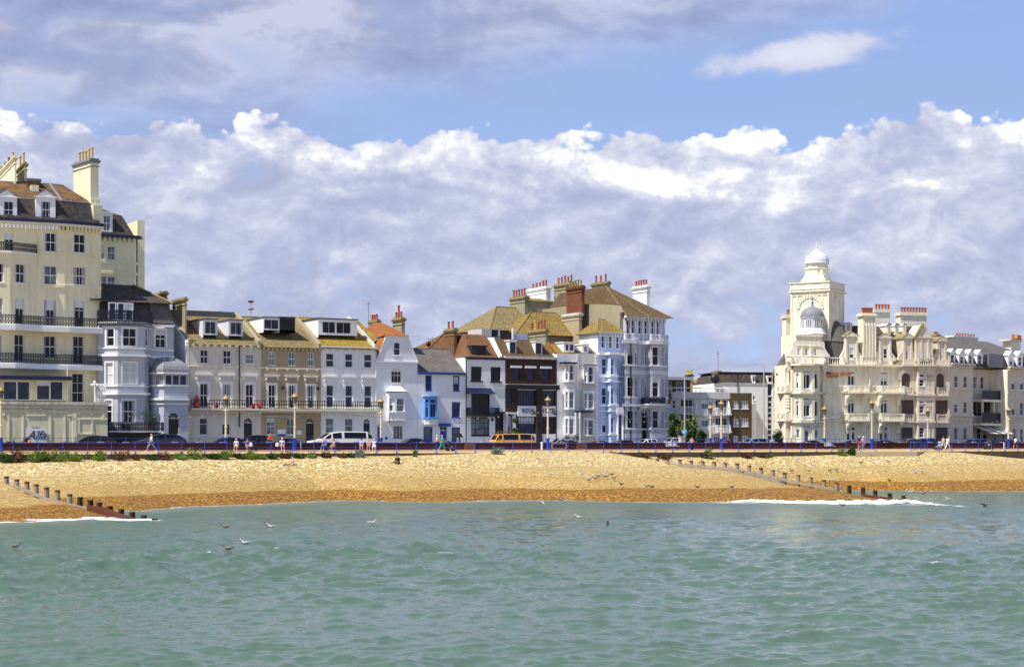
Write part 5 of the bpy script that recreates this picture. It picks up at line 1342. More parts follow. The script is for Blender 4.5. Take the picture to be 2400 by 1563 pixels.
mb = rail_mesh([FV.P(2088, .1), FV.P(2112, .1)], zC + .01, zP, 'stone'); b.part(mb, 'balustrade', 'hotel')
mb = MB(); mb.box(FV, b.u(2112.8), b.u(2151, -.5), -.6, -.2, zC + .01, zP - .15); mb.box(FV, b.u(2190, -.5), b.u(2226, -.5), -.6, -.2, zC + .01, zP - .15); b.part(mb, 'parapet', 'hotel2')
mb = rail_mesh([FV.P(2152, -1.3), FV.P(2188, -1.3)], zC + .01, zP, 'stone'); b.part(mb, 'balustrade', 'hotel2')
# slate mansard
mb = MB(); u0, u1 = b.u(1932, 2), b.u(2224, 2); zs = zC + .1; zm, zt = b.z(795), b.z(757)
for a, c, d, e, z_0, z_1 in ((u0, u1, 1.0, 1.7, zs, zm), (u0, u1 - 1, 1.7, 5.0, zm, zt)):
    mb.poly([FV.W(a, d, z_0), FV.W(c, d, z_0), FV.W(c - (1 if z_0 == zs else 3.2), e, z_1), FV.W(a, e, z_1)])
mb.poly([FV.W(u1, 1.0, zs), FV.W(u1, 13, zs), FV.W(u1 - 4.2, 13, zt), FV.W(u1 - 4.2, 5, zt)])
mb.poly([FV.W(u0, 5, zt), FV.W(u1 - 4.2, 5, zt), FV.W(u1 - 4.2, 13, zt), FV.W(u0, 13, zt)])
b.part(mb, 'mansard_roof', 'slate'); b.sl = (1.0, zs, (zm - zs) / .7, u0, u1, 5.0, zt)
# rounded slate corner turret
q = FV.w(b.u(1955, 2.6), 2.6); mb = MB(); R = 2.3
mb.lathe(q.x, q.y, [(R, zs), (R, b.z(802)), (R + .1, b.z(800)), (R * .9, b.z(790)), (R * .62, b.z(768)), (R * .3, b.z(752)), (.05, b.z(748))], 20); b.part(mb, 'round_roof', 'slateg')
# pediment dormers
def ped(b, x0, x1, wx0, wx1, ya, yb, y0, y1, v, mat='hotel', side=True):
    f2 = Fr(FV.w(0, v), FV.ang); z0, z1, zp = b.z(838) - 1.0, b.z(yb), b.z(ya)
    u0, u1 = f2.U(x0), f2.U(x1); h = (f2.U(wx0), f2.U(wx1), f2.Z(y1, wx0), f2.Z(y0, wx0)); mb = MB()
    wall_face(mb, f2, u0, u1, z0, z1, [h], .15)
    for u in (u0, u1): mb.poly([f2.W(u, 0, z0), f2.W(u, 3.2, z0), f2.W(u, 3.2, z1), f2.W(u, 0, z1)])
    m = (u0 + u1) / 2
    mb.pv(f2, [(u0 - .2, z1), (u1 + .2, z1), (u1 + .2, z1 + .15), (m, zp), (u0 - .2, z1 + .15)], -.25, 3.2)
    for s, u in ((-1, u0), (1, u1)):
        mb.box(f2, min(u, u - s * .3), max(u, u - s * .3), -.12, -.001, z0 + .3, z1)
        if side:
            hh = (z1 - z0)
            arc = [(u, z0 + hh * .75), (u + s * .18, z0 + hh * .5), (u + s * .5, z0 + hh * .38), (u + s * .75, z0 + hh * .28), (u + s * .75, z0 + hh * .15), (u, z0 + hh * .15)]
            if s < 0: arc = arc[::-1]
            mb.pv(f2, arc, .02, .4)
    d = b.part(mb, 'pediment_dormer', mat)
    window(b.root, f2, *h, v=.1, cols=1, rows=2, g='b', fw=.1, sill=False)
    r = MB(); r.poly([f2.W(u0 - .25, -.3, z1 + .17), f2.W(m, -.3, zp + .03), f2.W(m, 3.2, zp + .03), f2.W(u0 - .25, 3.2, z1 + .17)]); r.poly([f2.W(m, -.3, zp + .03), f2.W(u1 + .25, -.3, z1 + .17), f2.W(u1 + .25, 3.2, z1 + .17), f2.W(m, 3.2, zp + .03)]); b.part(r, 'dormer_roof', 'moss', d)
ped(b, 1981, 2010, 1990.5, 2001.5, 778, 789, 815, 845, -.1)
ped(b, 2060, 2088, 2070, 2080, 780, 791, 817, 846, -.1)
b.xr = 2160
ped(b, 2117, 2138, 2123, 2129, 782, 794, 822, 846, -.4, 'hotel2'); ped(b, 2197, 2217, 2203, 2208, 788, 799, 823, 852, -.4, 'hotel2')
f2 = Fr(FV.w(0, -.9), FV.ang); mb = MB(); u0, u1 = f2.U(2148), f2.U(2187); z0, z1, z2 = b.z(838) - .6, b.z(790), b.z(762); m = (u0 + u1) / 2
mb.pv(f2, [(u0, z0), (u1, z0), (u1, z1 - .2), (u1 - .6, z1 + .5), (m + .3, z2), (m - .3, z2), (u0 - .1, z1)], 0, 3)
for k in (.3, .7): mb.box(f2, u0 + (u1 - u0) * k - .12, u0 + (u1 - u0) * k + .12, -.1, -.001, z0, z1)
mb.box(f2, u0 - .1, u1 + .1, -.15, -.001, z1 - .2, z1); gd = b.part(mb, 'gable_front', 'hotel2')
mb = MB(); mb.pv(f2, [(u0 - .35, z1 - .1), (u0 - .1, z1 - .1), (m - .25, z2 + .05), (m - .35, z2 + .3)], -.2, .3); b.part(mb, 'lichened_coping', 'moss', gd)
f3 = Fr(FV.w(0, -.97), FV.ang)
for a in (2157, 2174): window(b.root, f3, f3.U(a), f3.U(a + 4.5), b.z(841), b.z(824), v=0, cols=1, rows=1, g='b', sill=False, fw=.05)
# barrel-roofed dormers
b.xr = 2000
def barrel(x0, x1, y0, y1, v, L=3.5):
    u0, u1 = b.u(x0, v), b.u(x1, v); z0 = b.z(y1); zt = b.z(y0); m = (u0 + u1) / 2; r = (u1 - u0) / 2; mb = MB()
    arc = [(m + r * math.cos(math.pi * k / 8), zt - r + r * math.sin(math.pi * k / 8)) for k in range(9)]
    mb.mi = 0; mb.pv(FV, [(u0, z0), (u1, z0)] + arc, v, v + L)
    o = b.part(mb, 'arched_dormer', ['hotel', 'leadw'])
    mb = MB(); R = r + .1
    a2 = [(m + R * math.cos(math.pi * k / 8), zt - r + R * math.sin(math.pi * k / 8)) for k in range(9)]
    for p, q in zip(a2, a2[1:]): mb.poly([FV.W(p[0], v - .15, p[1]), FV.W(p[0], v + L, p[1]), FV.W(q[0], v + L, q[1]), FV.W(q[0], v - .15, q[1])], True)
    b.part(mb, 'arched_lead_roof', 'leadw', o)
    f = Fr(FV.w(0, v - .02), FV.ang); window(b.root, f, u0 + r * .4, u1 - r * .4, z0 + .5, zt - r * .3, v=0, cols=2, rows=3, g='b', sill=False, fw=.06)
for x0, x1 in ((1981, 1996), (2079, 2088), (2097, 2107), (2116, 2124)): barrel(x0, x1, 754, 781, 2.3, 4.5)
# ribbed central stack and rear chimneys
b.xr = 2033
mb = MB(); u0, u1 = b.u(2023, -.2), b.u(2052, -.2); mb.box(FV, u0, u1, -.2, 1.4, zC, b.z(737))
for k in range(5): u = u0 + (u1 - u0) * (k + .1) / 4.2; mb.box(FV, u - .1, u + .1, -.35, -.201, zP, b.z(757))
st = b.part(mb, 'chimney', 'hotel')
mb = MB(); mb.box(FV, u0 - .25, u1 + .25, -.45, 1.65, b.z(741), b.z(738)); mb.box(FV, u0 - .1, u1 + .1, -.3, 1.5, b.z(738) + .001, b.z(734)); b.part(mb, 'chimney_cap', 'hotel', st)
def potrow(st, xs, y0, y1, v, mat='pot'):
    for px in xs:
        q = FV.w(b.u(px, v), v); z0, z1 = b.z(y1, xs[0], v), b.z(y0, xs[0], v); mb = MB(); h = z1 - z0
        mb.lathe(q.x, q.y, [(.2, z0), (.15, z0 + h * .2), (.15, z0 + h * .7), (.21, z0 + h * .8), (.21, z1), (.14, z1)], 10); b.part(mb, 'chimney_pot', mat, st)
potrow(st, [2022 + 5.2 * k for k in range(5)], 721, 734.5, .5)
def stack(x0, x1, y0, y1, v, d, pots, ph, mat='hotel'):
    u0, u1 = b.u(x0, v), b.u(x1, v); mb = MB(); mb.box(FV, u0, u1, v, v + d, b.z(y1, x0, v), b.z(y0, x0, v)); s = b.part(mb, 'chimney', mat)
    mb = MB(); mb.box(FV, u0 - .2, u1 + .2, v - .2, v + d + .2, b.z(y0 + 6, x0, v), b.z(y0 + 3, x0, v)); mb.box(FV, u0 - .08, u1 + .08, v - .08, v + d + .08, b.z(y0, x0, v) + .001, b.z(y0, x0, v) + .1); b.part(mb, 'chimney_cap', 'trimc', s)
    potrow(s, [x0 + (x1 - x0) * (k + .5) / pots for k in range(pots)], y0 - ph, y0, v + d / 2)
stack(2050, 2086, 726, 760, 8, 1.4, 5, 13); stack(2110, 2172, 733, 765, 7, 1.4, 9, 13); stack(1842, 1862, 739, 856, 6, 1.3, 2, 13)
# balconies on scrolled brackets
b.xr = 1990
for x0, x1 in ((1977, 2027), (2054, 2108)):
    for y0, y1 in ((904.5, 918.5), (969.5, 984)):
        L = [FV.P(x0, 0), FV.P(x0, -1.4), FV.P(x1, -1.4), FV.P(x1, 0)]; z0, z1 = b.z(y1), b.z(y0)
        mb = MB(); mb.box(FV, b.u(x0, 0), b.u(x1, 0), -1.6, -.26, z0 - .25, z0 - .001); o = b.part(mb, 'balcony', 'hotel')
        uu0, uu1 = b.u(x0, 0), b.u(x1, 0)
        mb = rail_mesh([FV.w(uu0, -.3), FV.w(uu0, -1.4), FV.w(uu1, -1.4), FV.w(uu1, -.3)], z0, z1, 'stone'); b.part(mb, 'balustrade', 'hotel', o)
        for u in (uu0 + .35, uu1 - .35):
            mb = MB(); mb.pu(FV, [(-.01, z0 - .26), (-1.4, z0 - .26), (-1.35, z0 - .7), (-.8, z0 - .9), (-.55, z0 - 1.3), (-.5, z0 - 1.8), (-.25, z0 - 2.0), (-.01, z0 - 1.9)], u - .22, u + .22); b.part(mb, 'bracket', 'hotel', o)
mb = MB(); mb.tube([FV.W(b.u(2037), -.2, zC - .2), FV.W(b.u(2037), -.2, .5)], .1, 6); mb.box(FV, b.u(2037) - .25, b.u(2037) + .25, -.4, -.01, zC - .7, zC - .2); b.part(mb, 'downpipe', 'trimc')
# attic over the pavilion
b.xr = 1896
za, zb2 = zP + .01, b.z(784.5)
f2 = Fr(FV.w(0, -.5), FV.ang); mb = MB(); u0, u1 = f2.U(1868), f2.U(1924)
hs = [(f2.U(a), f2.U(c), b.z(833, v=-.5), b.z(816.5, v=-.5)) for a, c in ((1867.8 + 1, 1874.5), (1886, 1893.5), (1906, 1913.5))]
wall_face(mb, f2, f2.U(1866), f2.U(1926), za, zb2, hs, .12)
U0, U1 = f2.U(1866), f2.U(1926)
for u in (U0, U1): mb.poly([f2.W(u, 0, za), f2.W(u, 5, za), f2.W(u, 5, zb2), f2.W(u, 0, zb2)])
mb.poly([f2.W(U0, 0, zb2), f2.W(U1, 0, zb2), f2.W(U1, 5, zb2), f2.W(U0, 5, zb2)])
for s, u in ((-1, U0), (1, U1)):
    arc = [(u, b.z(797)), (u + s * .45, b.z(803)), (u + s * .5, b.z(815)), (u + s * .9, b.z(826)), (u + s * 1.3, b.z(833)), (u + s * 1.3, za), (u, za)]
    if s < 0: arc = arc[::-1]
    mb.pv(f2, arc, .03, .6)
mb.box(f2, U0 - .15, U1 + .15, -.15, -.001, b.z(789), b.z(785)); mb.box(f2, U0, U1, -.1, -.001, b.z(812), b.z(810))
for a in (1880, 1899.5): mb.box(f2, f2.U(a) - .12, f2.U(a) + .12, -.09, -.002, za, b.z(813))
b.part(mb, 'attic_wall', 'hotel')
for h in hs: window(b.root, f2, *h, v=.08, cols=2, rows=3, g='b', sill=False, fw=.07)
# cupola
q = FV.w(b.u(1904, 1.6), 1.6); o8 = math.pi / 8 + FV.ang
Zc = lambda y: b.z(y, 1904, 1.6)
mb = MB(); mb.lathe(q.x, q.y, [(2.15, Zc(784.4)), (2.0, Zc(780)), (1.75, Zc(772)), (1.7, Zc(769)), (1.62, Zc(768.9)), (1.62, Zc(747)), (1.8, Zc(746)), (1.85, Zc(744))], 8, o8, False); cp = b.part(mb, 'cupola', 'leadw')
prof = [(1.8, Zc(744) + .01)] + [(1.72 * math.cos(a), Zc(743) + (Zc(719) - Zc(743)) * math.sin(a)) for a in [math.pi / 2 * k / 7 for k in range(7)]] + [(.25, Zc(718)), (.12, Zc(712)), (.22, Zc(709)), (.05, Zc(705)), (.14, Zc(702)), (.03, Zc(695))]
mb = MB(); mb.lathe(q.x, q.y, prof, 16); b.part(mb, 'cupola_dome', 'lead', cp)
mb = MB()
for k in range(8):
    a = FV.ang + math.pi / 4 * k; c = Vector((q.x + 1.52 * math.cos(a), q.y + 1.52 * math.sin(a))); f = Fr(c, a + math.pi / 2)
    mb.box(f, -.42, .42, -.04, -.0, Zc(765), Zc(751))
b.part(mb, 'cupola_pane', 'gd', cp)
mb = MB()
for k in range(8):
    a = FV.ang + math.pi / 4 * k; c = Vector((q.x + 1.57 * math.cos(a), q.y + 1.57 * math.sin(a))); f = Fr(c, a + math.pi / 2)
    for u in (-.42, -.14, .14, .42): mb.box(f, u - .035, u + .035, -.05, .02, Zc(765), Zc(751))
    for t in (0, .33, .66, 1): z = Zc(765) + (Zc(751) - Zc(765)) * t; mb.box(f, -.45, .45, -.055, .025, z - .03, z + .03)
b.part(mb, 'cupola_glazing_bar', 'trim', cp)
# great tower
FT = Fr(FV.w(b.u(1854, 5), 5), math.radians(8))
u0, u1 = 0, FT.U(1943); dpt = max(5.0, min(9, FT.V(1982, u1))) if FT.V(1982, u1) > 0 else 6.5
class T: pass
FT2 = Fr(FT.o, math.radians(-32)); u1 = FT2.U(1943); zt = lambda y: FT2.Z(y, 1900)
dp = u1 * 1.02
FT2R = None
def tbox(mb, grow, y1, y0, fr=None):
    mb.box(FT2, -grow, u1 + grow, -grow, dp + grow, zt(y1), zt(y0))
mb = MB(); tbox(mb, 0, 800, 680); tbox(mb, .06, 679.9, 677); tbox(mb, .28, 684, 680.1); tbox(mb, .05, 676.9, 678) if 0 else None
tbox(mb, .1, 676.9, 663.5); tbox(mb, .22, 680, 677.01) if 0 else None; tbox(mb, .25, 663.4, 661)
for f, w in ((FT2, u1),):
    for u in (0, w): mb.box(f, u - .25 if u else -.04, u + .04 if u else .25, -.12, -.001, zt(800), zt(684.5))
    for u in (.9, w - 1.1): mb.box(f, u, u + .2, -.08, -.001, zt(800), zt(684.5))
    mb.box(f, -.05, w + .05, -.3, -.101, zt(678.5), zt(676))
    mb.box(f, 0, w, -.1, -.001, zt(693), zt(691))
    for k in (.12, .5, .88): mb.box(f, w * k - .3, w * k + .3, -.14, -.101, zt(676), zt(664))
tw = b.part(mb, 'tower', 'hotel')
mb = MB(); m = u1 / 2; zc = zt(724); R0 = u1 * .27
for k in range(13):
    a0 = math.pi * k / 13; a1 = math.pi * (k + .72) / 13; P = lambda r, a: (m + r * math.cos(a), zc + r * math.sin(a))
    mb.pv(FT2, [P(R0, a0), P(R0, a1), P(R0 + .55, a1), P(R0 + .55, a0)], -.14, -.001)
b.part(mb, 'arch_stones', 'hotel', tw)
FTR = Fr(FT2.w(u1, 0), FT2.ang + math.pi / 2)
mb = MB(); zc = zt(715); P = lambda r, a: (dp / 2 + r * math.cos(a), zc + r * math.sin(a))
for k in range(10):
    a0 = math.pi * k / 10; a1 = math.pi * (k + 1) / 10; mb.pv(FTR, [P(1.1, a0), P(1.1, a1), P(1.35, a1), P(1.35, a0)], -.1, -.001)
for s in (-1.35, 1.1): mb.box(FTR, dp / 2 + s, dp / 2 + s + .25, -.1, -.001, zt(735), zc)
for u in (.2, dp - .5): mb.box(FTR, u, u + .3, -.12, -.001, zt(800), zt(684.5))
b.part(mb, 'blind_arch', 'hotel', tw)
q = FT2.w(u1 / 2, dp / 2 - .3); mb = MB(); o8 = FT2.ang + math.pi / 8; zs_ = lambda y: FT2.Z(y, 1920, 2.5)
rr = 26.0 / FPX * q.y
mb.lathe(q.x, q.y, [(rr, zs_(662)), (rr, zs_(632)), (rr * 1.1, zs_(631)), (rr * 1.1, zs_(629)), (rr * .98, zs_(628.9)), (rr * .98, zs_(618))], 8, o8, False)
for k in range(4):
    a = FT2.ang + math.pi / 4 + k * math.pi / 2; f = Fr((q.x, q.y), a); D = rr * 1.45
    mb.pv(f, [(rr * .8, zs_(661)), (D * 1.05, zs_(661)), (D, zs_(657)), (D * .86, zs_(652)), (rr * 1.08, zs_(644)), (rr, zs_(634)), (rr * .8, zs_(634))], -.22, .22)
b.part(mb, 'belvedere', 'hotel', tw)
Rd = 28.5 / FPX * q.y
prof = [(Rd * 1.03, zs_(618)), (Rd * 1.03, zs_(616.5)), (Rd, zs_(616)), (Rd * .97, zs_(608)), (Rd * .84, zs_(600.5)), (Rd * .66, zs_(596.5)), (Rd * .42, zs_(592)), (Rd * .2, zs_(587)), (Rd * .08, zs_(583.5)), (Rd * .04, zs_(580)), (Rd * .11, zs_(578)), (Rd * .03, zs_(575)), (Rd * .08, zs_(573)), (.04, zs_(567.5))]
mb = MB(); mb.lathe(q.x, q.y, prof, 16, o8, False); td = b.part(mb, 'tower_dome', 'leadw', tw)
mb = MB()
# sign with shop letters
b.xr = 1940
mb = MB(); mb.box(FV, b.u(1935.5, -.4), b.u(1944, -.4), -.75, -.5, b.z(878), b.z(872)); o = b.part(mb, 'sign_block', 'bluep')
M['orange'] = m_plain('orange_sign_paint', (.85, .22, .02), .4)
mb = MB(); mb.box(FV, b.u(1935.5, -.4), b.u(1944, -.4), -.75, -.5, b.z(884), b.z(878.1)); b.part(mb, 'sign_block_lower', 'orange')
lettering('shore view', FV, b.u(1961.5), -.3, b.z(876), .95, 'orange', o, bold=.03); lettering('hotel', FV, b.u(1951.5), -.3, b.z(881.5), .7, 'navy', o)
mb = MB(); mb.box(FV, b.u(1945), b.u(1968), -.06, -.001, b.z(981), b.z(975)); o = b.part(mb, 'name_plate', 'trim')

# ================================================================== 19  cream terrace running away to the right
FX = Fr(FV.P(2225, -.3), math.radians(45))
b = B('seafront_terrace', 'long pale cream terrace with white gabled dormers, black balconies and blue-sided entrance awning', 'building', FX, 2225, 2420)
b.xr = 2262
SS = dict(g='b', cols=1, rows=2)
# left stretch, recess, right stretch
wsl = [C(880.8, 908, 8.5, [2241, 2262.7], **SS), C(941, 968, 8.5, [2241, 2262.7], **SS), C(1002, 1031, 8.5, [2241, 2262.7], **SS)]
zTt = b.z(861)
b.body([(2225.5, 0), (2280, 0)], 10, (zTt,), wsl, 'hotel2')
uR = b.u(2280); vR = 2.0
wsr = [C(882, 911, 8, [2285, 2302], **SS), X(937, 975, [(2281, 2302), (2306, 2326), (2331, 2360)], g='d', cols=2, rows=1, frame='hotel2', sill=False), X(1002, 1030, [(2290, 2300)], **SS), X(1018, 1040, [(2304, 2312)], g='d', cols=1, rows=1, frame='navy')]
b.body([(2279, vR), (2359, vR)], 10, (zTt,), wsr, 'hotel2', name='recessed_wall')
wst = [C(883, 913, 8.5, [2375, 2395, 2412], **SS), C(943, 973, 8.5, [2375, 2395, 2412], **SS), C(1004, 1036, 7, [2378, 2395], **SS)]
uu = b.u(2361.5, -.8)
b.body([(2361.5, -.8), (2440, -.8)], 10, (zTt,), wst, 'hotel2', name='projecting_wall')
mb = MB(); uL = b.u(2361.5, -.8); mb.box(FX, uL - .02, uL + .3, -.75, 5, .4, zTt); b.part(mb, 'return_wall', 'hotel')
for poly in ([(2225.5, 0), (2280, 0)], [(2361.5, -.8), (2440, -.8)]):
    for y0, y1, o in ((852, 857, .5), (858.5, 862, .3), (914, 917, .12), (971, 976, .25), (985, 987, .1)): b.band(poly, y0, y1, o, 'hotel2', 'string_course')
b.band([(2278, vR), (2361, vR)], 852, 862, .4, 'moss', 'string_course')
for ys, yt_, st in ((934, 912, 'dense'), (991, 965, 'dense')):
    z0, z1 = b.z(ys), b.z(yt_); L = b.line([(2279, vR), (2360, vR)]); balcony(b, L, z0, 1.7, z1 - z0, style=st, step=.22, slab='trimc', th=.35, ends=False)
mb = MB()
for px in (2303, 2330): u = b.u(px, .4); mb.box(FX, u - .15, u + .15, .35, .6, b.z(965), b.z(937.5))
b.part(mb, 'balcony_column', 'hotel2')
mansard(b, 2226, 2440, 855, 822, .3, 1.3, 'slate', .3, 0, back=10)
s0 = b.sl
for x0, x1 in ((2225.5, 2239), (2247, 2261), (2268, 2281), (2289.5, 2303.5), (2363, 2376), (2384, 2397)):
    dy = (x0 - 2225) * .033
    b.dormer(x0, x1, 828 + dy, 855 + dy, .5, [(x0 + 3, x1 - 3, 831 + dy, 852 + dy)], roof='leadw', wall='trim', flat=False, peak=.75, cols=1, rows=2, g='b', over=.15)
u0, u1 = b.u(2226), b.u(2440); zt0 = s0[6]
mb = MB(); ap0 = FX.W(b.u(2330), 6, zt0 + 2.3); ap1 = FX.W(b.u(2344), 7, zt0 + 2.5)
mb.poly([FX.W(u0 + .3, 1.3, zt0 + .01), FX.W(u1, 1.3, zt0 + .01), FX.W(u1 - 6, 6, zt0 + 2.4), FX.W(u0 + 8, 6, zt0 + 2.4)]); mb.poly([FX.W(u0 + .3, 1.3, zt0 + .01), FX.W(u0 + 8, 6, zt0 + 2.4), FX.W(u0 + .3, 11, zt0 + .01)])
b.part(mb, 'upper_roof', 'slateg')
b.fr = FX
def bx2(x0, x1, y0, y1, v, d, nm, mat):
    mb = MB(); mb.box(FX, b.u(x0, v), b.u(x1, v), v, v + d, FX.Z(y1, x0, v), FX.Z(y0, x0, v)); return b.part(mb, nm, mat)
c1 = bx2(2238, 2292, 789, 820, 6.2, 1.2, 'chimney', 'white'); mb = MB(); mb.box(FX, b.u(2236, 6), b.u(2294, 6), 6.0, 7.6, FX.Z(790, 2238, 6.2), FX.Z(786.5, 2238, 6.2)); b.part(mb, 'chimney_cap', 'trimc', c1)
for k in range(7):
    px = 2243 + k * 6.5; q = FX.w(b.u(px, 6.8), 6.8); z = FX.Z(788, 2243, 6.8); mb = MB(); mb.lathe(q.x, q.y, [(.16, z), (.13, z + .2), (.13, z + .4), (.18, z + .5)], 8); b.part(mb, 'chimney_pot', 'pot', c1)
c2 = bx2(2370, 2392, 797, 830, 6, 1.5, 'chimney', 'hotel'); mb = MB(); mb.box(FX, b.u(2368, 5.8), b.u(2396, 5.8), 5.8, 7.7, FX.Z(799, 2370, 6), FX.Z(795, 2370, 6)); b.part(mb, 'chimney_cap', 'hotel2', c2)
for k in range(5):
    px = 2374 + k * 4.4; q = FX.w(b.u(px, 6.8), 6.8); z = FX.Z(796, 2374, 6.8); mb = MB(); mb.lathe(q.x, q.y, [(.2, z), (.15, z + .2), (.15, z + .7), (.2, z + .8)], 8); b.part(mb, 'chimney_pot', random.choice(['pot', 'pottan']), c2)
mb = MB(); mb.box(FX, b.u(2316, .2), b.u(2350, .2), .15, .3, FX.Z(860, 2320, .2), FX.Z(829, 2320, .2)); b.part(mb, 'bleached_roof_panel', 'lead')
# awning
a0, a1 = b.u(2312, -1), b.u(2366, -1); mb = MB(); zt1, zb1_ = b.z(997), b.z(1016)
n = 6
for k in range(n):
    t0, t1 = a0 + (a1 - a0) * k / n, a0 + (a1 - a0) * (k + 1) / n - .04; mb.mi = k % 2
    mb.poly([FX.W(t0, 1.6, zt1), FX.W(t0, -1.8, zb1_), FX.W(t1, -1.8, zb1_), FX.W(t1, 1.6, zt1)])
mb.mi = 2; mb.poly([FX.W(a1, 1.6, zt1), FX.W(a1, -1.8, zb1_), FX.W(a1 + 1.5, -1.0, zb1_), FX.W(a1 + .6, 1.6, zb1_)])
b.part(mb, 'awning', ['lead', 'trimc', 'navy'])
for px in (2312, 2332, 2352): 
    mb = MB(); mb.tube([FX.W(b.u(px, -1.7), -1.7, .4), FX.W(b.u(px, -1.7), -1.7, zb1_)], .08, 6); b.part(mb, 'awning_post', 'black')
# roofs and stacks in the far background
FB = Fr(ROW.P(2190, 30), A)
b = B('distant_house', 'distant brown-roofed house with chimney pots just right of the hotel gables', 'house', FB, 2170, 2230)
b.xr = 2190
b.body([(2160, 0), (2250, 0)], 9, 815, [], 'hotel2')
b.gable(2160, 2250, 0, 815, 4, 789, 'slateo', back=9)
b.chimney(2183, 2196, 2204, 786, 800, 3, 'tan', n=4, ph=7)
# ================================================================== setting
def to_sw(X, Y):
    r = Vector((X, Y)) - RAIL.o
    return r.dot(RAIL.d), -r.dot(RAIL.n)
def sea_pt(px, py, z=SEA):
    Y = (EYE - z) * FPX / (py - HZ); return (px - 1200) / FPX * Y, Y
def sline(pts): return np.array([to_sw(*sea_pt(*p)) for p in pts])
SH_L = sline([(-260, 1228), (0, 1223), (120, 1219), (210, 1212), (330, 1214)])
SH_M = sline([(330, 1196), (430, 1187), (560, 1183), (700, 1176), (800, 1172), (1000, 1176), (1250, 1171), (1500, 1176), (1800, 1177), (1950, 1177), (2040, 1174), (2075, 1166)])
SH_R = sline([(2040, 1149), (2100, 1149), (2200, 1151), (2400, 1151), (2550, 1152)])
G1S, G2S = -57.2, 19.6
def groyne_s(k, w): return (G1S - (w - 46.7) * .115 * -1 * -1) if k == 0 else (15.2 + (w - 10.5) * .17 if w < 39 else 20.05 + (w - 39) * .05)
def gs_np(k, w):
    if k == 0: return -56.0 - np.clip(46.7 - w, -30, 60) * .13
    return np.where(w < 39, 15.2 + (w - 10.5) * .17, 20.05 + (w - 39) * .05)
def top_z():
    xs = [-200, 0, 200, 440, 700, 960, 1100, 1180, 1350, 1440, 1500, 1560, 1700, 1900, 1990, 2040, 2100, 2200, 2260, 2300, 2400, 2600]
    ys = [1086, 1082, 1077, 1072, 1069, 1067, 1062, 1059, 1058.5, 1061, 1066, 1070, 1070, 1067, 1064, 1061, 1058.5, 1058, 1059.5, 1064, 1074, 1078]
    s, z = [], []
    for x, y in zip(xs, ys):
        p = RAIL.P(x, -1.0); s.append(to_sw(p.x, p.y)[0]); z.append(EYE - (y - HZ) / FPX * p.y)
    return np.array(s), np.array(z)
TZ = top_z()
rng = np.random.RandomState(3)
def sines(x, y, n, lo, hi, seed=1):
    r = np.random.RandomState(seed); o = np.zeros_like(x)
    for i in range(n):
        L = np.exp(r.uniform(np.log(lo), np.log(hi))); a = r.uniform(0, 2 * np.pi); k = 2 * np.pi / L
        o += (L / hi) ** .7 * np.sin(k * (x * np.cos(a) + y * np.sin(a)) + r.uniform(0, 6.28))
    return o / math.sqrt(n)
def beach_h(s, w):
    s = np.asarray(s, float); w = np.asarray(w, float)
    g1, g2 = gs_np(0, w), gs_np(1, w)
    wl = np.interp(s, SH_L[:, 0], SH_L[:, 1]); wm = np.interp(s, SH_M[:, 0], SH_M[:, 1])
    wr = np.interp(s, SH_R[:, 0], SH_R[:, 1])
    wr = np.where(s < SH_R[0, 0], np.maximum(13.5, SH_R[0, 1] - (SH_R[0, 0] - s) * .36), wr)
    k = .7
    a = 1 / (1 + np.exp(-np.clip((s - g1) / .25, -30, 30))); c = 1 / (1 + np.exp(-np.clip((s - g2) / .25, -30, 30)))
    # blend the drop across each groyne only away from the wall
    wsh = wl * (1 - a) + wm * a; wsh = wsh * (1 - c) + wr * c
    wsh = np.maximum(wsh, 8)
    zt = np.interp(s, *TZ)
    f = w / wsh
    prof = zt + (SEA - zt) * f
    prof += np.where(f < 1, .16 * np.sin(np.clip(f, 0, 1) * np.pi * 5 + .4 * np.sin(s * .09)) * np.clip(f * 4, 0, 1) * np.clip((1 - f) * 4, 0, 1), 0)
    prof = np.where(f > 1, SEA - (w - wsh) * .10, prof)
    prof += .022 * sines(s, w, 14, 1.5, 9, 4) * np.clip(w / 3, 0, 1)
    return prof, wsh
def bz(X, Y):
    s, w = to_sw(X, Y); return float(beach_h(np.array([s]), np.array([w]))[0][0])
def beach_hit(px, py):
    k = (px - 1200) / FPX; lo = None
    for i in range(900):
        Y = 90 + i * .25; z = EYE - (py - HZ) / FPX * Y
        if z <= max(bz(k * Y, Y), SEA): return k * Y, Y, z
    return k * 190, 190, 0
def grid_obj(name, X, Y, Z, mat, attrs=None, smooth=True):
    ny, nx = X.shape; me = bpy.data.meshes.new(name)
    co = np.stack([X, Y, Z], -1).reshape(-1, 3).astype(np.float32)
    i = np.arange((ny - 1) * (nx - 1)); r, c = i // (nx - 1), i % (nx - 1); a = r * nx + c
    f = np.stack([a, a + 1, a + nx + 1, a + nx], -1).astype(np.int32)
    me.vertices.add(len(co)); me.vertices.foreach_set('co', co.ravel())
    me.loops.add(f.size); me.loops.foreach_set('vertex_index', f.ravel())
    me.polygons.add(len(f)); me.polygons.foreach_set('loop_start', np.arange(0, f.size, 4, dtype=np.int32)); me.polygons.foreach_set('loop_total', np.full(len(f), 4, dtype=np.int32))
    me.polygons.foreach_set('use_smooth', np.full(len(f), smooth))
    me.update(calc_edges=True); me.materials.append(mat)
    for k, v in (attrs or {}).items():
        at = me.attributes.new(k, 'FLOAT', 'POINT'); at.data.foreach_set('value', v.ravel().astype(np.float32))
    o = bpy.data.objects.new(name, me); COL.objects.link(o); ORG[o.name] = Vector((0, 0, 0)); return o

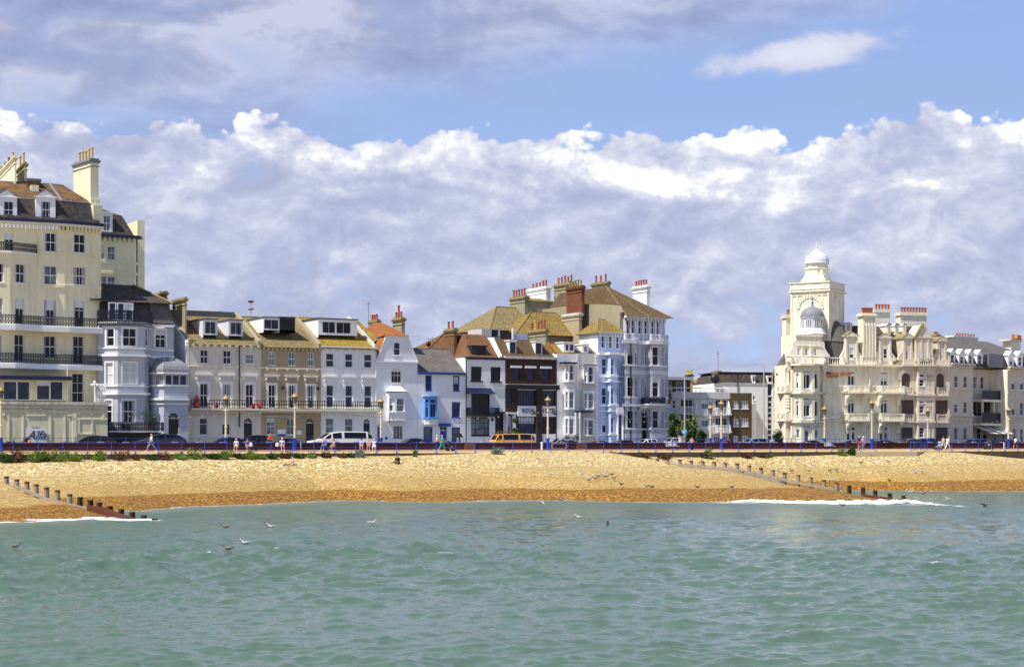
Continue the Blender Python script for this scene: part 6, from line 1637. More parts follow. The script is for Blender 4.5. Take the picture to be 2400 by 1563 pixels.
# ---- shingle
t = NT('shingle'); v = t.coord('Object')
at = t.add('ShaderNodeAttribute', attribute_name='rel')
vo = t.add('ShaderNodeTexVoronoi'); vo.inputs['Scale'].default_value = 7.5; t.link(v, vo.inputs['Vector'])
sp = t.add('ShaderNodeSeparateColor'); t.link(vo.outputs['Color'], sp.inputs[0])
vo2 = t.add('ShaderNodeTexVoronoi'); vo2.inputs['Scale'].default_value = 2.6; t.link(v, vo2.inputs['Vector'])
sp2 = t.add('ShaderNodeSeparateColor'); t.link(vo2.outputs['Color'], sp2.inputs[0])
dry = t.ramp(sp.outputs[0], [(0, (.10, .055, .01)), (.22, (.30, .205, .075)), (.5, (.46, .34, .135)), (.8, (.65, .52, .25)), (.93, (.86, .78, .52)), (1, (.9, .87, .75))])
dry = t.mix(t.math('MULTIPLY', t.ramp(sp2.outputs[1], [(.55, 0), (1, 1)]), .55), dry, (.30, .20, .08))
dry = t.mix(t.math('MULTIPLY', t.math('ADD', at.outputs['Fac'], 1.7), .30, True), dry, (.29, .17, .035))
wet = t.ramp(sp.outputs[0], [(0, (.08, .034, .008)), (.4, (.185, .085, .016)), (.75, (.29, .145, .028)), (1, (.52, .31, .07))])
n1 = t.noise(v, .25, 4); n2 = t.noise(t.coord('Object', (.08, .08, 1.5), (0, 0, -A)), 1.0, 3)
e = t.math('ADD', at.outputs['Fac'], t.math('MULTIPLY', t.math('SUBTRACT', n1, .5), .6))
wf = t.ramp(e, [(.50, 0), (.60, 1)])
# damp strip of an earlier tide
at2 = t.add('ShaderNodeAttribute', attribute_name='berm')
bf = t.math('MULTIPLY', t.ramp(t.math('ADD', at2.outputs['Fac'], t.math('MULTIPLY', t.math('SUBTRACT', n1, .5), .5)), [(.35, 0), (.6, 1)]), .55)
col = t.mix(bf, dry, (.36, .23, .09)); col = t.mix(wf, col, wet)
t.link(t.mix(wf, (.95, .95, .95), (.62, .62, .62)), t.b.inputs['Roughness'])
t.bump(t.math('ADD', vo.outputs['Distance'], t.math('MULTIPLY', vo2.outputs['Distance'], .1)), .6, .04)
M['shingle'] = t.m; t.link(col, t.b.inputs['Base Color']); t.b.inputs['Specular IOR Level'].default_value = .15
s1 = np.concatenate([np.linspace(-420, -92, 60)[:-1], np.arange(-92, 104, .3), np.linspace(104, 420, 60)[1:]]); w1 = np.concatenate([np.linspace(.28, 62, 230), np.linspace(62, 110, 20)[1:]])
S, W = np.meshgrid(s1, w1); H, WS = beach_h(S, W)
X_ = RAIL.o.x + S * RAIL.d.x - W * RAIL.n.x; Y_ = RAIL.o.y + S * RAIL.d.y - W * RAIL.n.y
f = W / WS
wet_top = np.where(S < -57, .80, np.where(S > 20, .70, .73))
rel = .5 + (f - wet_top) * 4.0
berm = np.clip(1 - np.abs(f - .60) / .07, 0, 1) + .6 * np.clip(1 - np.abs(f - .33) / .10, 0, 1)
o = grid_obj('beach', X_, Y_, H, M['shingle'], {'rel': rel, 'berm': berm}); tag(o, kind='structure')

# ---- sea
def m_sea():
    t = NT('turbid_green_sea'); geo = t.add('ShaderNodeNewGeometry')
    at = t.add('ShaderNodeAttribute', attribute_name='shore'); af = t.add('ShaderNodeAttribute', attribute_name='foam')
    v = t.coord('Object')
    n = t.noise(v, .05, 3); col = t.mix(n, (.074, .128, .096), (.092, .146, .114))
    vb = t.coord('Object', (.45, 1.0, 1), (0, 0, math.radians(8)))
    silt = t.ramp(at.outputs['Fac'], [(0, 1), (.045, .55), (.12, 0)])
    col = t.mix(t.math('MULTIPLY', silt, .5), col, (.30, .27, .25))
    fn = t.noise(t.coord('Object', (.9, 2.2, 1)), 1.6, 7, .7)
    ff = t.math('ADD', fn, af.outputs['Fac']); fm = t.ramp(ff, [(.80, 0), (.98, 1)])
    col = t.mix(fm, col, (.88, .90, .90))
    t.link(t.mix(fm, t.ramp(at.outputs['Fac'], [(0, .42), (.35, .24), (1, .06)]), (.8, .8, .8)), t.b.inputs['Roughness'])
    b1 = t.noise(vb, 2.0, 4, .55); b2 = t.noise(vb, 9, 4, .6)
    h = t.math('ADD', b1, t.math('MULTIPLY', b2, .15)); t.bump(h, .5, .10)
    t.b.inputs['IOR'].default_value = 1.33; t.b.inputs['Specular IOR Level'].default_value = .5
    t.link(col, t.b.inputs['Base Color']); return t.m
M['sea'] = m_sea()
ypx = np.concatenate([np.arange(1128, 1250, 1.2), np.arange(1250, 1400, .9), np.arange(1400, 1620, .8), np.geomspace(1622, 9000, 60)])
Yr = (EYE - SEA) * FPX / (ypx - HZ); Yr = np.concatenate([[900, 600, 420, 330, 280], Yr])
kx = np.concatenate([np.linspace(-3.5, -.36, 50)[:-1], np.linspace(-.36, .36, 1000), np.linspace(.36, 3.5, 50)[1:]])
KX, YY = np.meshgrid(kx, Yr); XX = KX * YY
Sx = (XX - RAIL.o.x) * RAIL.d.x + (YY - RAIL.o.y) * RAIL.d.y; Wx = -((XX - RAIL.o.x) * RAIL.n.x + (YY - RAIL.o.y) * RAIL.n.y)
HH, WSH = beach_h(Sx, Wx); dist = np.where(Wx > -5, (SEA - HH) * 10, 0); dist = np.clip(dist, 0, 60)
rw = np.random.RandomState(11); Z = np.zeros_like(XX); DX = np.zeros_like(XX); DY = np.zeros_like(XX)
for i in range(150):
    L = np.exp(rw.uniform(np.log(.36), np.log(4.6))); th = math.radians(90 + 12 + rw.normal(0, 34)); k = 2 * np.pi / L
    amp = .0075 * L ** .93 * rw.uniform(.3, 1.5) * (1 if L < 2.6 else .8); ph = rw.uniform(0, 6.28)
    fade = np.clip((L * 7 - (YY ** 2) / 22000.0 * 9) / (L * 4), 0, 1)
    arg = k * (XX * math.cos(th) + YY * math.sin(th)) + ph
    Z += amp * fade * np.sin(arg); q = .75
    DX += -q * amp * fade * math.cos(th) * np.cos(arg) * -1; DY += q * amp * fade * math.sin(th) * np.cos(arg)
gust = .75 + .35 * sines(XX, YY, 10, 18, 70, 8)
att = np.clip(dist / 22, .35, 1) * np.clip(gust, .35, 1.4) * np.clip(85 / YY, .5, 1)
Z = Z * att; crest = np.clip((Z - .155) * 8, 0, .9)
foam = crest * .35 + np.where(dist < 3.0, np.clip((1.0 - dist / 2.2), -1, 1) * .40, 0)
# stronger wash left groyne and by the far groyne
PXX = XX / YY * FPX + 1200; PYY = HZ + (EYE - SEA) * FPX / YY
def patch(x0, x1, y, hgt, s):
    yy = np.interp(PXX, x0, y); return s * np.clip(1 - np.abs(PYY - yy) / hgt, 0, 1) * np.clip((PXX - x0[0]) / 30, 0, 1) * np.clip((x0[-1] - PXX) / 30, 0, 1)
foam += patch([-200, 0, 90, 190, 280, 400], 0, [1222, 1221, 1218, 1215, 1217, 1219], 4.5, .55)
foam += patch([370, 500, 640], 0, [1218, 1219, 1220], 1.6, .22) + patch([1660, 1750, 1850, 2080, 2200, 2290], 0, [1176, 1177, 1179, 1182, 1181, 1190], 4, .42)
o = grid_obj('sea', XX + DX * att, YY + DY * att, SEA + Z, M['sea'], {'shore': dist / 60, 'foam': foam}); tag(o, kind='structure')

# ---- breaking surf as real heaps of foam
def m_foam():
    t = NT('surf_foam'); v = t.coord('Object'); n = t.noise(v, 3.2, 6, .7)
    c = t.ramp(n, [(.3, (.55, .60, .52)), (.5, (.86, .88, .84)), (.7, (.95, .96, .95))]); t.bump(n, .8, .15); g = t.add('ShaderNodeNewGeometry'); sp = t.add('ShaderNodeSeparateXYZ'); t.link(g.outputs['Position'], sp.inputs[0])
    hz_ = t.math('MULTIPLY', t.math('SUBTRACT', sp.outputs[2], SEA - .02), 4.0); n2 = t.noise(t.coord('Object', (1, 2, 1)), 2.4, 6, .75)
    t.link(t.ramp(t.math('ADD', hz_, n2), [(.70, 0), (.95, 1)]), t.b.inputs['Alpha']); return t.fin(c, .8, .2)
M['foam'] = m_foam()
def surf(path, hs, wd, seed, back=.5):
    """rolling ridge of foam along image-measured ground points"""
    r = random.Random(seed); P = [Vector(sea_pt(x, y)) for x, y in path]; pts = []
    for a, c, h0, h1 in zip(P, P[1:], hs, hs[1:]):
        n = max(2, int((c - a).length / .18))
        for i in range(n): t_ = i / n; pts.append((a.lerp(c, t_), h0 + (h1 - h0) * t_))
    nx = 15; A_, B_, C_ = [], [], []
    for i, (p, h) in enumerate(pts):
        q = pts[min(i + 1, len(pts) - 1)][0] - pts[max(i - 1, 0)][0]; nn = Vector((q.y, -q.x)).normalized()
        ra, rb, rc = [], [], []
        for j in range(nx):
            t_ = j / (nx - 1) - .5; n1 = mnoise.noise(Vector((p.x * 1.3, p.y * 1.3, j * .35 + seed))); n2 = mnoise.noise(Vector((p.x * 4, p.y * 4, j * .9 + seed)))
            prof = max(0, 1 - (2 * t_) ** 2) ** .7
            o = t_ * wd * (1 + .5 * n1); ra.append(p.x + nn.x * o + .08 * n2); rb.append(p.y + nn.y * o); rc.append(SEA - .08 + prof * h * (1 + .7 * n1 + .45 * n2))
        A_.append(ra); B_.append(rb); C_.append(rc)
    return np.array(A_), np.array(B_), np.array(C_), pts
g = surf([(1600, 1176.5), (1700, 1176), (1760, 1177), (1850, 1180), (1960, 1182), (2080, 1182), (2130, 1179), (2170, 1181), (2230, 1188)], [.06, .12, .28, .31, .36, .40, .34, .2, .05], 1.3, 3)
o = grid_obj('surf', g[0], g[1], g[2], M['foam']); tag(o, 'white breaking wave curling along the foot of the right-hand groyne', 'surf', kind='stuff')
g2 = surf([(-120, 1223), (0, 1222), (60, 1220), (130, 1218.5), (200, 1217), (280, 1219), (370, 1219)], [.08, .10, .15, .13, .10, .06, .03], 2.6, 9)
o = grid_obj('surf', g2[0], g2[1], g2[2], M['foam']); tag(o, 'low white wash spreading at the foot of the left-hand groyne', 'surf', kind='stuff')
g3 = surf([(660, 1179.5), (760, 1174), (900, 1175), (1050, 1177), (1240, 1172.5), (1400, 1175), (1560, 1176.8)], [.02, .06, .04, .03, .07, .05, .05], .7, 15)
o = grid_obj('surf', g3[0], g3[1], g3[2], M['foam']); tag(o, 'thin white ripple line along the middle of the shore', 'surf', kind='stuff')
mb = MB(); rs = random.Random(2)
for cx, cy, n, sp_, h in ((1980, 1176, 60, 1.4, .9), (2180, 1172, 120, 1.8, 1.2), (2050, 1178, 60, 2.5, .6), (1760, 1172, 50, 1.6, .6), (2130, 1176, 60, 1.6, .7), (2250, 1180, 30, 2.5, .4)):
    X0, Y0 = sea_pt(cx, cy + 6)
    for _ in range(n):
        p = (X0 + rs.gauss(0, sp_), Y0 + rs.gauss(0, .5), SEA + abs(rs.gauss(0, .45)) * h); r = rs.uniform(.01, .028); mb.ball(p, r, 5)
o = mb.build('spray', M['foam'], None, (36, 160, SEA)); tag(o, 'droplets of spray thrown up by the breaking wave', 'spray', kind='stuff')

# ---- land, road, promenade
M['ground'] = m_plaster('pale_paving', (.32, .30, .28), .3); M['road'] = m_plain('asphalt', (.05, .05, .055), .9, .2)
M['prom'] = m_plaster('sandy_promenade_surface', (.50, .36, .17), .25, (.3, .2, .1)); M['prom2'] = m_plaster('dusky_red_paving', (.30, .19, .17), .2)
M['edge'] = m_plaster('stained_concrete_edge', (.13, .10, .065), .7, (.05, .04, .025))
def strip(name, v0, v1, z, mat, s0=-420, s1=420, kind='structure', z1=None):
    mb = MB(); z1 = z if z1 is None else z1
    mb.poly([RAIL.W(s0, v0, z), RAIL.W(s1, v0, z), RAIL.W(s1, v1, z1), RAIL.W(s0, v1, z1)]); o = mb.build(name, M[mat]); tag(o, kind=kind); return o
mb = MB(); mb.poly([RAIL.W(-2500, 8.6, .44), RAIL.W(2500, 8.6, .44), RAIL.W(2500, 3000, .44), RAIL.W(-2500, 3000, .44)]); o = mb.build('ground', M['ground']); tag(o, kind='structure')
strip('road', 12.5, 22, .446, 'road'); strip('pavement', 22.2, 27, .56, 'ground'); strip('upper_promenade', 9, 12.3, .56, 'prom')
mb = MB(); mb.box(RAIL, -420, 420, 12.3, 12.5, .3, .57); o = mb.build('kerb', M['conc2']); tag(o, kind='structure')
mb = MB(); mb.box(RAIL, -420, 420, 22.0, 22.2, .3, .57); o = mb.build('kerb', M['conc2']); tag(o, kind='structure')
def prom_z(v): return .2 + .35 * v / 8.5
strip('promenade', .3, 6.3, prom_z(.3), 'prom', z1=prom_z(6.3)); strip('promenade_border', 6.3, 8.6, prom_z(6.3) + .0, 'prom2', z1=prom_z(8.6))
mb = MB(); mb.box(RAIL, -420, 420, -.30, .3, -4.5, prom_z(.3) - .003); o = mb.build('promenade_edge', M['edge']); tag(o, kind='structure')
# slipway between the railings
sl = MB(); M['slip'] = m_plaster('pale_worn_concrete', (.50, .42, .28), .3)
uA_, uB_ = RAIL.U(2048), RAIL.U(2190)
sl.prism([RAIL.w(uA_ - 2, .3), RAIL.w(uA_ - 5, -2.4), RAIL.w(uB_ - 7, -4.4), RAIL.w(uB_ - 1, .3)], -2, prom_z(0) + .02); o = sl.build('slipway', M['slip']); tag(o, kind='structure')

# ---- maroon brick wall with blocks and thin upper rail
w0, w1_ = RAIL.U(-160, 8.5), RAIL.U(2560, 8.5)
t = thing('sea_wall', 'long low maroon brick wall with pale coping blocks between promenade and road', 'wall', RAIL.W(0, 8.6, .5))
mb = MB(); mb.box(RAIL, w0, w1_, 8.5, 8.85, .3, 1.31); mb.build('brickwork', M['brickm'], t)
mb = MB()
mb.box(RAIL, w0, w1_, 8.46, 8.89, 1.311, 1.36); mb.build('coping', M['brickd'], t)
M['brickor'] = m_brick('orange_brick', (.36, .12, .05), (.44, .16, .07), (.3, .2, .14))
for a, c, nm in ((1089, 1114, 'brick_panel'), (1352, 1376, 'brick_panel')):
    mb = MB(); mb.box(RAIL, RAIL.U(a, 8.45), RAIL.U(c, 8.45), 8.42, 8.499, .45, 1.3); mb.build(nm, M['brickor'], t)
mb = MB(); a, c = RAIL.U(1294, 8.4), RAIL.U(1328, 8.4)
for x0, x1, z0, z1 in ((a, c, 1.2, 1.27), (a, c, .6, .67), (a, a + .07, .67, 1.2), (c - .07, c, .67, 1.2)): mb.box(RAIL, x0, x1, 8.40, 8.499, z0, z1)
mb.build('metal_hatch', M['conc2'], t)
ur = thing('wall_rail', 'thin blue single rail on posts along the top of the brick wall', 'railing', RAIL.W(0, 8.7, 1.36))
mb = MB(); mb.tube([RAIL.W(w0, 8.7, 1.80), RAIL.W(w1_, 8.7, 1.80)], .016, 5); mb.build('rail', M['bluep'], ur)
pm = None; n = int((w1_ - w0) / 2.6); mblk = None
for i in range(min(n, 99)):
    u = w0 + 1 + i * (w1_ - w0) / min(n, 99)
    if pm is None:
        mb = MB(); mb.tube([RAIL.W(u, 8.7, 1.36), RAIL.W(u, 8.7, 1.95)], .03, 5); pm = mb.build('post', M['bluep'], ur); mb = MB(); mb.box(RAIL, u - .3, u + .3, 8.48, 8.86, 1.361, 1.43); mblk = mb.build('coping_block', M['conc2'], ur); base_u = u
    else:
        for src in (pm, mblk):
            c = src.copy(); COL.objects.link(c); c.parent = ur; d = RAIL.d * (u - base_u); c.location = (d.x, d.y, 0)
# ---- blue promenade railings
def railing(x0, x1, label, off=0.0):
    u0, u1 = RAIL.U(x0, off), RAIL.U(x1, off); t = thing('railing', label, 'railing', RAIL.W((u0 + u1) / 2, off, .2), 'blue promenade railings')
    for z in (.26, .68, 1.1):
        mb = MB(); mb.tube([RAIL.W(u0, off, .2 + z), RAIL.W(u1, off, .2 + z)], .024 if z > 1 else .017, 6); mb.build('rail', M['bluep'], t)
    n = max(1, round((u1 - u0) / 2.36)); first = None
    for i in range(n + 1):
        u = u0 + (u1 - u0) * i / n
        if first is None:
            mb = MB(); mb.mi = 0; q = RAIL.w(u, off)
            mb.lathe(q.x, q.y, [(.07, .2), (.045, .3), (.045, .8), (.075, .86), (.075, .92), (.04, .96), (.04, 1.26), (.07, 1.3), (.06, 1.38), (.01, 1.42)], 8)
            mb.mi = 1
            for s in (-1, 1): mb.tube([RAIL.W(u, off, .62), RAIL.W(u + s * .05, off - .06, .45), RAIL.W(u + s * .2, off - .1, .2)], .035, 5)
            mb.box(RAIL, u - .24, u + .24, off - .16, off + .1, .19, .235)
            first = mb.build('post', [M['bluep'], M['railfoot']], t); u_first = u
        else:
            c = first.copy(); COL.objects.link(c); c.parent = t; d = RAIL.d * (u - u_first); c.location = (d.x, d.y, 0)
M['railfoot'] = m_plain('pale_blue_foot_paint', (.30, .30, .55), .5)
railing(-150, 2052, 'long blue iron railing along the promenade edge left of the slipway', .12)
railing(2134, 2560, 'blue iron railing along the promenade edge right of the slipway', .12)
ut = RAIL.U(2134, .12)
t = thing('railing', 'short blue barrier rail set back across the head of the slipway', 'railing', RAIL.W(RAIL.U(2155, 3), 3, .3), 'blue promenade railings')
a, c = RAIL.U(2143, 3), RAIL.U(2174, 3)
for z in (.3, .7, 1.1): mb = MB(); mb.tube([RAIL.W(a, 3, .3 + z), RAIL.W(c, 3, .3 + z)], .028, 6); mb.build('rail', M['bluep'], t)
for u in (a, (a + c) / 2, c): mb = MB(); mb.tube([RAIL.W(u, 3, .3), RAIL.W(u, 3, 1.5)], .05, 6); mb.build('post', M['bluep'], t)

# ---- groynes
M['wood'] = m_plaster('bleached_groyne_timber', (.34, .28, .21), .5, (.12, .09, .06)); M['woodw'] = m_plaster('wet_dark_timber', (.055, .03, .02), .4, (.02, .014, .01)); M['woodr'] = m_plaster('rust_brown_wet_plank', (.13, .04, .018), .3)
M['rust'] = m_plain('rusty_post_cap', (.16, .06, .03), .9); M['redp'] = m_plaster('faded_red_paint', (.62, .13, .07), .3, (.4, .3, .25))
def groyne(k, posts, label, boards):
    w_at = lambda px: None
    # intersect each pixel column with the groyne's line
    def hit(px):
        kx_ = (px - 1200) / FPX; best = None
        for i in range(1600):
            Y = 100 + i * .07; s, w = to_sw(kx_ * Y, Y); gsv = float(gs_np(k, np.array(w))); dd = s - gsv
            if best is None or abs(dd) < best[0]: best = (abs(dd), Y, w)
        return Vector((kx_ * best[1], best[1])), best[2]
    P = [(hit(px)[0], top, bot) for px, top, bot in posts]
    t = thing('groyne', label, 'groyne', (P[0][0].x, P[0][0].y, 0), 'timber groynes')
    ang = math.atan2((P[-1][0] - P[0][0]).y, (P[-1][0] - P[0][0]).x)
    rs = random.Random(k)
    for p, top, bot in P:
        z = EYE - (top - HZ) / FPX * p.y; wetp = z < -2.75; zb = bz(p.x, p.y)
        z = max(z, zb + .12); r = .21
        mb = MB(); f = Fr(p, ang + rs.uniform(-.2, .2)); tl = rs.uniform(-.03, .03)
        n = 10; rings = []
        for zz, rr in ((max(zb, SEA) - 1.2, r * 1.12), (zb + .1, r * 1.1), (z - .25, r), (z - .08, r * .95), (z, r * .9)):
            rings.append([f.W(rr * math.cos(2 * math.pi * j / n) * rs.uniform(.94, 1.06), rr * math.sin(2 * math.pi * j / n) + tl * (zz - zb), zz) for j in range(n)])
        for a, c in zip(rings, rings[1:]):
            for j in range(n): mb.poly([a[j], a[(j + 1) % n], c[(j + 1) % n], c[j]])
        mb.poly(rings[-1]); po = mb.build('post', M['woodw'] if wetp else M['wood'], t)
        mb = MB(); mb.lathe(p.x, p.y, [(r * 1.04, z - .14), (r * 1.08, z + .015), (r * .9, z + .03)], 10); mb.build('post_cap', M['woodw'] if wetp else M['rust'], po)
    for i, j, d0, d1, h, mat in boards:
        a, c = P[i], P[j]; f = Fr(a[0], math.atan2((c[0] - a[0]).y, (c[0] - a[0]).x)); L = (c[0] - a[0]).length
        za = EYE - (a[1] - HZ) / FPX * a[0].y - d0; zc = EYE - (c[1] - HZ) / FPX * c[0].y - d1
        nb = max(1, int(h / .3))
        for q in range(nb):
            mb = MB(); o0 = q * h / nb; hh = h / nb - .02; vv = -.28
            mb.poly([f.W(0, vv, za - o0 - hh), f.W(L, vv, zc - o0 - hh), f.W(L, vv, zc - o0), f.W(0, vv, za - o0)]); mb.poly([f.W(0, vv, za - o0), f.W(L, vv, zc - o0), f.W(L, vv + .09, zc - o0), f.W(0, vv + .09, za - o0)])
            mb.poly([f.W(0, vv + .09, za - o0), f.W(L, vv + .09, zc - o0), f.W(L, vv + .09, zc - o0 - hh), f.W(0, vv + .09, za - o0 - hh)]); mb.poly([f.W(0, vv, za - o0 - hh), f.W(0, vv, za - o0), f.W(0, vv + .09, za - o0), f.W(0, vv + .09, za - o0 - hh)])
            mb.poly([f.W(L, vv, zc - o0), f.W(L, vv, zc - o0 - hh), f.W(L, vv + .09, zc - o0 - hh), f.W(L, vv + .09, zc - o0)]); mb.build('plank', M[mat], t)
    return P
G1 = [(-12, 1109, 1126), (15, 1116.6, 1131), (39.5, 1123.4, 1134), (63, 1129, 1144), (85, 1135, 1147), (109, 1142, 1158), (134.5, 1149, 1167), (163.4, 1158, 1172), (188, 1165, 1175), (211.4, 1172, 1182), (233, 1178, 1184), (258, 1186, 1196), (284, 1193.5, 1208), (310, 1200, 1211), (337, 1208, 1216), (363, 1215.5, 1219)]
P1 = groyne(0, G1, 'left-hand groyne of stubby timber posts stepping down into white wash', [(0, 1, .55, .6, .3, 'wood'), (1, 3, .55, .45, .3, 'wood'), (3, 5, .5, .7, .3, 'wood'), (9, 11, .35, .1, .6, 'woodr'), (11, 12, .15, .2, .9, 'woodr'), (12, 14, .25, .3, .6, 'woodr'), (5, 9, .75, .55, .3, 'wood')])
G2 = [(1431, 1068, 1070), (1440, 1069, 1071), (1462, 1070, 1072), (1488, 1071, 1074), (1514.7, 1073, 1077), (1540.5, 1074.6, 1079), (1565, 1076, 1082), (1593, 1077, 1086.7), (1619.8, 1079.7, 1088), (1647, 1081, 1090), (1673.6, 1082.3, 1092.4), (1699.8, 1084.3, 1095), (1727.7, 1086, 1097.8), (1756, 1091, 1099.8), (1783, 1096.4, 1108.5), (1811.8, 1101.5, 1111), (1838.6, 1107.5, 1120), (1871, 1113, 1129.5), (1900.5, 1118.6, 1132), (1930.8, 1124.6, 1142), (1961, 1130.7, 1145), (1990.6, 1138, 1149), (2022.5, 1142.8, 1157), (2050.7, 1149.7, 1161), (2085, 1156, 1169.4), (2118, 1161, 1169), (2222, 1181, 1185), (2256, 1188, 1192)]
P2 = groyne(1, G2, 'right-hand timber groyne with bleached planks and traces of red paint, ending in surf', [(7, 9, .45, .42, .9, 'wood'), (9, 10, .45, .45, .9, 'wood'), (10, 12, .42, .5, .6, 'wood'), (12, 14, .5, .55, .6, 'wood'), (14, 16, .55, .55, .6, 'wood'), (16, 18, .6, .62, .3, 'wood'), (18, 20, .62, .6, .3, 'wood'), (22, 23, .5, .5, .6, 'woodr'), (23, 25, .45, .35, .6, 'woodr')])

# ---- marine shrubs at the wall foot
def shrub(px, wpx, hpx, mat, label, w=1.0, grp='shrubs along the promenade edge', up=0):
    p = RAIL.P(px, -w); sc = FPX / p.y; r = wpx / sc / 2; h = hpx * 1.25 / sc; z = bz(p.x, p.y) - .05 + up
    t = thing('shrub', label, 'shrub', (p.x, p.y, z), grp); rs = random.Random(int(px * 7)); mb = MB()
    k = max(1, int(r / .45))
    for i in range(k * 2 + 1):
        c = RAIL.W(RAIL.U(px, -w) + rs.uniform(-1, 1) * max(0, r - .35), -w - rs.uniform(-.3, .35), z + h * rs.uniform(.25, .55)); foliage(mb, c, min(r, .6), 230, .10, h * .48 / min(r, .6), rs)
    for i in range(int(8 * r) + 3):
        q = RAIL.W(RAIL.U(px, -w) + rs.uniform(-1, 1) * r, -w, z + h * rs.uniform(.5, .8)); q2 = q + Vector((rs.uniform(-.15, .15), 0, rs.uniform(.2, .5) * min(1, h))); foliage(mb, q.lerp(q2, .6), .16, 30, .07, 1.6, rs)
    mb.build('foliage', M[mat], t)
    st = MB(); q = RAIL.W(RAIL.U(px, -w), -w, z); st.tube([q, q + Vector((.1, 0, h * .4))], .04, 5); st.tube([q, q + Vector((-.15, 0, h * .45))], .03, 5); st.build('stem', M['bark'], t)
SHR = [(12, 36, 22, 'leafd', 'dark green shrub with reddish tips at the extreme left of the promenade foot'), (38, 30, 24, 'leafr', 'taller reddish shrub second from the left edge'), (70, 40, 20, 'leaf', 'bright green shrub just right of the tall reddish one'), (105, 44, 23, 'leaf', 'bright green bulky shrub below the painted white sign'),
       (140, 40, 20, 'leaf', 'bright green shrub in the middle of the long leafy row'), (178, 44, 16, 'leaf', 'bright green low shrub ending the long leafy row'), (235, 42, 19, 'leaf', 'rounded green shrub standing alone right of the long row'), (285, 36, 18, 'leafr', 'brownish red shrub left of the walking woman'), (318, 16, 10, 'leafr', 'small wispy dry shrub beside the brownish red one'),
       (358, 34, 10, 'leafd', 'low dark shrub below the walking woman'), (388, 30, 13, 'leafr', 'low reddish shrub right of the walking woman'), (425, 30, 12, 'leaf', 'small green shrub under the grey-blue turret house'), (458, 40, 19, 'leaf', 'pale-tipped green shrub below the left of the beige house'), (500, 30, 10, 'leafd', 'low dark green shrub below the beige house'),
       (530, 38, 17, 'leaf', 'spiky green shrub at the foot of the lamp in front of the beige house'), (562, 30, 10, 'leafd', 'low green shrub below the first seated pair'), (585, 34, 15, 'leaf', 'green shrub below the man in grey'), (612, 22, 8, 'leaf', 'tiny green shrub right of the seated pair'), (640, 30, 9, 'leafd', 'flat green shrub below the person in red'),
       (668, 32, 12, 'leafr', 'brown dry shrub below the man in the white shirt'), (700, 28, 8, 'leafd', 'flat dark shrub left of the child on the beach'), (732, 24, 9, 'leaf', 'small green shrub below the white van bonnet'), (765, 26, 11, 'leafr', 'dry brown shrub below the woman in the blue dress'), (800, 22, 8, 'leafr', 'small dry shrub below the white van'),
       (845, 24, 14, 'leafg', 'silvery sea kale clump below the man in the cap'), (822, 18, 8, 'leafd', 'dark sprig left of the silvery sea kale')]
for sh in SHR: shrub(*sh)
shrub(1166, 30, 11, 'leafg', 'silvery sea kale clump on the shingle below the yellow camper van', 1.6, up=.05)
shrub(973, 7, 14, 'leafy', 'thin dry stalk on the shingle below the cottage', 1.0)
for px, wd, h, mt, lb, ww in ((1500, 60, 7, 'leafr', 'long low rusty-red shrub where the right-hand groyne meets the promenade', .8), (1560, 50, 7, 'leafr', 'low rusty-red shrub right of the groyne head', .8), (1660, 20, 20, 'leafy', 'tall straw-coloured grass tuft below the round-topped lamps', .7), (1656, 22, 9, 'leafr', 'dark red mat of plants round the straw-coloured tuft', .8), (1752, 32, 10, 'leafr', 'rounded rusty shrub below the light blue car', .8), (1790, 28, 7, 'leafr', 'flat rusty shrub right of the rounded rusty one', .8),
                              (1806, 9, 6, 'leaf', 'single bright green plant at the wall foot below the white block', 1.0), (1972, 22, 14, 'leafy', 'straw-coloured tuft left of the slipway', 1.0), (1998, 22, 14, 'leafd', 'dark green tuft next to the slipway', 1.0)):
    shrub(px, wd, h, mt, lb, ww)
# ================================================================== lamps
M['lampw'] = m_plaster('stained_cream_lamp_paint', (.66, .60, .42), .5, (.36, .27, .12)); M['gold'] = m_plain('golden_yellow_cap', (.38, .26, .08), .5, .5, 0, .2)
M['lglass'] = m_glass('smoky_lantern_glass', (.16, .15, .13), .15)
def lamp(px, ytop, v, label, group='old promenade lamps'):
    p = RAIL.P(px, v); g = prom_z(v) if v < 8.5 else .57; zt = EYE - (ytop - HZ) / FPX * p.y; H = zt - g; x, y = p
    t = thing('street_lamp', label, 'lamp', (x, y, g), group)
    mb = MB(); mb.lathe(x, y, [(.26, g), (.26, g + .15), (.19, g + .22), (.18, g + 1.15), (.23, g + 1.2), (.23, g + 1.3), (.14, g + 1.36)], 12); mb.build('base', M['bluep'], t)
    mb = MB(); zl = zt - 1.25
    mb.lathe(x, y, [(.135, g + 1.36), (.125, g + 2.4), (.17, g + 2.44), (.17, g + 2.52), (.115, g + 2.56), (.095, zl - .6), (.17, zl - .56), (.17, zl - .46), (.09, zl - .42), (.08, zl - .15), (.16, zl - .08), (.18, zl)], 12)
    mb.tube([(x - .45, y, zl - .5), (x + .45, y, zl - .5)], .03, 6); mb.build('pole', M['lampw'], t)
    mb = MB(); mb.lathe(x, y, [(.17, zl + .001), (.30, zl + .72), (.28, zl + .74)], 6, A, False); l = mb.build('lantern', M['lglass'], t)
    mb = MB()
    for k in range(6):
        a = A + k * math.pi / 3; mb.tube([(x + .175 * math.cos(a), y + .175 * math.sin(a), zl), (x + .31 * math.cos(a), y + .31 * math.sin(a), zl + .74)], .02, 4)
    mb.build('lantern_frame', M['black'], l)
    mb = MB(); mb.lathe(x, y, [(.38, zl + .741), (.37, zl + .78), (.24, zl + .95), (.1, zl + 1.08), (.07, zl + 1.12), (.1, zl + 1.17), (.02, zl + 1.25)], 12); mb.build('cap', M['gold'], t)
    return Vector((x, y, zt))
LT = []
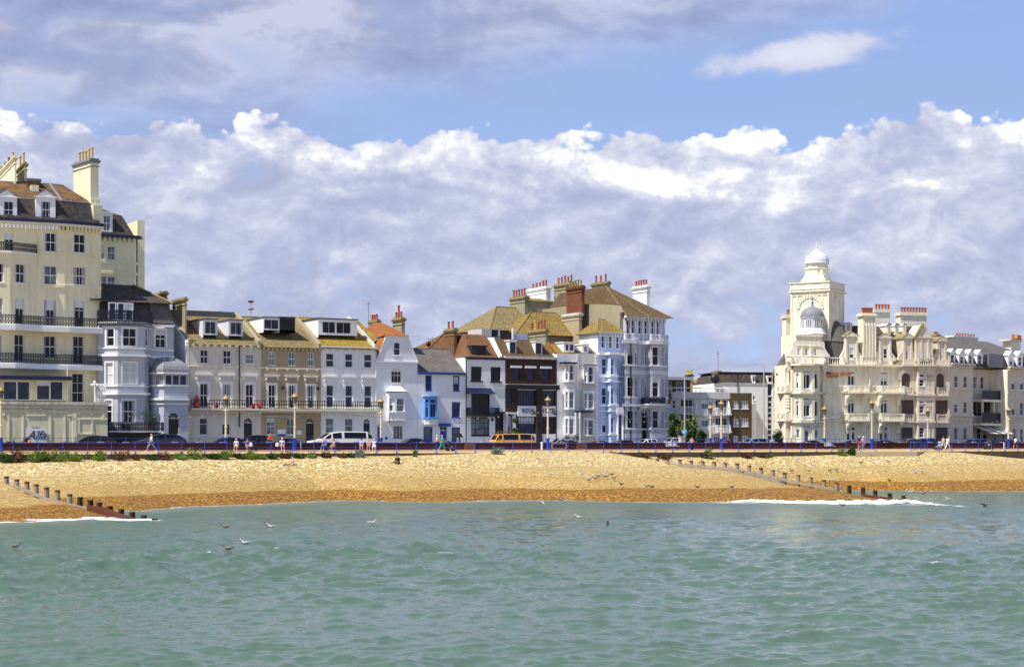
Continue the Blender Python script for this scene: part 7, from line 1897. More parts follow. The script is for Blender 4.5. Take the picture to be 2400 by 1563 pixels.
for px, yt, lb in ((2, 904, 'cream lamp with blue base cut by the left edge of the photo'), (691, 919, 'cream lamp with blue base on the promenade in front of the tan house'), (1284, 928, 'cream lamp with blue base in front of the dark brick hotel name boards'),
                   (1690.5, 937, 'taller and nearer of the two cream lamps in front of the concrete flats'), (2043.5, 936, 'cream lamp with blue base just right of the couple in front of the ivory hotel'), (2363.5, 953, 'cream lamp with blue base beside the entrance awning at far right')):
    LT.append(lamp(px, yt, 7.6, lb))
for px, yt, lb in ((529.5, 924, 'cream lamp behind the dark cars in front of the beige house'), (893, 931, 'cream lamp behind the wall in front of the white gambrel house'), (1665, 947, 'smaller and farther of the two cream lamps in front of the concrete flats'), (1932.5, 950, 'cream lamp at the right corner of the ivory hotel pavilion'), (2174.5, 955, 'cream lamp in front of the arched loggias of the ivory hotel')):
    lamp(px, yt, 11.3, lb)
# festoon cables
for i, (a, c) in enumerate(zip(LT, LT[1:])):
    t = thing('festoon_cable', 'cable of tiny bulbs, ' + ['stretch in front of the grey and beige houses', 'stretch in front of the white houses', 'stretch before the blue and lavender houses', 'stretch in front of the ivory hotel', 'stretch at the far right'][i], 'cable', a, 'festoon cables')
    pts = [a.lerp(c, k / 24) - Vector((0, 0, 1.7 + 4 * 1.1 * (k / 24) * (1 - k / 24))) for k in range(25)]
    mb = MB(); mb.tube(pts, .010, 4); mb.build('wire', M['black'], t); mb = MB()
    for p in pts[1:-1]: mb.ball(p - Vector((0, 0, .1)), .06, 6)
    o = mb.build('bulbs', M['lampw'], t)
# modern lighting columns and sign
M['galv'] = m_plain('galvanised_grey_steel', (.50, .51, .54), .4, .5, .3)
for px, yt, v, lb, side in ((1604.5, 881, 14, 'tall plain grey lighting column above the round blue sign', -1), (1790.5, 856, 23, 'tall plain grey lighting column in front of the white block', -1)):
    p = RAIL.P(px, v); x, y = p; zt = EYE - (yt - HZ) / FPX * y; t = thing('street_light', lb, 'street light', (x, y, .45), 'modern lighting columns')
    mb = MB(); mb.lathe(x, y, [(.16, .45), (.15, 2.2), (.10, 2.3), (.075, zt)], 10); mb.build('pole', M['galv'], t)
    mb = MB(); mb.tube([(x, y, zt), (x + side * .8, y, zt + .12)], .04, 5); f = Fr((x + side * 1.1, y), 0); mb.box(f, -.42, .3, -.14, .14, zt + .07, zt + .17); mb.build('lamp_head', M['galv'], t)
p = RAIL.P(1604, 13.2); zc = EYE - (1011 - HZ) / FPX * p.y
t = thing('road_sign', 'round blue road sign with white arrow above the wall near the tree cluster', 'sign', (p.x, p.y, .45))
f = Fr(p, math.radians(5)); mb = MB(); n = 20; R = .34
mb.pv(f, [(R * math.cos(2 * math.pi * k / n), zc + R * math.sin(2 * math.pi * k / n)) for k in range(n)], -.03, 0); mb.build('disc', M['skyp'], t)
mb = MB(); mb.pv(f, [(.17, zc + .15), (.1, zc + .2), (-.12, zc - .06), (-.12, zc + .06), (-.2, zc + .06), (-.2, zc - .2), (.05, zc - .2), (.05, zc - .12), (-.06, zc - .12)][::-1], -.04, -.031); mb.build('arrow', M['trim'], t)
mb = MB(); mb.tube([(p.x, p.y + .05, .45), (p.x, p.y + .05, zc + .2)], .04, 6); mb.build('post', M['galv'], t)
p = RAIL.P(1598, 12.0); f = Fr(p, A); t = thing('cabinet', 'pale green-grey roadside cabinet below the round blue sign', 'cabinet', (p.x, p.y, .5)); mb = MB(); mb.box(f, -.35, .35, -.25, .25, .5, 2.1); mb.build('housing', M['leafg'] if 0 else M['conc2'], t); mb = MB(); mb.box(f, -.4, .4, -.3, .3, 2.101, 2.18); mb.build('lid', M['galv'], t)
# ================================================================== vehicles
M['tyre'] = m_plain('tyre_rubber', (.015, .015, .016), .8, .3); M['rim'] = m_plain('alloy_rim', (.45, .45, .48), .3, .5, .8); M['hl'] = m_glass('headlight_glass', (.5, .5, .52), .1); M['tl'] = m_plain('tail_light_red', (.5, .02, .02), .3)
def paint(name, c): 
    m = m_plain(name, c, .22, .5, 0, .03); m.node_tree.nodes['Principled BSDF'].inputs['Coat Weight'].default_value = .6; return m
KIND = {  # x fraction, z low, z belt, w belt, z roof, w roof
 'hatch': [(-.5, .36, .60, .72, .62, .66), (-.475, .24, .74, .82, .77, .74), (-.27, .22, .90, .87, .95, .78), (-.08, .22, .94, .88, 1.38, .62), (.08, .22, .95, .88, 1.45, .63), (.32, .22, .98, .88, 1.38, .60), (.465, .24, 1.0, .85, 1.04, .76), (.5, .34, .84, .8, .86, .74)],
 'saloon': [(-.5, .36, .58, .72, .60, .66), (-.48, .24, .70, .82, .73, .74), (-.23, .22, .86, .87, .90, .78), (-.07, .22, .90, .88, 1.32, .60), (.08, .22, .92, .88, 1.38, .60), (.24, .22, .94, .88, 1.28, .58), (.37, .22, .94, .86, .97, .76), (.485, .26, .88, .84, .91, .76), (.5, .36, .7, .78, .72, .7)],
 'suv': [(-.5, .42, .72, .76, .74, .7), (-.48, .3, .88, .86, .92, .78), (-.27, .28, 1.02, .9, 1.06, .82), (-.15, .28, 1.05, .91, 1.56, .68), (.05, .28, 1.06, .91, 1.66, .7), (.38, .28, 1.08, .91, 1.60, .68), (.475, .3, 1.1, .88, 1.2, .8), (.5, .4, .9, .84, .92, .8)],
 'van': [(-.5, .4, .75, .8, .78, .7), (-.485, .28, .92, .9, .96, .8), (-.33, .26, 1.12, .94, 1.17, .84), (-.17, .26, 1.18, .96, 1.82, .78), (0, .26, 1.2, .96, 1.95, .82), (.42, .26, 1.2, .96, 1.93, .82), (.49, .28, 1.2, .94, 1.6, .84), (.5, .36, 1.1, .9, 1.14, .84)],
 'camper': [(-.5, .4, 1.05, .8, 1.08, .75), (-.485, .32, 1.12, .84, 1.18, .80), (-.42, .3, 1.15, .86, 1.80, .68), (-.33, .3, 1.16, .86, 1.92, .70), (.1, .3, 1.16, .86, 1.95, .72), (.42, .3, 1.16, .86, 1.92, .70), (.48, .34, 1.12, .84, 1.65, .74), (.5, .4, 1.0, .8, 1.04, .76)]}
def car(px0, px1, ytop, v, kind, mat, label, name='parked_car', cat='car', flip=False, pattern=()):
    p0, p1 = RAIL.P(px0, v), RAIL.P(px1, v); L = (p1 - p0).length; c = (p0 + p1) / 2; f = Fr(c, A + (math.pi if flip else 0)); g = .46
    st = KIND[kind]; zmax = max(s[4] for s in st); zt = EYE - (ytop - HZ) / FPX * c.y; k = max(.85, min(1.3, (zt - g) / zmax)); kw = 1.0
    t = thing(name, label, cat, (c.x, c.y, g), 'vehicles parked along the road')
    rings = []
    for (xf, zl, zb, wb, zr, wr) in st:
        x = xf * L; r = []
        half = [(wb * .90, zl), (wb * .99, zl + .15), (wb, (zl + zb) / 2 + .05), (wb * .97, zb), (wr, zr - .04 * (zr > zb + .2)), (wr * .86, zr)]
        pts = [(-w, z) for w, z in half] + [(w, z) for w, z in reversed(half)]
        rings.append([f.W(x, w, g + z * k) for w, z in pts])
    mb = MB(); gl = MB(); n = 12
    for i, (a, c2) in enumerate(zip(rings, rings[1:])):
        for j in range(n):
            j2 = (j + 1) % n; q = [a[j], c2[j], c2[j2], a[j2]]
            hi = max(p.z for p in q) > g + (st[3][2] + .12) * k
            mb.poly(q, True)
            tall = st[i][4] > st[i][2] + .2 or st[i + 1][4] > st[i + 1][2] + .2
            if tall and j in (3, 7) and not (j2 == 0):
                m = sum(q, Vector()) / 4; nn = (q[1] - q[0]).cross(q[3] - q[0])
                if nn.length < 1e-6: continue
                nn.normalize(); out = (m - f.W(0, 0, m.z)); side = f.n * (-1 if j == 3 else 1); sv = Vector((side.x, side.y, 0))
                if nn.dot(sv) < 0: nn = -nn
                sh = [m + (p - m) * .86 + nn * .012 for p in q]; gl.poly(sh)
            if tall and j == 5 and abs(st[i][4] - st[i + 1][4]) > .18:
                m = sum(q, Vector()) / 4; nn = Vector((0, 0, 1)); d = (q[1] - q[0]); nn = d.cross(q[3] - q[0]); nn.normalize()
                if nn.z < 0: nn = -nn
                sh = [m + (p - m) * .88 + nn * .012 for p in q]; gl.poly(sh)
    mb.poly(rings[0]); mb.poly(list(reversed(rings[-1]))); mb.build('body', M[mat], t); gl.build('window_glass', M['gd'], t)
    rw = .33 * (1.1 if kind in ('suv', 'van') else 1)
    for xf in (-.30, .29):
        for s in (-1, 1):
            q = f.W(xf * L, s * .80, g + rw); a = f.W(xf * L, s * .92, g + rw); mb = MB(); mb.tube([q, a], rw, 18); w = mb.build('wheel', M['tyre'], t)
            a2 = f.W(xf * L, s * .935, g + rw); mb = MB(); mb.tube([a, a2], rw * .62, 14); mb.build('rim', M['rim'], w)
    z0 = st[1]
    for s in (-1, 1):
        mb = MB(); mb.ball(f.W(-.488 * L, s * .62, g + z0[2] * k * .86), .13, 10, sz=.8); mb.build('headlight', M['hl'], t)
        mb = MB(); mb.ball(f.W(.492 * L, s * .70, g + st[-2][2] * k * .84), .10, 8, sz=1.2); mb.build('tail_light', M['tl'], t)
        mb = MB(); mb.ball(f.W(st[3][0] * L * 1.0 - .12, s * .98, g + (st[3][2] + .04) * k), .11, 8, sy=.7, sz=.7); mb.build('wing_mirror', M[mat], t)
    return t, f, L, k, g
for k, c in (('pblack', (.012, .012, .015)), ('pnavy', (.012, .018, .06)), ('pwhite', (.82, .82, .83)), ('psilver', (.45, .47, .50)), ('pyellow', (.78, .40, .01)), ('pred', (.50, .01, .03)), ('plblue', (.22, .35, .55)), ('pgrey', (.10, .11, .13)), ('pblue', (.03, .07, .22)), ('pmar', (.12, .01, .03))): M[k] = paint(k.replace('p', 'car_paint_', 1), c)
car(155, 267, 1020, 13.8, 'hatch', 'pblack', 'black hatchback parked beside the cream annex'); car(312, 433, 1016, 13.8, 'hatch', 'pnavy', 'dark navy hatchback parked in front of the grey turret house')
car(484, 572, 1024, 14.5, 'hatch', 'pblack', 'low black car parked left of the cream lamp by the beige house', pattern=()); car(553, 630, 1019, 13.2, 'suv', 'pblack', 'larger black car behind the first seated pair'); car(628, 704, 1025, 14.5, 'saloon', 'pblue', 'dark blue car behind the man in the white shirt')
car(724, 866, 1011, 13.8, 'van', 'pwhite', 'long white passenger van with dark side windows', 'parked_van', 'van'); car(925, 1003, 1026, 14.2, 'saloon', 'pnavy', 'dark low saloon in front of the cottage')
t, f, L, k, g = car(1154, 1247, 1016, 13.8, 'camper', 'pyellow', 'yellow retro camper van with rusty roof rack', 'camper_van', 'camper van')
mb = MB(); zr = g + 1.95 * k
for s in (-.55, 0, .55): mb.tube([f.W(-.42 * L, s, zr + .1), f.W(-.05 * L, s, zr + .18), f.W(.1 * L, s, zr + .12)], .035, 5)
for q in (-.4, -.3, -.2, -.1, 0): mb.tube([f.W(q * L, -.62, zr + .14), f.W(q * L, .62, zr + .14)], .03, 5); mb.tube([f.W(q * L, -.62, zr - .05), f.W(q * L, -.62, zr + .3)], .025, 5)
mb.tube([f.W(-.42 * L, -.62, zr + .3), f.W(0, -.62, zr + .3)], .03, 5); mb.build('roof_rack', M['brickb'], t)
car(1283, 1342, 1027, 15, 'hatch', 'psilver', 'silver hatchback behind the lamp by the brick hotel'); car(1304, 1352, 1030, 12.9, 'saloon', 'pgrey', 'grey saloon just in front of the silver hatchback'); car(1375, 1425, 1031, 14, 'saloon', 'pgrey', 'dark grey car in front of the light blue house')
car(1430, 1483, 1031, 14.2, 'hatch', 'pblack', 'black car between the light blue and the lavender houses'); car(1488, 1542, 1028, 14, 'hatch', 'pwhite', 'white hatchback in front of the lavender house door'); car(1556, 1592, 1025, 16, 'hatch', 'psilver', 'silver blue car partly behind the green-grey cabinet')
car(1668, 1713, 1031, 14, 'hatch', 'pred', 'bright red car in front of the tan brick flats'); car(1734, 1797, 1026, 13.5, 'suv', 'plblue', 'light blue car with pale roof in front of the white block'); car(1874, 1922, 1031, 14, 'saloon', 'pblack', 'black saloon below the ivory hotel pavilion')
car(1979, 2010, 1031, 14.5, 'hatch', 'pgrey', 'grey car left of the couple by the lamp'); car(2028, 2088, 1030, 14, 'hatch', 'pblue', 'blue car behind the lamp in front of the ivory hotel'); car(2106, 2150, 1027, 13.4, 'hatch', 'pgrey', 'grey hatchback in front of the first loggia'); car(2136, 2176, 1028, 15.5, 'hatch', 'pnavy', 'navy car overlapping the grey hatchback')
car(2150, 2186, 1026, 18, 'suv', 'pnavy', 'tall dark car behind the farthest pair below the loggias'); car(2256, 2312, 1028, 14, 'suv', 'pblue', 'blue car in front of the cream terrace'); car(2334, 2384, 1030, 14.5, 'hatch', 'pmar', 'dark maroon car beside the entrance awning')
# scooters
def scooter(px, v, label, mat, box=True):
    p = RAIL.P(px, v); f = Fr(p, A); g = .56; t = thing('motor_scooter', label, 'scooter', (p.x, p.y, g), 'scooters parked by the wall')
    for s in (-.62, .62):
        mb = MB(); mb.tube([f.W(s, -.06, g + .26), f.W(s, .06, g + .26)], .26, 16); mb.build('wheel', M['tyre'], t)
    mb = MB(); mb.pv(f, [(-.2, g + .25), (.75, g + .3), (.8, g + .7), (.1, g + .78), (0, g + .4), (-.25, g + .38), (-.45, g + .95), (-.58, g + .95), (-.5, g + .4)], -.17, .17); mb.build('body', M[mat], t)
    mb = MB(); mb.pv(f, [(.08, g + .79), (.82, g + .76), (.8, g + .9), (.1, g + .9)], -.15, .15); mb.build('seat', M['tyre'], t)
    mb = MB(); mb.tube([f.W(-.55, 0, g + .9), f.W(-.48, 0, g + 1.1)], .03, 6); mb.tube([f.W(-.45, -.33, g + 1.12), f.W(-.45, .33, g + 1.12)], .025, 6); mb.tube([f.W(-.45, -.33, g + 1.1), f.W(-.5, -.36, g + 1.35)], .015, 5); mb.build('handlebar', M['iron'], t)
    if box: mb = MB(); mb.ball(f.W(.85, 0, g + 1.0), .38, 12); mb.build('top_box', M['pblack'], t)
scooter(44, 10.2, 'black motor scooter with a big round top box behind the wall near the painted sign', 'pblack'); scooter(4, 10.2, 'dark motor scooter cut off by the left edge of the photo', 'pnavy', False)
# small red and yellow bags by the sign
for px, mt, lb in ((69, 'orange', 'small orange bag on the pavement under the painted sign'), (13, 'gold', 'small yellow bag beside the leftmost scooter')):
    p = RAIL.P(px, 9.6); mb = MB(); mb.lathe(p.x, p.y, [(.14, .56), (.2, .75), (.19, 1.35), (.1, 1.62), (.03, 1.66)], 9); o = mb.build('bag', M[mt], None, (p.x, p.y, .56)); tag(o, lb, 'bag')
# ================================================================== benches
def bench(px, v, w, mat, label, back=True):
    p = RAIL.P(px, v); f = Fr(p, A); g = prom_z(v); t = thing('bench', label, 'bench', (p.x, p.y, g), 'promenade benches')
    mb = MB()
    for k in range(4): mb.box(f, -w / 2, w / 2, -.2 + k * .12, -.1 + k * .12, g + .42, g + .46)
    mb.build('seat', M[mat], t)
    if back:
        mb = MB()
        for k in range(3): mb.box(f, -w / 2, w / 2, .27, .31, g + .52 + k * .15, g + .62 + k * .15)
        mb.build('backrest', M[mat], t)
    for u in (-w / 2 + .15, w / 2 - .15):
        mb = MB(); mb.box(f, u - .03, u + .03, -.2, -.14, g, g + .419); mb.box(f, u - .03, u + .03, .2, .26, g, g + .95); mb.box(f, u - .03, u + .03, -.2, .26, g + .36, g + .4); mb.build('leg', M['iron'], t)
bench(1577, 6.6, 1.7, 'trim', 'empty white slatted bench against the wall below the trees'); bench(1945.5, 6.6, 1.5, 'trim', 'empty white slatted bench below the ivory hotel pavilion')
bench(572, 6.6, 3.0, 'woodw', 'dark bench carrying the elderly pair in front of the black car'); bench(663, 6.6, 2.2, 'woodw', 'dark bench under the man in the white shirt'); bench(772, 6.6, 2.6, 'woodw', 'dark bench under the woman in the blue dress'); bench(860, 6.6, 3.0, 'woodw', 'dark bench under the three seated people beside the white van')
for px, lb in ((1270, 'short white post by the wall left of the brick hotel lamp'), (2354, 'short white post by the wall left of the far right lamp'), (705, 'slim grey post by the wall right of the lamp at the tan house')):
    p = RAIL.P(px, 7.6); g = prom_z(7.6); mb = MB(); mb.lathe(p.x, p.y, [(.13 if px != 705 else .05, g), (.13 if px != 705 else .05, g + .75), (.16 if px != 705 else .05, g + .8), (.05, g + .9)], 10); o = mb.build('bollard', M['trim'], None, (p.x, p.y, g)); tag(o, lb, 'bollard')
# dark telescope / information lectern by the cottage
p = RAIL.P(1073, 9.3); f = Fr(p, A); t = thing('lectern', 'dark information lectern on a white stand in front of the cottage', 'lectern', (p.x, p.y, .56)); mb = MB(); mb.tube([(p.x, p.y, .56), (p.x, p.y, 2.0)], .12, 8); mb.build('stand', M['trim'], t); mb = MB(); mb.pu(f, [(-.3, 2.0), (.25, 2.45), (.3, 2.4), (-.25, 1.95)], -.55, .55); mb.build('panel', M['black'], t)
# ================================================================== people
def skinobj(name, joints, edges, rad, mat, parent, root, lv=1):
    names = list(joints); idx = {k: i for i, k in enumerate(names)}
    me = bpy.data.meshes.new(name); me.from_pydata([joints[k] for k in names], [(idx[a], idx[c]) for a, c in edges], []); me.materials.append(mat)
    o = bpy.data.objects.new(name, me); COL.objects.link(o); o.parent = parent; ORG[o.name] = Vector((0, 0, 0))
    o.modifiers.new('Skin', 'SKIN'); 
    sv = me.skin_vertices[0].data
    for k in names: r = rad[k]; sv[idx[k]].radius = r if isinstance(r, tuple) else (r, r); sv[idx[k]].use_root = (k == root)
    o.modifiers['Skin'].use_smooth_shade = True
    s = o.modifiers.new('Sub', 'SUBSURF'); s.levels = lv; s.render_levels = lv
    return o
def mk(name, c): 
    if name not in M: M[name] = m_plain(name, c, .8, .2, 0, .12)
    return M[name]
SKIN = mk('skin', (.58, .33, .22)); mk('hairw', (.70, .68, .64)); mk('hairb', (.16, .09, .05)); mk('hairy', (.55, .38, .15)); mk('hairk', (.03, .02, .02))
CL = dict(white=(.80, .80, .80), cream=(.70, .70, .58), teal=(.02, .42, .33), blue=(.05, .12, .50), lblue=(.40, .58, .75), navy=(.015, .02, .06), red=(.62, .03, .02), pink=(.72, .38, .36), lilac=(.50, .38, .68), jeans=(.20, .27, .42), grey=(.25, .23, .27), tan=(.48, .33, .18), black=(.02, .02, .022), check=(.28, .27, .30), purple=(.20, .16, .30), green=(.10, .35, .05))
for k, c in CL.items(): mk('cloth_' + k, c)
def person(loc, label, pose, head, top, bot, hair, H=1.7, sleeve=.55, legs='short', skirt=False, hat=None, back=False, shoe='cloth_white', swing=1, lean=0, arm='down', name='person'):
    t = thing('person', label, 'person', loc, None, head); k = H / 1.7; t.scale = (k, k, k)
    J = {}
    if pose in ('walk', 'stand'):
        pz = .92; J['pel'] = (0, 0, pz); s = .22 * swing if pose == 'walk' else .03
        for sd, n in ((-1, 'l'), (1, 'r')):
            d = s * sd; J['hip' + n] = (.09 * sd, 0, pz - .03); J['kn' + n] = (.10 * sd, d * .8 + .05, .49 if d > 0 else .50); J['an' + n] = (.10 * sd, d * 1.3 - (.08 if d < 0 and pose == 'walk' else 0), .08 if d > 0 or pose == 'stand' else .15); J['to' + n] = (.11 * sd, J['an' + n][1] + .16, .035 if d > 0 or pose == 'stand' else .05)
        up = 0
    elif pose == 'sit':
        pz = .53; J['pel'] = (0, 0, pz)
        for sd, n in ((-1, 'l'), (1, 'r')): J['hip' + n] = (.1 * sd, .05, pz - .01); J['kn' + n] = (.14 * sd, .46, .50); J['an' + n] = (.13 * sd, .50 + .06 * sd, .08); J['to' + n] = (.15 * sd, .66 + .06 * sd, .035)
    else:
        pz = .13; J['pel'] = (0, 0, pz)
        for sd, n in ((-1, 'l'), (1, 'r')): J['hip' + n] = (.1 * sd, .05, pz); J['kn' + n] = (.30 * sd, .36, .22); J['an' + n] = (.12 * sd, .52, .07); J['to' + n] = (.02 * sd, .64 + .06 * sd, .05)
    L = lean
    J['sp'] = (0, L * .3, pz + .2); J['ch'] = (0, L * .7, pz + .40); J['nk'] = (0, L, pz + .53); J['jaw'] = (0, L + .025, pz + .61); J['cr'] = (0, L + .015, pz + .69); J['tp'] = (0, L + .005, pz + .765); J['nose'] = (0, L + .115, pz + .655)
    for sd, n in ((-1, 'l'), (1, 'r')):
        J['sh' + n] = (.175 * sd, L * .9, pz + .465)
        if pose in ('walk', 'stand') and arm == 'down': a = -.14 * sd * swing; J['el' + n] = (.235 * sd, a * .7 - .03, pz + .2); J['wr' + n] = (.235 * sd, a * 1.5 + .09, pz - .02)
        elif pose in ('walk', 'stand') and arm == 'push': J['el' + n] = (.22 * sd, .08, pz + .2); J['wr' + n] = (.20 * sd, .33, pz + .14)
        elif arm == 'fold' or pose in ('walk', 'stand'): J['el' + n] = (.26 * sd, .06, pz + .2); J['wr' + n] = (.08 * sd, .24, pz + .22)
        else: J['el' + n] = (.25 * sd, .10 + L * .5, pz + .2); J['wr' + n] = (.15 * sd, .32, pz + .10)
        e, w = Vector(J['el' + n]), Vector(J['wr' + n]); d = (w - e).normalized(); hp = w + d * .07; J['hd' + n] = tuple(hp); sidev = Vector((1, 0, 0))
        for fi in range(4):
            b0 = hp + sidev * (.027 - fi * .018) * -sd + d * .015; ln = (.062, .075, .07, .055)[fi]; J['f%d%s' % (fi, n)] = tuple(b0 + d * ln * .5); J['g%d%s' % (fi, n)] = tuple(b0 + d * ln + Vector((0, .01, -.015)))
        J['th' + n] = tuple(w + d * .04 + Vector((-sd * .045, .01, 0))); 
    R = dict(pel=(.155, .115), sp=(.135, .10), ch=(.155, .11), nk=.055, jaw=(.062, .07), cr=(.078, .092), tp=(.05, .055), nose=.014)
    E = [('pel', 'sp'), ('sp', 'ch'), ('ch', 'nk'), ('nk', 'jaw'), ('jaw', 'cr'), ('cr', 'tp'), ('cr', 'nose')]
    for n in 'lr':
        R.update({'hip' + n: .095, 'kn' + n: .06, 'an' + n: .042, 'to' + n: .036, 'sh' + n: .062, 'el' + n: .043, 'wr' + n: .028, 'hd' + n: (.036, .02), 'th' + n: .011})
        E += [('pel', 'hip' + n), ('hip' + n, 'kn' + n), ('kn' + n, 'an' + n), ('an' + n, 'to' + n), ('ch', 'sh' + n), ('sh' + n, 'el' + n), ('el' + n, 'wr' + n), ('wr' + n, 'hd' + n), ('wr' + n, 'th' + n)]
        for fi in range(4): R['f%d%s' % (fi, n)] = .0095; R['g%d%s' % (fi, n)] = .008; E += [('hd' + n, 'f%d%s' % (fi, n)), ('f%d%s' % (fi, n), 'g%d%s' % (fi, n))]
    skinobj('body', J, E, R, SKIN, t, 'pel')
    V3 = lambda k: Vector(J[k])
    T = {'a': J['pel'], 'b': J['sp'], 'c': J['ch'], 'd': tuple(V3('ch').lerp(V3('nk'), .72))}; TR = dict(a=(.172, .13), b=(.155, .12), c=(.175, .13), d=.08); TE = [('a', 'b'), ('b', 'c'), ('c', 'd')]
    for n in 'lr':
        T['s' + n] = J['sh' + n]; TR['s' + n] = .078; T['e' + n] = tuple(V3('sh' + n).lerp(V3('el' + n), min(1, sleeve))); TR['e' + n] = .064; TE += [('c', 's' + n), ('s' + n, 'e' + n)]
        if sleeve > 1: T['w' + n] = tuple(V3('el' + n).lerp(V3('wr' + n), sleeve - 1)); TR['w' + n] = .045; TE += [('e' + n, 'w' + n)]
    skinobj('top', T, TE, TR, M['cloth_' + top], t, 'a')
    Bo = {'a': J['pel']}; BR = dict(a=(.178, .135)); BE = []
    for n in 'lr':
        Bo['h' + n] = J['hip' + n]; BR['h' + n] = .112; fr_ = .8 if legs == 'short' else 1; Bo['k' + n] = tuple(V3('hip' + n).lerp(V3('kn' + n), fr_)); BR['k' + n] = .085; BE += [('a', 'h' + n), ('h' + n, 'k' + n)]
        if legs in ('long', 'crop'): Bo['a' + n] = tuple(V3('kn' + n).lerp(V3('an' + n), .9 if legs == 'long' else .6)); BR['a' + n] = .062; BE += [('k' + n, 'a' + n)]
    skinobj('bottoms' if not skirt else 'skirt', Bo, BE, BR, M['cloth_' + bot], t, 'a')
    ORG[t.name] = Vector((0, 0, 0))
    c = V3('cr'); mb = MB(); mb.ball((c.x, c.y - .022, c.z + .022), .107, 12, sx=.88); 
    if hair in ('hairb', 'hairy') and not back: mb.ball((c.x, c.y - .06, c.z - .07), .085, 10)
    mb.build('hair', M[hair], t)
    mb = MB()
    for s in (-1, 1): mb.ball((c.x + s * .032, c.y + .088, c.z - .015), .011, 6)
    mb.build('eyes', M['black'], t)
    for n in 'lr':
        a, b2 = V3('an' + n), V3('to' + n); mb = MB(); mb.tube([(a.x, a.y - .05, a.z - .035), (b2.x, b2.y + .06, max(.03, b2.z - .0))], .047, 8); mb.build('shoe', M[shoe], t)
    if hat: mb = MB(); mb.lathe(c.x, c.y, [(.17 if hat != 'cloth_navy' else .115, c.z + .04), (.16 if hat != 'cloth_navy' else .113, c.z + .055), (.105, c.z + .065), (.1, c.z + .12), (.05, c.z + .145)], 14); mb.build('hat', M[hat], t)
    ORG[t.name] = Vector(loc); return t
def on_prom(px, v): p = RAIL.P(px, v); return (p.x, p.y, prom_z(v) if v < 8.5 else .57)
PI = math.pi; FACE = PI + .0      # local +y turned to the camera
LEFT, RIGHT = PI / 2 + A, -PI / 2 + A
person(on_prom(355, 5.5), 'woman in white top and cropped jeans striding left past the dark cars', 'walk', LEFT, 'white', 'jeans', 'hairy', 1.80, legs='crop', swing=1.5, arm='fold')
person(on_prom(554, 6.35), 'white-haired person in pale top seated left of the pair before the black car', 'sit', FACE, 'cream', 'cream', 'hairw', 1.70, lean=.05); person(on_prom(580, 6.35), 'man in grey-purple shirt seated right of the pair with a white bag', 'sit', FACE + .3, 'purple', 'grey', 'hairb', 1.7, lean=.08)
person((*RAIL.P(633, 10.5), .57), 'blond person in a red top behind the wall by the tan house', 'stand', FACE, 'red', 'navy', 'hairy', 1.72, arm='fold'); person(on_prom(661, 6.35), 'grey-haired man in white shirt seated alone with a pale bag', 'sit', FACE + .3, 'white', 'grey', 'hairw', 1.82, lean=.05)
person(on_prom(762, 6.35), 'woman in a royal blue dress seated by the white van', 'sit', FACE - .5, 'blue', 'blue', 'hairw', 1.75, legs='crop', skirt=True); person(on_prom(782, 6.35), 'tanned person in a brown top stretched out beside the woman in blue', 'sit', FACE - .6, 'tan', 'tan', 'hairb', 1.6, legs='crop', lean=-.1)
person(on_prom(847, 6.35), 'man in light blue shirt and navy cap seated left of the three by the van', 'sit', FACE + .1, 'lblue', 'check', 'hairw', 1.72, hat='cloth_navy'); person(on_prom(864, 6.45), 'woman in a pale pink top seated in the middle of the three by the van', 'sit', FACE, 'pink', 'purple', 'hairy', 1.55); person(on_prom(877, 6.35), 'white-haired woman in white seated right of the three by the van', 'sit', FACE, 'white', 'white', 'hairw', 1.66, legs='crop')
person(on_prom(1024.5, 5.6), 'white-haired walker in a pink top and dark leggings', 'walk', RIGHT, 'pink', 'black', 'hairw', 1.72, legs='long', arm='push'); person(on_prom(1036, 4.8), 'woman in a teal top and teal trousers walking right behind a pushchair', 'walk', RIGHT, 'teal', 'teal', 'hairy', 1.78, legs='crop', arm='push')
person(on_prom(1622, 2.2), 'person in a pink shirt leaning by the blue railing near the trees', 'stand', FACE + .4, 'pink', 'navy', 'hairb', 1.72, legs='long', arm='fold')
person(on_prom(2013.5, 3.8), 'bald man in navy t-shirt and bright red shorts, seen from behind', 'stand', A - .2, 'navy', 'red', 'skin', 1.86, legs='short', shoe='cloth_black'); person(on_prom(2023.5, 3.5), 'person in lilac top and white sun hat beside the man in red shorts', 'stand', A, 'lilac', 'check', 'hairw', 1.76, legs='long', hat='cloth_white', arm='fold')
person(on_prom(2211, 3.4), 'woman in pale pink top pushing a pushchair left near the barrier rail', 'walk', LEFT, 'pink', 'white', 'hairb', 1.80, legs='long', arm='push'); person(on_prom(2221, 3.0), 'dark-haired woman in white shirt and white trousers walking beside the pushchair', 'walk', RIGHT + .2, 'white', 'white', 'hairb', 1.80, legs='long', swing=1.2)
person(on_prom(2380, 4.5), 'walker with white shirt and dark backpack at the far right', 'walk', RIGHT + PI, 'white', 'navy', 'hairk', 1.70, shoe='cloth_tan')
X0, Y0, Z0 = beach_hit(686, 1089); person((X0, Y0, Z0), 'child in a lilac vest sitting on the shingle on a blue towel', 'ground', FACE, 'lilac', 'tan', 'hairy', 1.36, sleeve=.2)
mb = MB(); f = Fr((X0 - .7, Y0 - .1), A + .3)
for k in range(5): mb.pu(f, [(-.25, Z0 + .04), (.25, Z0 + .04), (.25, Z0 + .09), (-.25, Z0 + .09 + .04 * (k % 2))], -.5 + k * .2, -.31 + k * .2)
o = mb.build('towel', M['cloth_lblue'], None, (X0 - .7, Y0, Z0)); tag(o, 'crumpled pale blue towel beside the child on the shingle', 'towel')
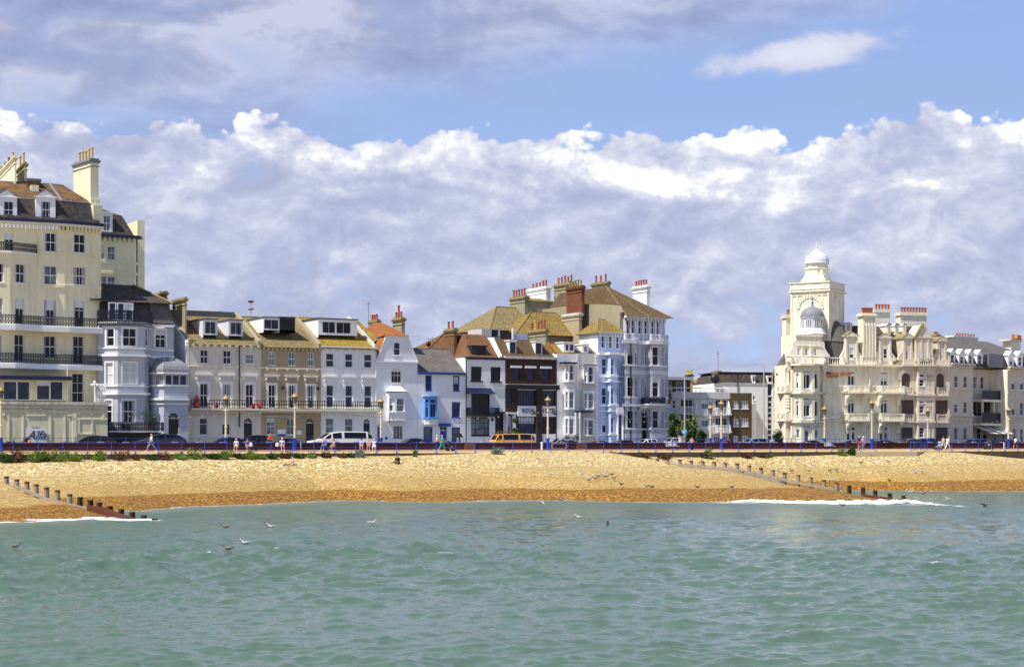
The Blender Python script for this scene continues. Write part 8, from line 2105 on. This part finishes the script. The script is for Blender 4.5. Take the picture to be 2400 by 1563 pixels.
X1, Y1, Z1 = beach_hit(932, 1086.5); person((X1, Y1, Z1), 'person in a black jacket sitting cross-legged alone on the shingle', 'ground', FACE - .3, 'black', 'black', 'hairb', 1.72, sleeve=1.9, legs='long', shoe='cloth_black')
mb = MB(); mb.ball((X1 - .62, Y1 + .1, Z1 + .1), .2, 10, sx=1.4, sz=.6); o = mb.build('bag', M['cloth_green'], None, (X1 - .6, Y1, Z1)); tag(o, 'small green bag beside the person in black on the shingle', 'bag')
for px, lb in ((588, 'white carrier bag on the lap side of the man in grey'), (650, 'pale bag beside the man in the white shirt')):
    p = RAIL.P(px, 6.0); z = prom_z(6); mb = MB(); mb.lathe(p.x, p.y, [(.12, z + .48), (.2, z + .55), (.19, z + .78), (.06, z + .92), (.02, z + .94)], 9); o = mb.build('bag', M['cloth_white'], None, (p.x, p.y, z)); tag(o, lb, 'bag')
def pushchair(px, v, head, label, col):
    p = RAIL.P(px, v); g = prom_z(v); f = Fr(p, head); t = thing('pushchair', label, 'pushchair', (p.x, p.y, g), 'pushchairs')
    for u, s in ((-.35, -.25), (-.35, .25), (.4, -.2), (.4, .2)):
        mb = MB(); mb.tube([f.W(u, s - .03, g + .13), f.W(u, s + .03, g + .13)], .13, 14); mb.build('wheel', M['tyre'], t)
    mb = MB()
    for s in (-.24, .24): mb.tube([f.W(.4, s, g + .13), f.W(-.5, s, g + .95), f.W(-.6, s, g + 1.02)], .02, 5); mb.tube([f.W(-.35, s, g + .13), f.W(.25, s, g + .62)], .02, 5)
    mb.tube([f.W(-.6, -.24, g + 1.02), f.W(-.6, .24, g + 1.02)], .02, 5); mb.build('frame', M['rim'], t)
    mb = MB(); mb.pv(f, [(-.2, g + .4), (.25, g + .45), (.3, g + .5), (-.02, g + .58), (-.28, g + .92), (-.36, g + .9)], -.2, .2); mb.build('seat', M[col], t)
    mb = MB(); mb.ball(f.W(-.18, 0, g + .98), .24, 12, sz=.75); mb.build('hood', M[col], t)
pushchair(1055, 4.8, A, 'black pushchair pushed by the woman in teal', 'cloth_black'); pushchair(2199, 3.4, A + PI, 'dark pushchair with blue cover pushed by the woman in pink', 'cloth_lblue')
p = RAIL.P(2317, 5.2); g = prom_z(5.2); f = Fr(p, A + PI); t = thing('mobility_scooter', 'dark mobility scooter with its rider at the far right of the promenade', 'mobility scooter', (p.x, p.y, g))
for u, s in ((-.45, -.28), (-.45, .28), (.55, -.2), (.55, .2)): mb = MB(); mb.tube([f.W(u, s - .05, g + .15), f.W(u, s + .05, g + .15)], .15, 14); mb.build('wheel', M['tyre'], t)
mb = MB(); mb.pv(f, [(-.6, g + .2), (.65, g + .2), (.7, g + .35), (.55, g + .95), (.45, g + .95), (.4, g + .35), (-.1, g + .34), (-.15, g + .5), (-.6, g + .5)], -.26, .26); mb.build('body', M['pblack'], t)
mb = MB(); mb.box(f, -.55, -.05, -.24, .24, g + .501, g + .6); mb.box(f, -.62, -.5, -.24, .24, g + .601, g + 1.1); mb.build('seat', M['tyre'], t)
mb = MB(); mb.tube([f.W(.5, -.28, g + 1.0), f.W(.5, .28, g + 1.0)], .025, 6); mb.build('handlebar', M['rim'], t)
q = f.w(-.3, 0); person((q.x, q.y, g + .12), 'person in dark clothes riding the mobility scooter', 'sit', A + PI / 2, 'black', 'check', 'hairk', 1.55, sleeve=1.5, legs='long')
# ================================================================== gulls
M['gw_'] = m_plain('white_feathers', (.62, .62, .62), .7, .2); M['gg_'] = m_plain('grey_wing_feathers', (.35, .36, .40), .7, .2); M['gbr'] = m_plain('speckled_brown_feathers', (.19, .165, .145), .8, .2, 0, .5, 40); M['beak'] = m_plain('yellow_beak', (.75, .45, .05), .5)
def gull_proto(kind, juv, name):
    t = empty(name, (0, 0, 0)); bm_ = M['gbr'] if juv else M['gw_']; wm = M['gbr'] if juv else M['gg_']
    mb = MB(); zb = .26 if kind == 'stand' else .06
    sec = [(-.30, .012, .02), (-.22, .04, .01), (-.12, .085, 0), (0, .10, 0), (.10, .085, .02), (.17, .055, .07), (.20, .045, .12), (.23, .052, .17), (.27, .045, .185), (.30, .02, .18)]
    rings = [[(x, r * math.cos(2 * PI * k / 10), zb + .08 + dz + r * (.95 if x < .15 else 1) * math.sin(2 * PI * k / 10)) for k in range(10)] for x, r, dz in sec]
    for a, c in zip(rings, rings[1:]):
        for k in range(10): mb.poly([a[k], a[(k + 1) % 10], c[(k + 1) % 10], c[k]], True)
    mb.poly(rings[0]); mb.poly(rings[-1]); mb.build('body', bm_, t)
    mb = MB(); mb.tube([(.29, 0, zb + .262), (.36, 0, zb + .25)], .013, 5, .004); mb.build('beak', M['beak'] if not juv else M['black'], t)
    for s in (-1, 1):
        mb = MB()
        if kind == 'fly':
            P_ = [(.10, s * .06, zb + .13), (.17, s * .30, zb + .26), (.08, s * .62, zb + .30), (-.10, s * .78, zb + .26), (-.02, s * .55, zb + .24), (-.08, s * .30, zb + .2), (-.10, s * .07, zb + .12)]
            mb.poly(P_); mb.poly([(x, y, z - .015) for x, y, z in reversed(P_)])
        else:
            for (a, c) in (((.10, .075), (-.12, .088)), ((-.12, .088), (-.34, .02))):
                mb.poly([(a[0], s * a[1] * 1.05, zb + .14), (c[0], s * c[1] * 1.05, zb + .13), (c[0], s * c[1] * .6, zb + .175), (a[0], s * a[1] * .5, zb + .185)]); mb.poly([(a[0], s * a[1] * 1.08, zb + .06), (c[0], s * c[1] * 1.08, zb + .08), (c[0], s * c[1] * 1.05, zb + .13), (a[0], s * a[1] * 1.05, zb + .14)])
        mb.build('wing', wm, t)
        if kind == 'stand': mb = MB(); mb.tube([(0, s * .035, 0), (.01, s * .035, zb + .02)], .009, 5); mb.tube([(-.01, s * .035, .006), (.05, s * .045, .006)], .012, 4); mb.build('leg', M['beak'], t)
    return t
protos = {}; used = set()
def gull(px, py, kind, juv, label, rz=None, up=0, sc=1.0):
    key = (kind, juv)
    if kind == 'swim': X, Y = sea_pt(px, py); Z = SEA
    elif kind == 'fly': X, Y = sea_pt(px, py + 12); Z = EYE - (py - HZ) / FPX * Y
    else: X, Y, Z = beach_hit(px, py)
    if key not in protos: protos[key] = gull_proto(kind, juv, 'gull'); o = protos[key]
    else: o = copy_tree(protos[key])
    o.location = (X, Y, Z + up); o.rotation_euler = (0, 0, rz if rz is not None else random.choice([0, PI]) + random.uniform(-.7, .7)); o.scale = (sc * .98,) * 3
    tag(o, label, 'gull', {'stand': 'gulls resting on the shingle', 'swim': 'gulls floating on the sea', 'fly': 'gulls in flight'}[kind])
GB = [(1100, 1085, 0, 'white gull on the upper shingle below the door of the townhouse, left of all others'), (1262, 1082, 0, 'white gull on the upper shingle below the brick hotel'), (1292, 1119, 0, 'white gull mid-beach, left one of the two apart from the flock'), (1362, 1118, 0, 'white gull mid-beach, right one of the two apart from the flock'),
 (1381, 1132, 1, 'brown gull at the lower left of the small flock'), (1395, 1128, 1, 'brown gull left of centre in the small flock'), (1404, 1123, 1, 'brown gull near the top left of the small flock'), (1413, 1119, 0, 'white-headed gull at the top of the small flock'), (1421, 1124, 1, 'brown gull in the centre of the small flock'), (1435, 1119, 1, 'brown gull at the top right of the small flock'), (1439, 1128, 1, 'brown gull at the right of the small flock'), (1456, 1142, 1, 'brown gull below and right of the small flock'),
 (1583, 1093, 0, 'white gull in front of the first groyne planks'), (1613, 1081, 0, 'small white gull perched behind the upper groyne posts'), (1739, 1113, 1, 'brown gull just below the planked groyne'), (1822, 1106, 0, 'white gull right behind the middle groyne posts'), (1855, 1109, 1, 'brown gull above the lower groyne posts'), (1831, 1123, 0, 'white gull standing in front of the groyne planks with red paint'), (1830, 1136, 1, 'brown gull below the white one in front of the groyne'),
 (1515, 1147, 1, 'brown gull at the wet edge, left of a pair'), (1527, 1149, 1, 'brown gull at the wet edge, right of a pair'), (1634, 1149, 1, 'brown gull alone on the wet edge of the middle beach'), (1716, 1149, 1, 'dark-winged gull at the wet edge below the groyne'), (1868, 1083, 0, 'white gull high on the beach below the ivory hotel pavilion'), (1896, 1110, 1, 'brown gull above the far groyne posts'),
 (1946, 1109, 1, 'brown gull right of the groyne, left of a pair'), (1949, 1131, 0, 'white gull standing beside the low groyne post'), (1992.6, 1084, 0, 'white gull on the upper beach left of the slipway'), (2017, 1091, 1, 'dark gull on the upper beach below the slipway edge'), (2081, 1088, 1, 'pale brown gull below the slipway'), (1961, 1107, 1, 'brown gull right of the groyne, right of a pair'),
 (2146, 1111, 0, 'white gull, left of the two level ones on the right beach'), (2163, 1111, 0, 'white gull, right of the two level ones on the right beach'), (2188, 1121, 0, 'white gull lowest of the three on the right beach'), (2084, 1132, 1, 'brown gull near the wet edge of the right beach')]
for px, py, j, lb in GB: gull(px, py, 'stand', j, lb)
for px, py, j, lb, rz in ((2134, 1155, 0, 'pale gull floating near the right shoreline', 0), (2223, 1173, 0, 'pale gull floating behind the outer groyne posts', PI), (1973.5, 1187, 1, 'dark gull floating in front of the breaking wave', PI), (527, 1239, 1, 'gull floating upper left of the four close together', PI), (636, 1238, 0, 'gull floating upper right of the four close together', PI), (872, 1229, 0, 'lone gull floating below the middle shoreline', 0),
                          (575, 1277, 0, 'largest white gull floating in the left group', PI), (533.5, 1291, 1, 'dark-headed gull floating lowest in the left group', PI), (37, 1285, 1, 'dark gull floating near the left edge of the photo', 0), (1357, 1216, 0, 'pale gull floating centre right', PI), (1424, 1231, 1, 'gull facing the camera on the sea, centre right', -PI / 2)): gull(px, py, 'swim', j, lb, rz)
for px, py, j, lb, rz in ((2165, 1160, 1, 'gull flying low with raised wings over the outer groyne', .6), (2309, 1189, 1, 'dark gull with wings up at the right of the sea', -.9), (1316, 1175, 1, 'gull gliding with spread wings above the centre shoreline', PI / 2 + .2), (1269, 1184, 0, 'pale gull flapping just off the centre shoreline', PI - .3)): gull(px, py, 'fly', j, lb, rz)
# ================================================================== trees between the houses
def tree(px, v, y0, wpx, label, leaf, trunk_h=.35, kind='bush', seed=1, n=1500, size=.16, g=.5):
    p = RAIL.P(px, v); sc = FPX / p.y; r = wpx / sc / 2; zt = EYE - (y0 - HZ) / FPX * p.y; h = zt - g; t = thing('tree', label, 'tree', (p.x, p.y, g), 'trees and bushes by the flats'); rs = random.Random(seed)
    mb = MB()
    mb.tube([(p.x, p.y, g - .1), (p.x + rs.uniform(-.2, .2), p.y, g + h * .5), (p.x + rs.uniform(-.3, .3), p.y, g + h * .8)], .16, 8, .05)
    for _ in range(5):
        a = rs.uniform(0, 6.28); b0 = g + h * rs.uniform(.3, .6); mb.tube([(p.x, p.y, b0), (p.x + r * .6 * math.cos(a), p.y + r * .6 * math.sin(a), b0 + h * .25)], .06, 6, .02)
    mb.build('trunk', M['bark'], t); mb = MB()
    if kind == 'palm':
        for _ in range(70):
            a = rs.uniform(0, 6.28); e = rs.uniform(-.5, 1.2); L = r * rs.uniform(.8, 1.15); b0 = Vector((p.x, p.y, g + h * .72)); d = Vector((math.cos(a) * math.cos(e), math.sin(a) * math.cos(e), math.sin(e))); pts = [b0, b0 + d * L * .5 + Vector((0, 0, .1)), b0 + d * L + Vector((0, 0, -.25 * L))]; w = Vector((-math.sin(a), math.cos(a), 0)) * .07
            mb.poly([pts[0] - w * .4, pts[1] - w, pts[2], pts[1] + w]); 
    else:
        for k in range(14):
            a = rs.uniform(0, 6.28); rr = rs.uniform(0, .62) * r; c = (p.x + rr * math.cos(a), p.y + rr * math.sin(a) * .8, g + h * rs.uniform(.22, .82)); R_ = r * rs.uniform(.28, .45); foliage(mb, c, R_, n // 14, size, .9, rs)
            if c[2] > g + h * .7: pass
        foliage(mb, (p.x, p.y, g + h * .5), r * .8, n // 4, size, h * .5 / (r * .8), rs)
    mb.build('crown', M[leaf], t)
tree(1580, 20, 958, 40, 'dark leafy bush against the lavender house corner', 'leafd', seed=3, n=2200); tree(1592, 18, 985, 30, 'yellow-green spiky palm in the middle of the cluster', 'leafy', kind='palm', seed=4); tree(1607, 19, 972, 40, 'broad green palm-like tree behind the blue sign', 'leafy', seed=5, n=1800); tree(1627, 19, 962, 18, 'slim ivy-clad tree right of the lighting column', 'leaf', seed=6, n=1300); tree(1618, 17, 1002, 30, 'low dark bush under the ivy-clad tree', 'leafd', seed=7, n=1500)
tree(1643, 17, 1006, 34, 'dark spiky bush in front of the flats ground floor', 'leafd', seed=8, n=1600); tree(1823, 16, 1003, 34, 'neatly rounded dark green bush left of the ivory hotel', 'leafd', seed=9, n=3200, size=.11)
# ================================================================== sky, sun, camera
EL, sx_, sy_ = 57, -.79, -.61
sunaz = math.atan2(sx_, sy_)
w = bpy.data.worlds.new('World'); SC.world = w; w.use_nodes = True; nt = w.node_tree; nd = nt.nodes; lk = nt.links
bg = nd['Background']; bg.inputs['Strength'].default_value = .092
sky = nd.new('ShaderNodeTexSky'); sky.sky_type = 'NISHITA'; sky.sun_disc = False; sky.sun_elevation = math.radians(EL); sky.sun_rotation = sunaz; sky.air_density = 1.0; sky.dust_density = .3; sky.ozone_density = 2.5
tc = nd.new('ShaderNodeTexCoord'); se = nd.new('ShaderNodeSeparateXYZ'); lk.new(tc.outputs['Generated'], se.inputs[0])
def mth(op, a, b=None, c=None, clamp=False):
    n = nd.new('ShaderNodeMath'); n.operation = op; n.use_clamp = clamp
    for i, x in enumerate((a, b, c)):
        if x is None: continue
        if isinstance(x, (int, float)): n.inputs[i].default_value = x
        else: lk.new(x, n.inputs[i])
    return n.outputs[0]
def sstep(x, lo, hi):
    n = nd.new('ShaderNodeMapRange'); n.interpolation_type = 'SMOOTHSTEP'; n.inputs[1].default_value = lo; n.inputs[2].default_value = hi; lk.new(x, n.inputs[0]); return n.outputs[0]
az = mth('ARCTAN2', se.outputs[0], se.outputs[1]); el = mth('ARCSINE', se.outputs[2])
def vec(ax, ay, ox=0, oy=0, wz=None):
    c = nd.new('ShaderNodeCombineXYZ'); lk.new(mth('ADD', mth('MULTIPLY', az, ax), ox), c.inputs[0]); lk.new(mth('ADD', mth('MULTIPLY', el, ay), oy), c.inputs[1]); return c.outputs[0]
def nz(v, sc, det=8, ro=.55, dist=0):
    n = nd.new('ShaderNodeTexNoise'); n.noise_dimensions = '2D'; n.inputs['Scale'].default_value = sc; n.inputs['Detail'].default_value = det; n.inputs['Roughness'].default_value = ro; n.inputs['Distortion'].default_value = dist; lk.new(v, n.inputs['Vector']); return n.outputs['Fac']
def rmp(x, st):
    n = nd.new('ShaderNodeValToRGB'); cr = n.color_ramp
    while len(cr.elements) < len(st): cr.elements.new(.5)
    for e, (p, c) in zip(cr.elements, st): e.position = p; e.color = (*c, 1) if isinstance(c, tuple) else (c, c, c, 1)
    lk.new(x, n.inputs[0]); return n.outputs[0]
def mx(f, a, b):
    n = nd.new('ShaderNodeMix'); n.data_type = 'RGBA'
    for s, x in ((n.inputs[0], f), (n.inputs[6], a), (n.inputs[7], b)):
        if isinstance(x, (int, float)): s.default_value = x
        elif isinstance(x, tuple): s.default_value = (*x, 1)
        else: lk.new(x, s)
    return n.outputs[2]
def gauss(cx, cy, rx, ry):   # soft elliptical bump at a direction
    a = mth('DIVIDE', mth('SUBTRACT', az, cx), rx); b = mth('DIVIDE', mth('SUBTRACT', el, cy), ry)
    return mth('EXPONENT', mth('MULTIPLY', mth('ADD', mth('MULTIPLY', a, a), mth('MULTIPLY', b, b)), -1.0))
pa = lambda x: math.atan((x - 1200) / FPX); pe = lambda y: math.atan((HZ - y) / FPX)
nbig = nz(vec(1, 1.7, 3.1, .4), 11, 9, .6, .2); nlit = nz(vec(1, 1.7, 3.1 + .009, .4 - .026), 11, 9, .6, .2)
nmid = nz(vec(1, 1.5, 7.3, 2.2), 26, 9, .6, .3); nmid2 = nz(vec(1, 1.5, 7.3 + .004, 2.2 - .011), 26, 9, .6, .3); nst = nz(vec(1, 3.6, 1.1, 5.2), 9, 8, .5, .3)
# cumulus bank: its upper edge wanders around el ~ pe(290)
edge1 = mth('ADD', pe(300), mth('MULTIPLY', mth('SUBTRACT', nz(vec(1, 0, 9, 1), 9, 3, .5), .5), .020))
edge1 = mth('ADD', edge1, mth('MULTIPLY', gauss(pa(620), .19, .022, 1.0), .007)); edge1 = mth('ADD', edge1, mth('MULTIPLY', gauss(pa(2250), .19, .06, 1.0), .007))
edge1 = mth('ADD', edge1, mth('MULTIPLY', gauss(pa(820), .19, .016, 1.0), -.004))
below = mth('SUBTRACT', edge1, el)                     # >0 under the top of the bank
vr = nd.new('ShaderNodeTexVoronoi'); vr.voronoi_dimensions = '2D'; vr.feature = 'SMOOTH_F1'; vr.inputs['Scale'].default_value = 42; vr.inputs['Detail'].default_value = 2; vr.inputs['Roughness'].default_value = .6; lk.new(vec(1, 1.4, 2.2, 3.3), vr.inputs['Vector'])
bil = mth('SUBTRACT', .42, vr.outputs['Distance'])
puff = mth('ADD', below, mth('ADD', mth('MULTIPLY', mth('SUBTRACT', nmid, .5), .02), mth('MULTIPLY', bil, .016)))
D1 = sstep(puff, -.001, .003)
# thinning patches lower down where blue shows
lowband = sstep(el, .0, .10)
holes = mth('ADD', mth('MULTIPLY', gauss(pa(2000), pe(760), .09, .022), .12), mth('ADD', mth('MULTIPLY', gauss(pa(1750), pe(850), .12, .022), .13), mth('MULTIPLY', gauss(pa(820), pe(640), .03, .02), .11)))
holes = mth('ADD', holes, mth('MULTIPLY', gauss(pa(560), pe(560), .03, .012), .05)); holes = mth('ADD', holes, mth('MULTIPLY', gauss(pa(420), pe(600), .05, .02), .05))
dn = mth('SUBTRACT', mth('ADD', mth('MULTIPLY', nbig, .6), mth('MULTIPLY', nmid, .4)), holes)
D1 = mth('MULTIPLY', D1, mth('MAXIMUM', sstep(dn, .24, .42), mth('MULTIPLY', sstep(below, .05, .01), 1.0)))
# high sheet: top left, thinning to the right
edge2 = mth('ADD', mth('MULTIPLY', az, .145), mth('ADD', pe(160), mth('MULTIPLY', mth('SUBTRACT', nst, .5), .10)))
D2 = mth('MULTIPLY', sstep(mth('SUBTRACT', el, edge2), -.030, .034), mth('ADD', .66, mth('MULTIPLY', sstep(nst, .40, .58), .30)))
D2 = mth('MULTIPLY', D2, mth('ADD', .25, mth('MULTIPLY', sstep(el, .6, .35), .75)))
slot = gauss(pa(120), pe(262), .14, .008); 
# lone long cloud on the right
lone = mth('ADD', mth('SUBTRACT', gauss(mth('ADD', 0, pa(1880)), mth('ADD', pe(138), mth('MULTIPLY', mth('SUBTRACT', az, pa(1880)), .10)), .060, .0105), .42), mth('MULTIPLY', mth('SUBTRACT', nmid, .5), 1.0)); D3 = mth('MULTIPLY', sstep(lone, -.1, .35), .95)
haze1 = mth('MULTIPLY', gauss(pa(560), pe(200), .05, .02), .5); haze2 = mth('MULTIPLY', gauss(pa(2150), pe(235), .05, .012), .35)
skyc = mx(sstep(el, 0, .3), (4.0, 5.2, 8.1), (2.7, 4.0, 7.4))
skyb = mx(mth('MULTIPLY', sstep(el, .6, .3), .92), sky.outputs[0], skyc)
lit = mth('ADD', .5, mth('MULTIPLY', mth('SUBTRACT', nbig, nlit), 2.2)); lit2 = mth('MULTIPLY', mth('SUBTRACT', nmid, nmid2), 1.3)
topn = sstep(mth('SUBTRACT', below, mth('MULTIPLY', mth('SUBTRACT', nbig, .5), .12)), .05, .0)
L1 = mth('ADD', mth('MULTIPLY', topn, .50), mth('ADD', mth('MULTIPLY', mth('SUBTRACT', lit, .5), mth('ADD', .5, mth('MULTIPLY', topn, .4))), mth('ADD', lit2, mth('ADD', mth('MULTIPLY', mth('SUBTRACT', nbig, .5), .42), mth('MULTIPLY', bil, mth('ADD', .10, mth('MULTIPLY', topn, .35)))))))
L1 = mth('ADD', L1, mth('MULTIPLY', gauss(pa(450), pe(490), .035, .012), .35)); L1 = mth('ADD', L1, mth('MULTIPLY', gauss(pa(2100), pe(540), .07, .02), .28)); L1 = mth('ADD', L1, mth('MULTIPLY', gauss(pa(1950), pe(330), .10, .03), .25)); L1 = mth('ADD', L1, mth('MULTIPLY', gauss(pa(1180), pe(545), .035, .012), .2))
L1 = mth('SUBTRACT', L1, mth('MULTIPLY', gauss(pa(820), pe(290), .02, .014), .5)); L1 = mth('SUBTRACT', L1, mth('MULTIPLY', gauss(pa(640), pe(620), .12, .03), .12))
c1 = rmp(mth('ADD', L1, .32), [(0, (3.9, 4.25, 6.0)), (.3, (4.6, 4.95, 6.6)), (.5, (5.4, 5.7, 7.2)), (.76, (6.7, 6.9, 8.0)), (1.0, (9.3, 9.3, 9.5))])
c2 = rmp(mth('ADD', nst, mth('MULTIPLY', lit2, .3)), [(.25, (2.6, 2.8, 4.3)), (.45, (3.6, 3.85, 5.5)), (.62, (5.4, 5.6, 7.1))])
c3 = rmp(mth('ADD', lone, .2), [(0, (4.6, 5.0, 6.9)), (.8, (6.8, 7.0, 8.2))])
res = mx(mth('MULTIPLY', haze1, nst), skyb, (5, 5.3, 6.9)); res = mx(mth('MULTIPLY', haze2, nst), res, (3.6, 3.9, 5.6))
res = mx(D2, res, c2); res = mx(D3, res, c3); res = mx(D1, res, c1)
lk.new(res, bg.inputs['Color'])
ld = bpy.data.lights.new('sun', 'SUN'); ld.energy = 5.0; ld.angle = math.radians(.6); ld.color = (1, .95, .86)
so = bpy.data.objects.new('sun', ld); COL.objects.link(so)
dv = Vector((sx_ * math.cos(math.radians(EL)), sy_ * math.cos(math.radians(EL)), math.sin(math.radians(EL)))); so.rotation_euler = dv.to_track_quat('Z', 'Y').to_euler(); so.location = (-60, -40, 120)
cd = bpy.data.cameras.new('camera'); cam = bpy.data.objects.new('camera', cd); COL.objects.link(cam); cam.location = (0, 0, EYE); cam.rotation_euler = (math.pi / 2, 0, 0)
cd.sensor_width = 36; cd.lens = 36 * FPX / 2400; cd.shift_y = (HZ - 781.5) / 2400; cd.clip_end = 8000; cd.clip_start = 1; SC.camera = cam
SC.view_settings.view_transform = 'Standard'; SC.view_settings.look = 'None'; SC.view_settings.exposure = .3; SC.view_settings.gamma = 1
SC.render.resolution_x = 1024; SC.render.resolution_y = 666
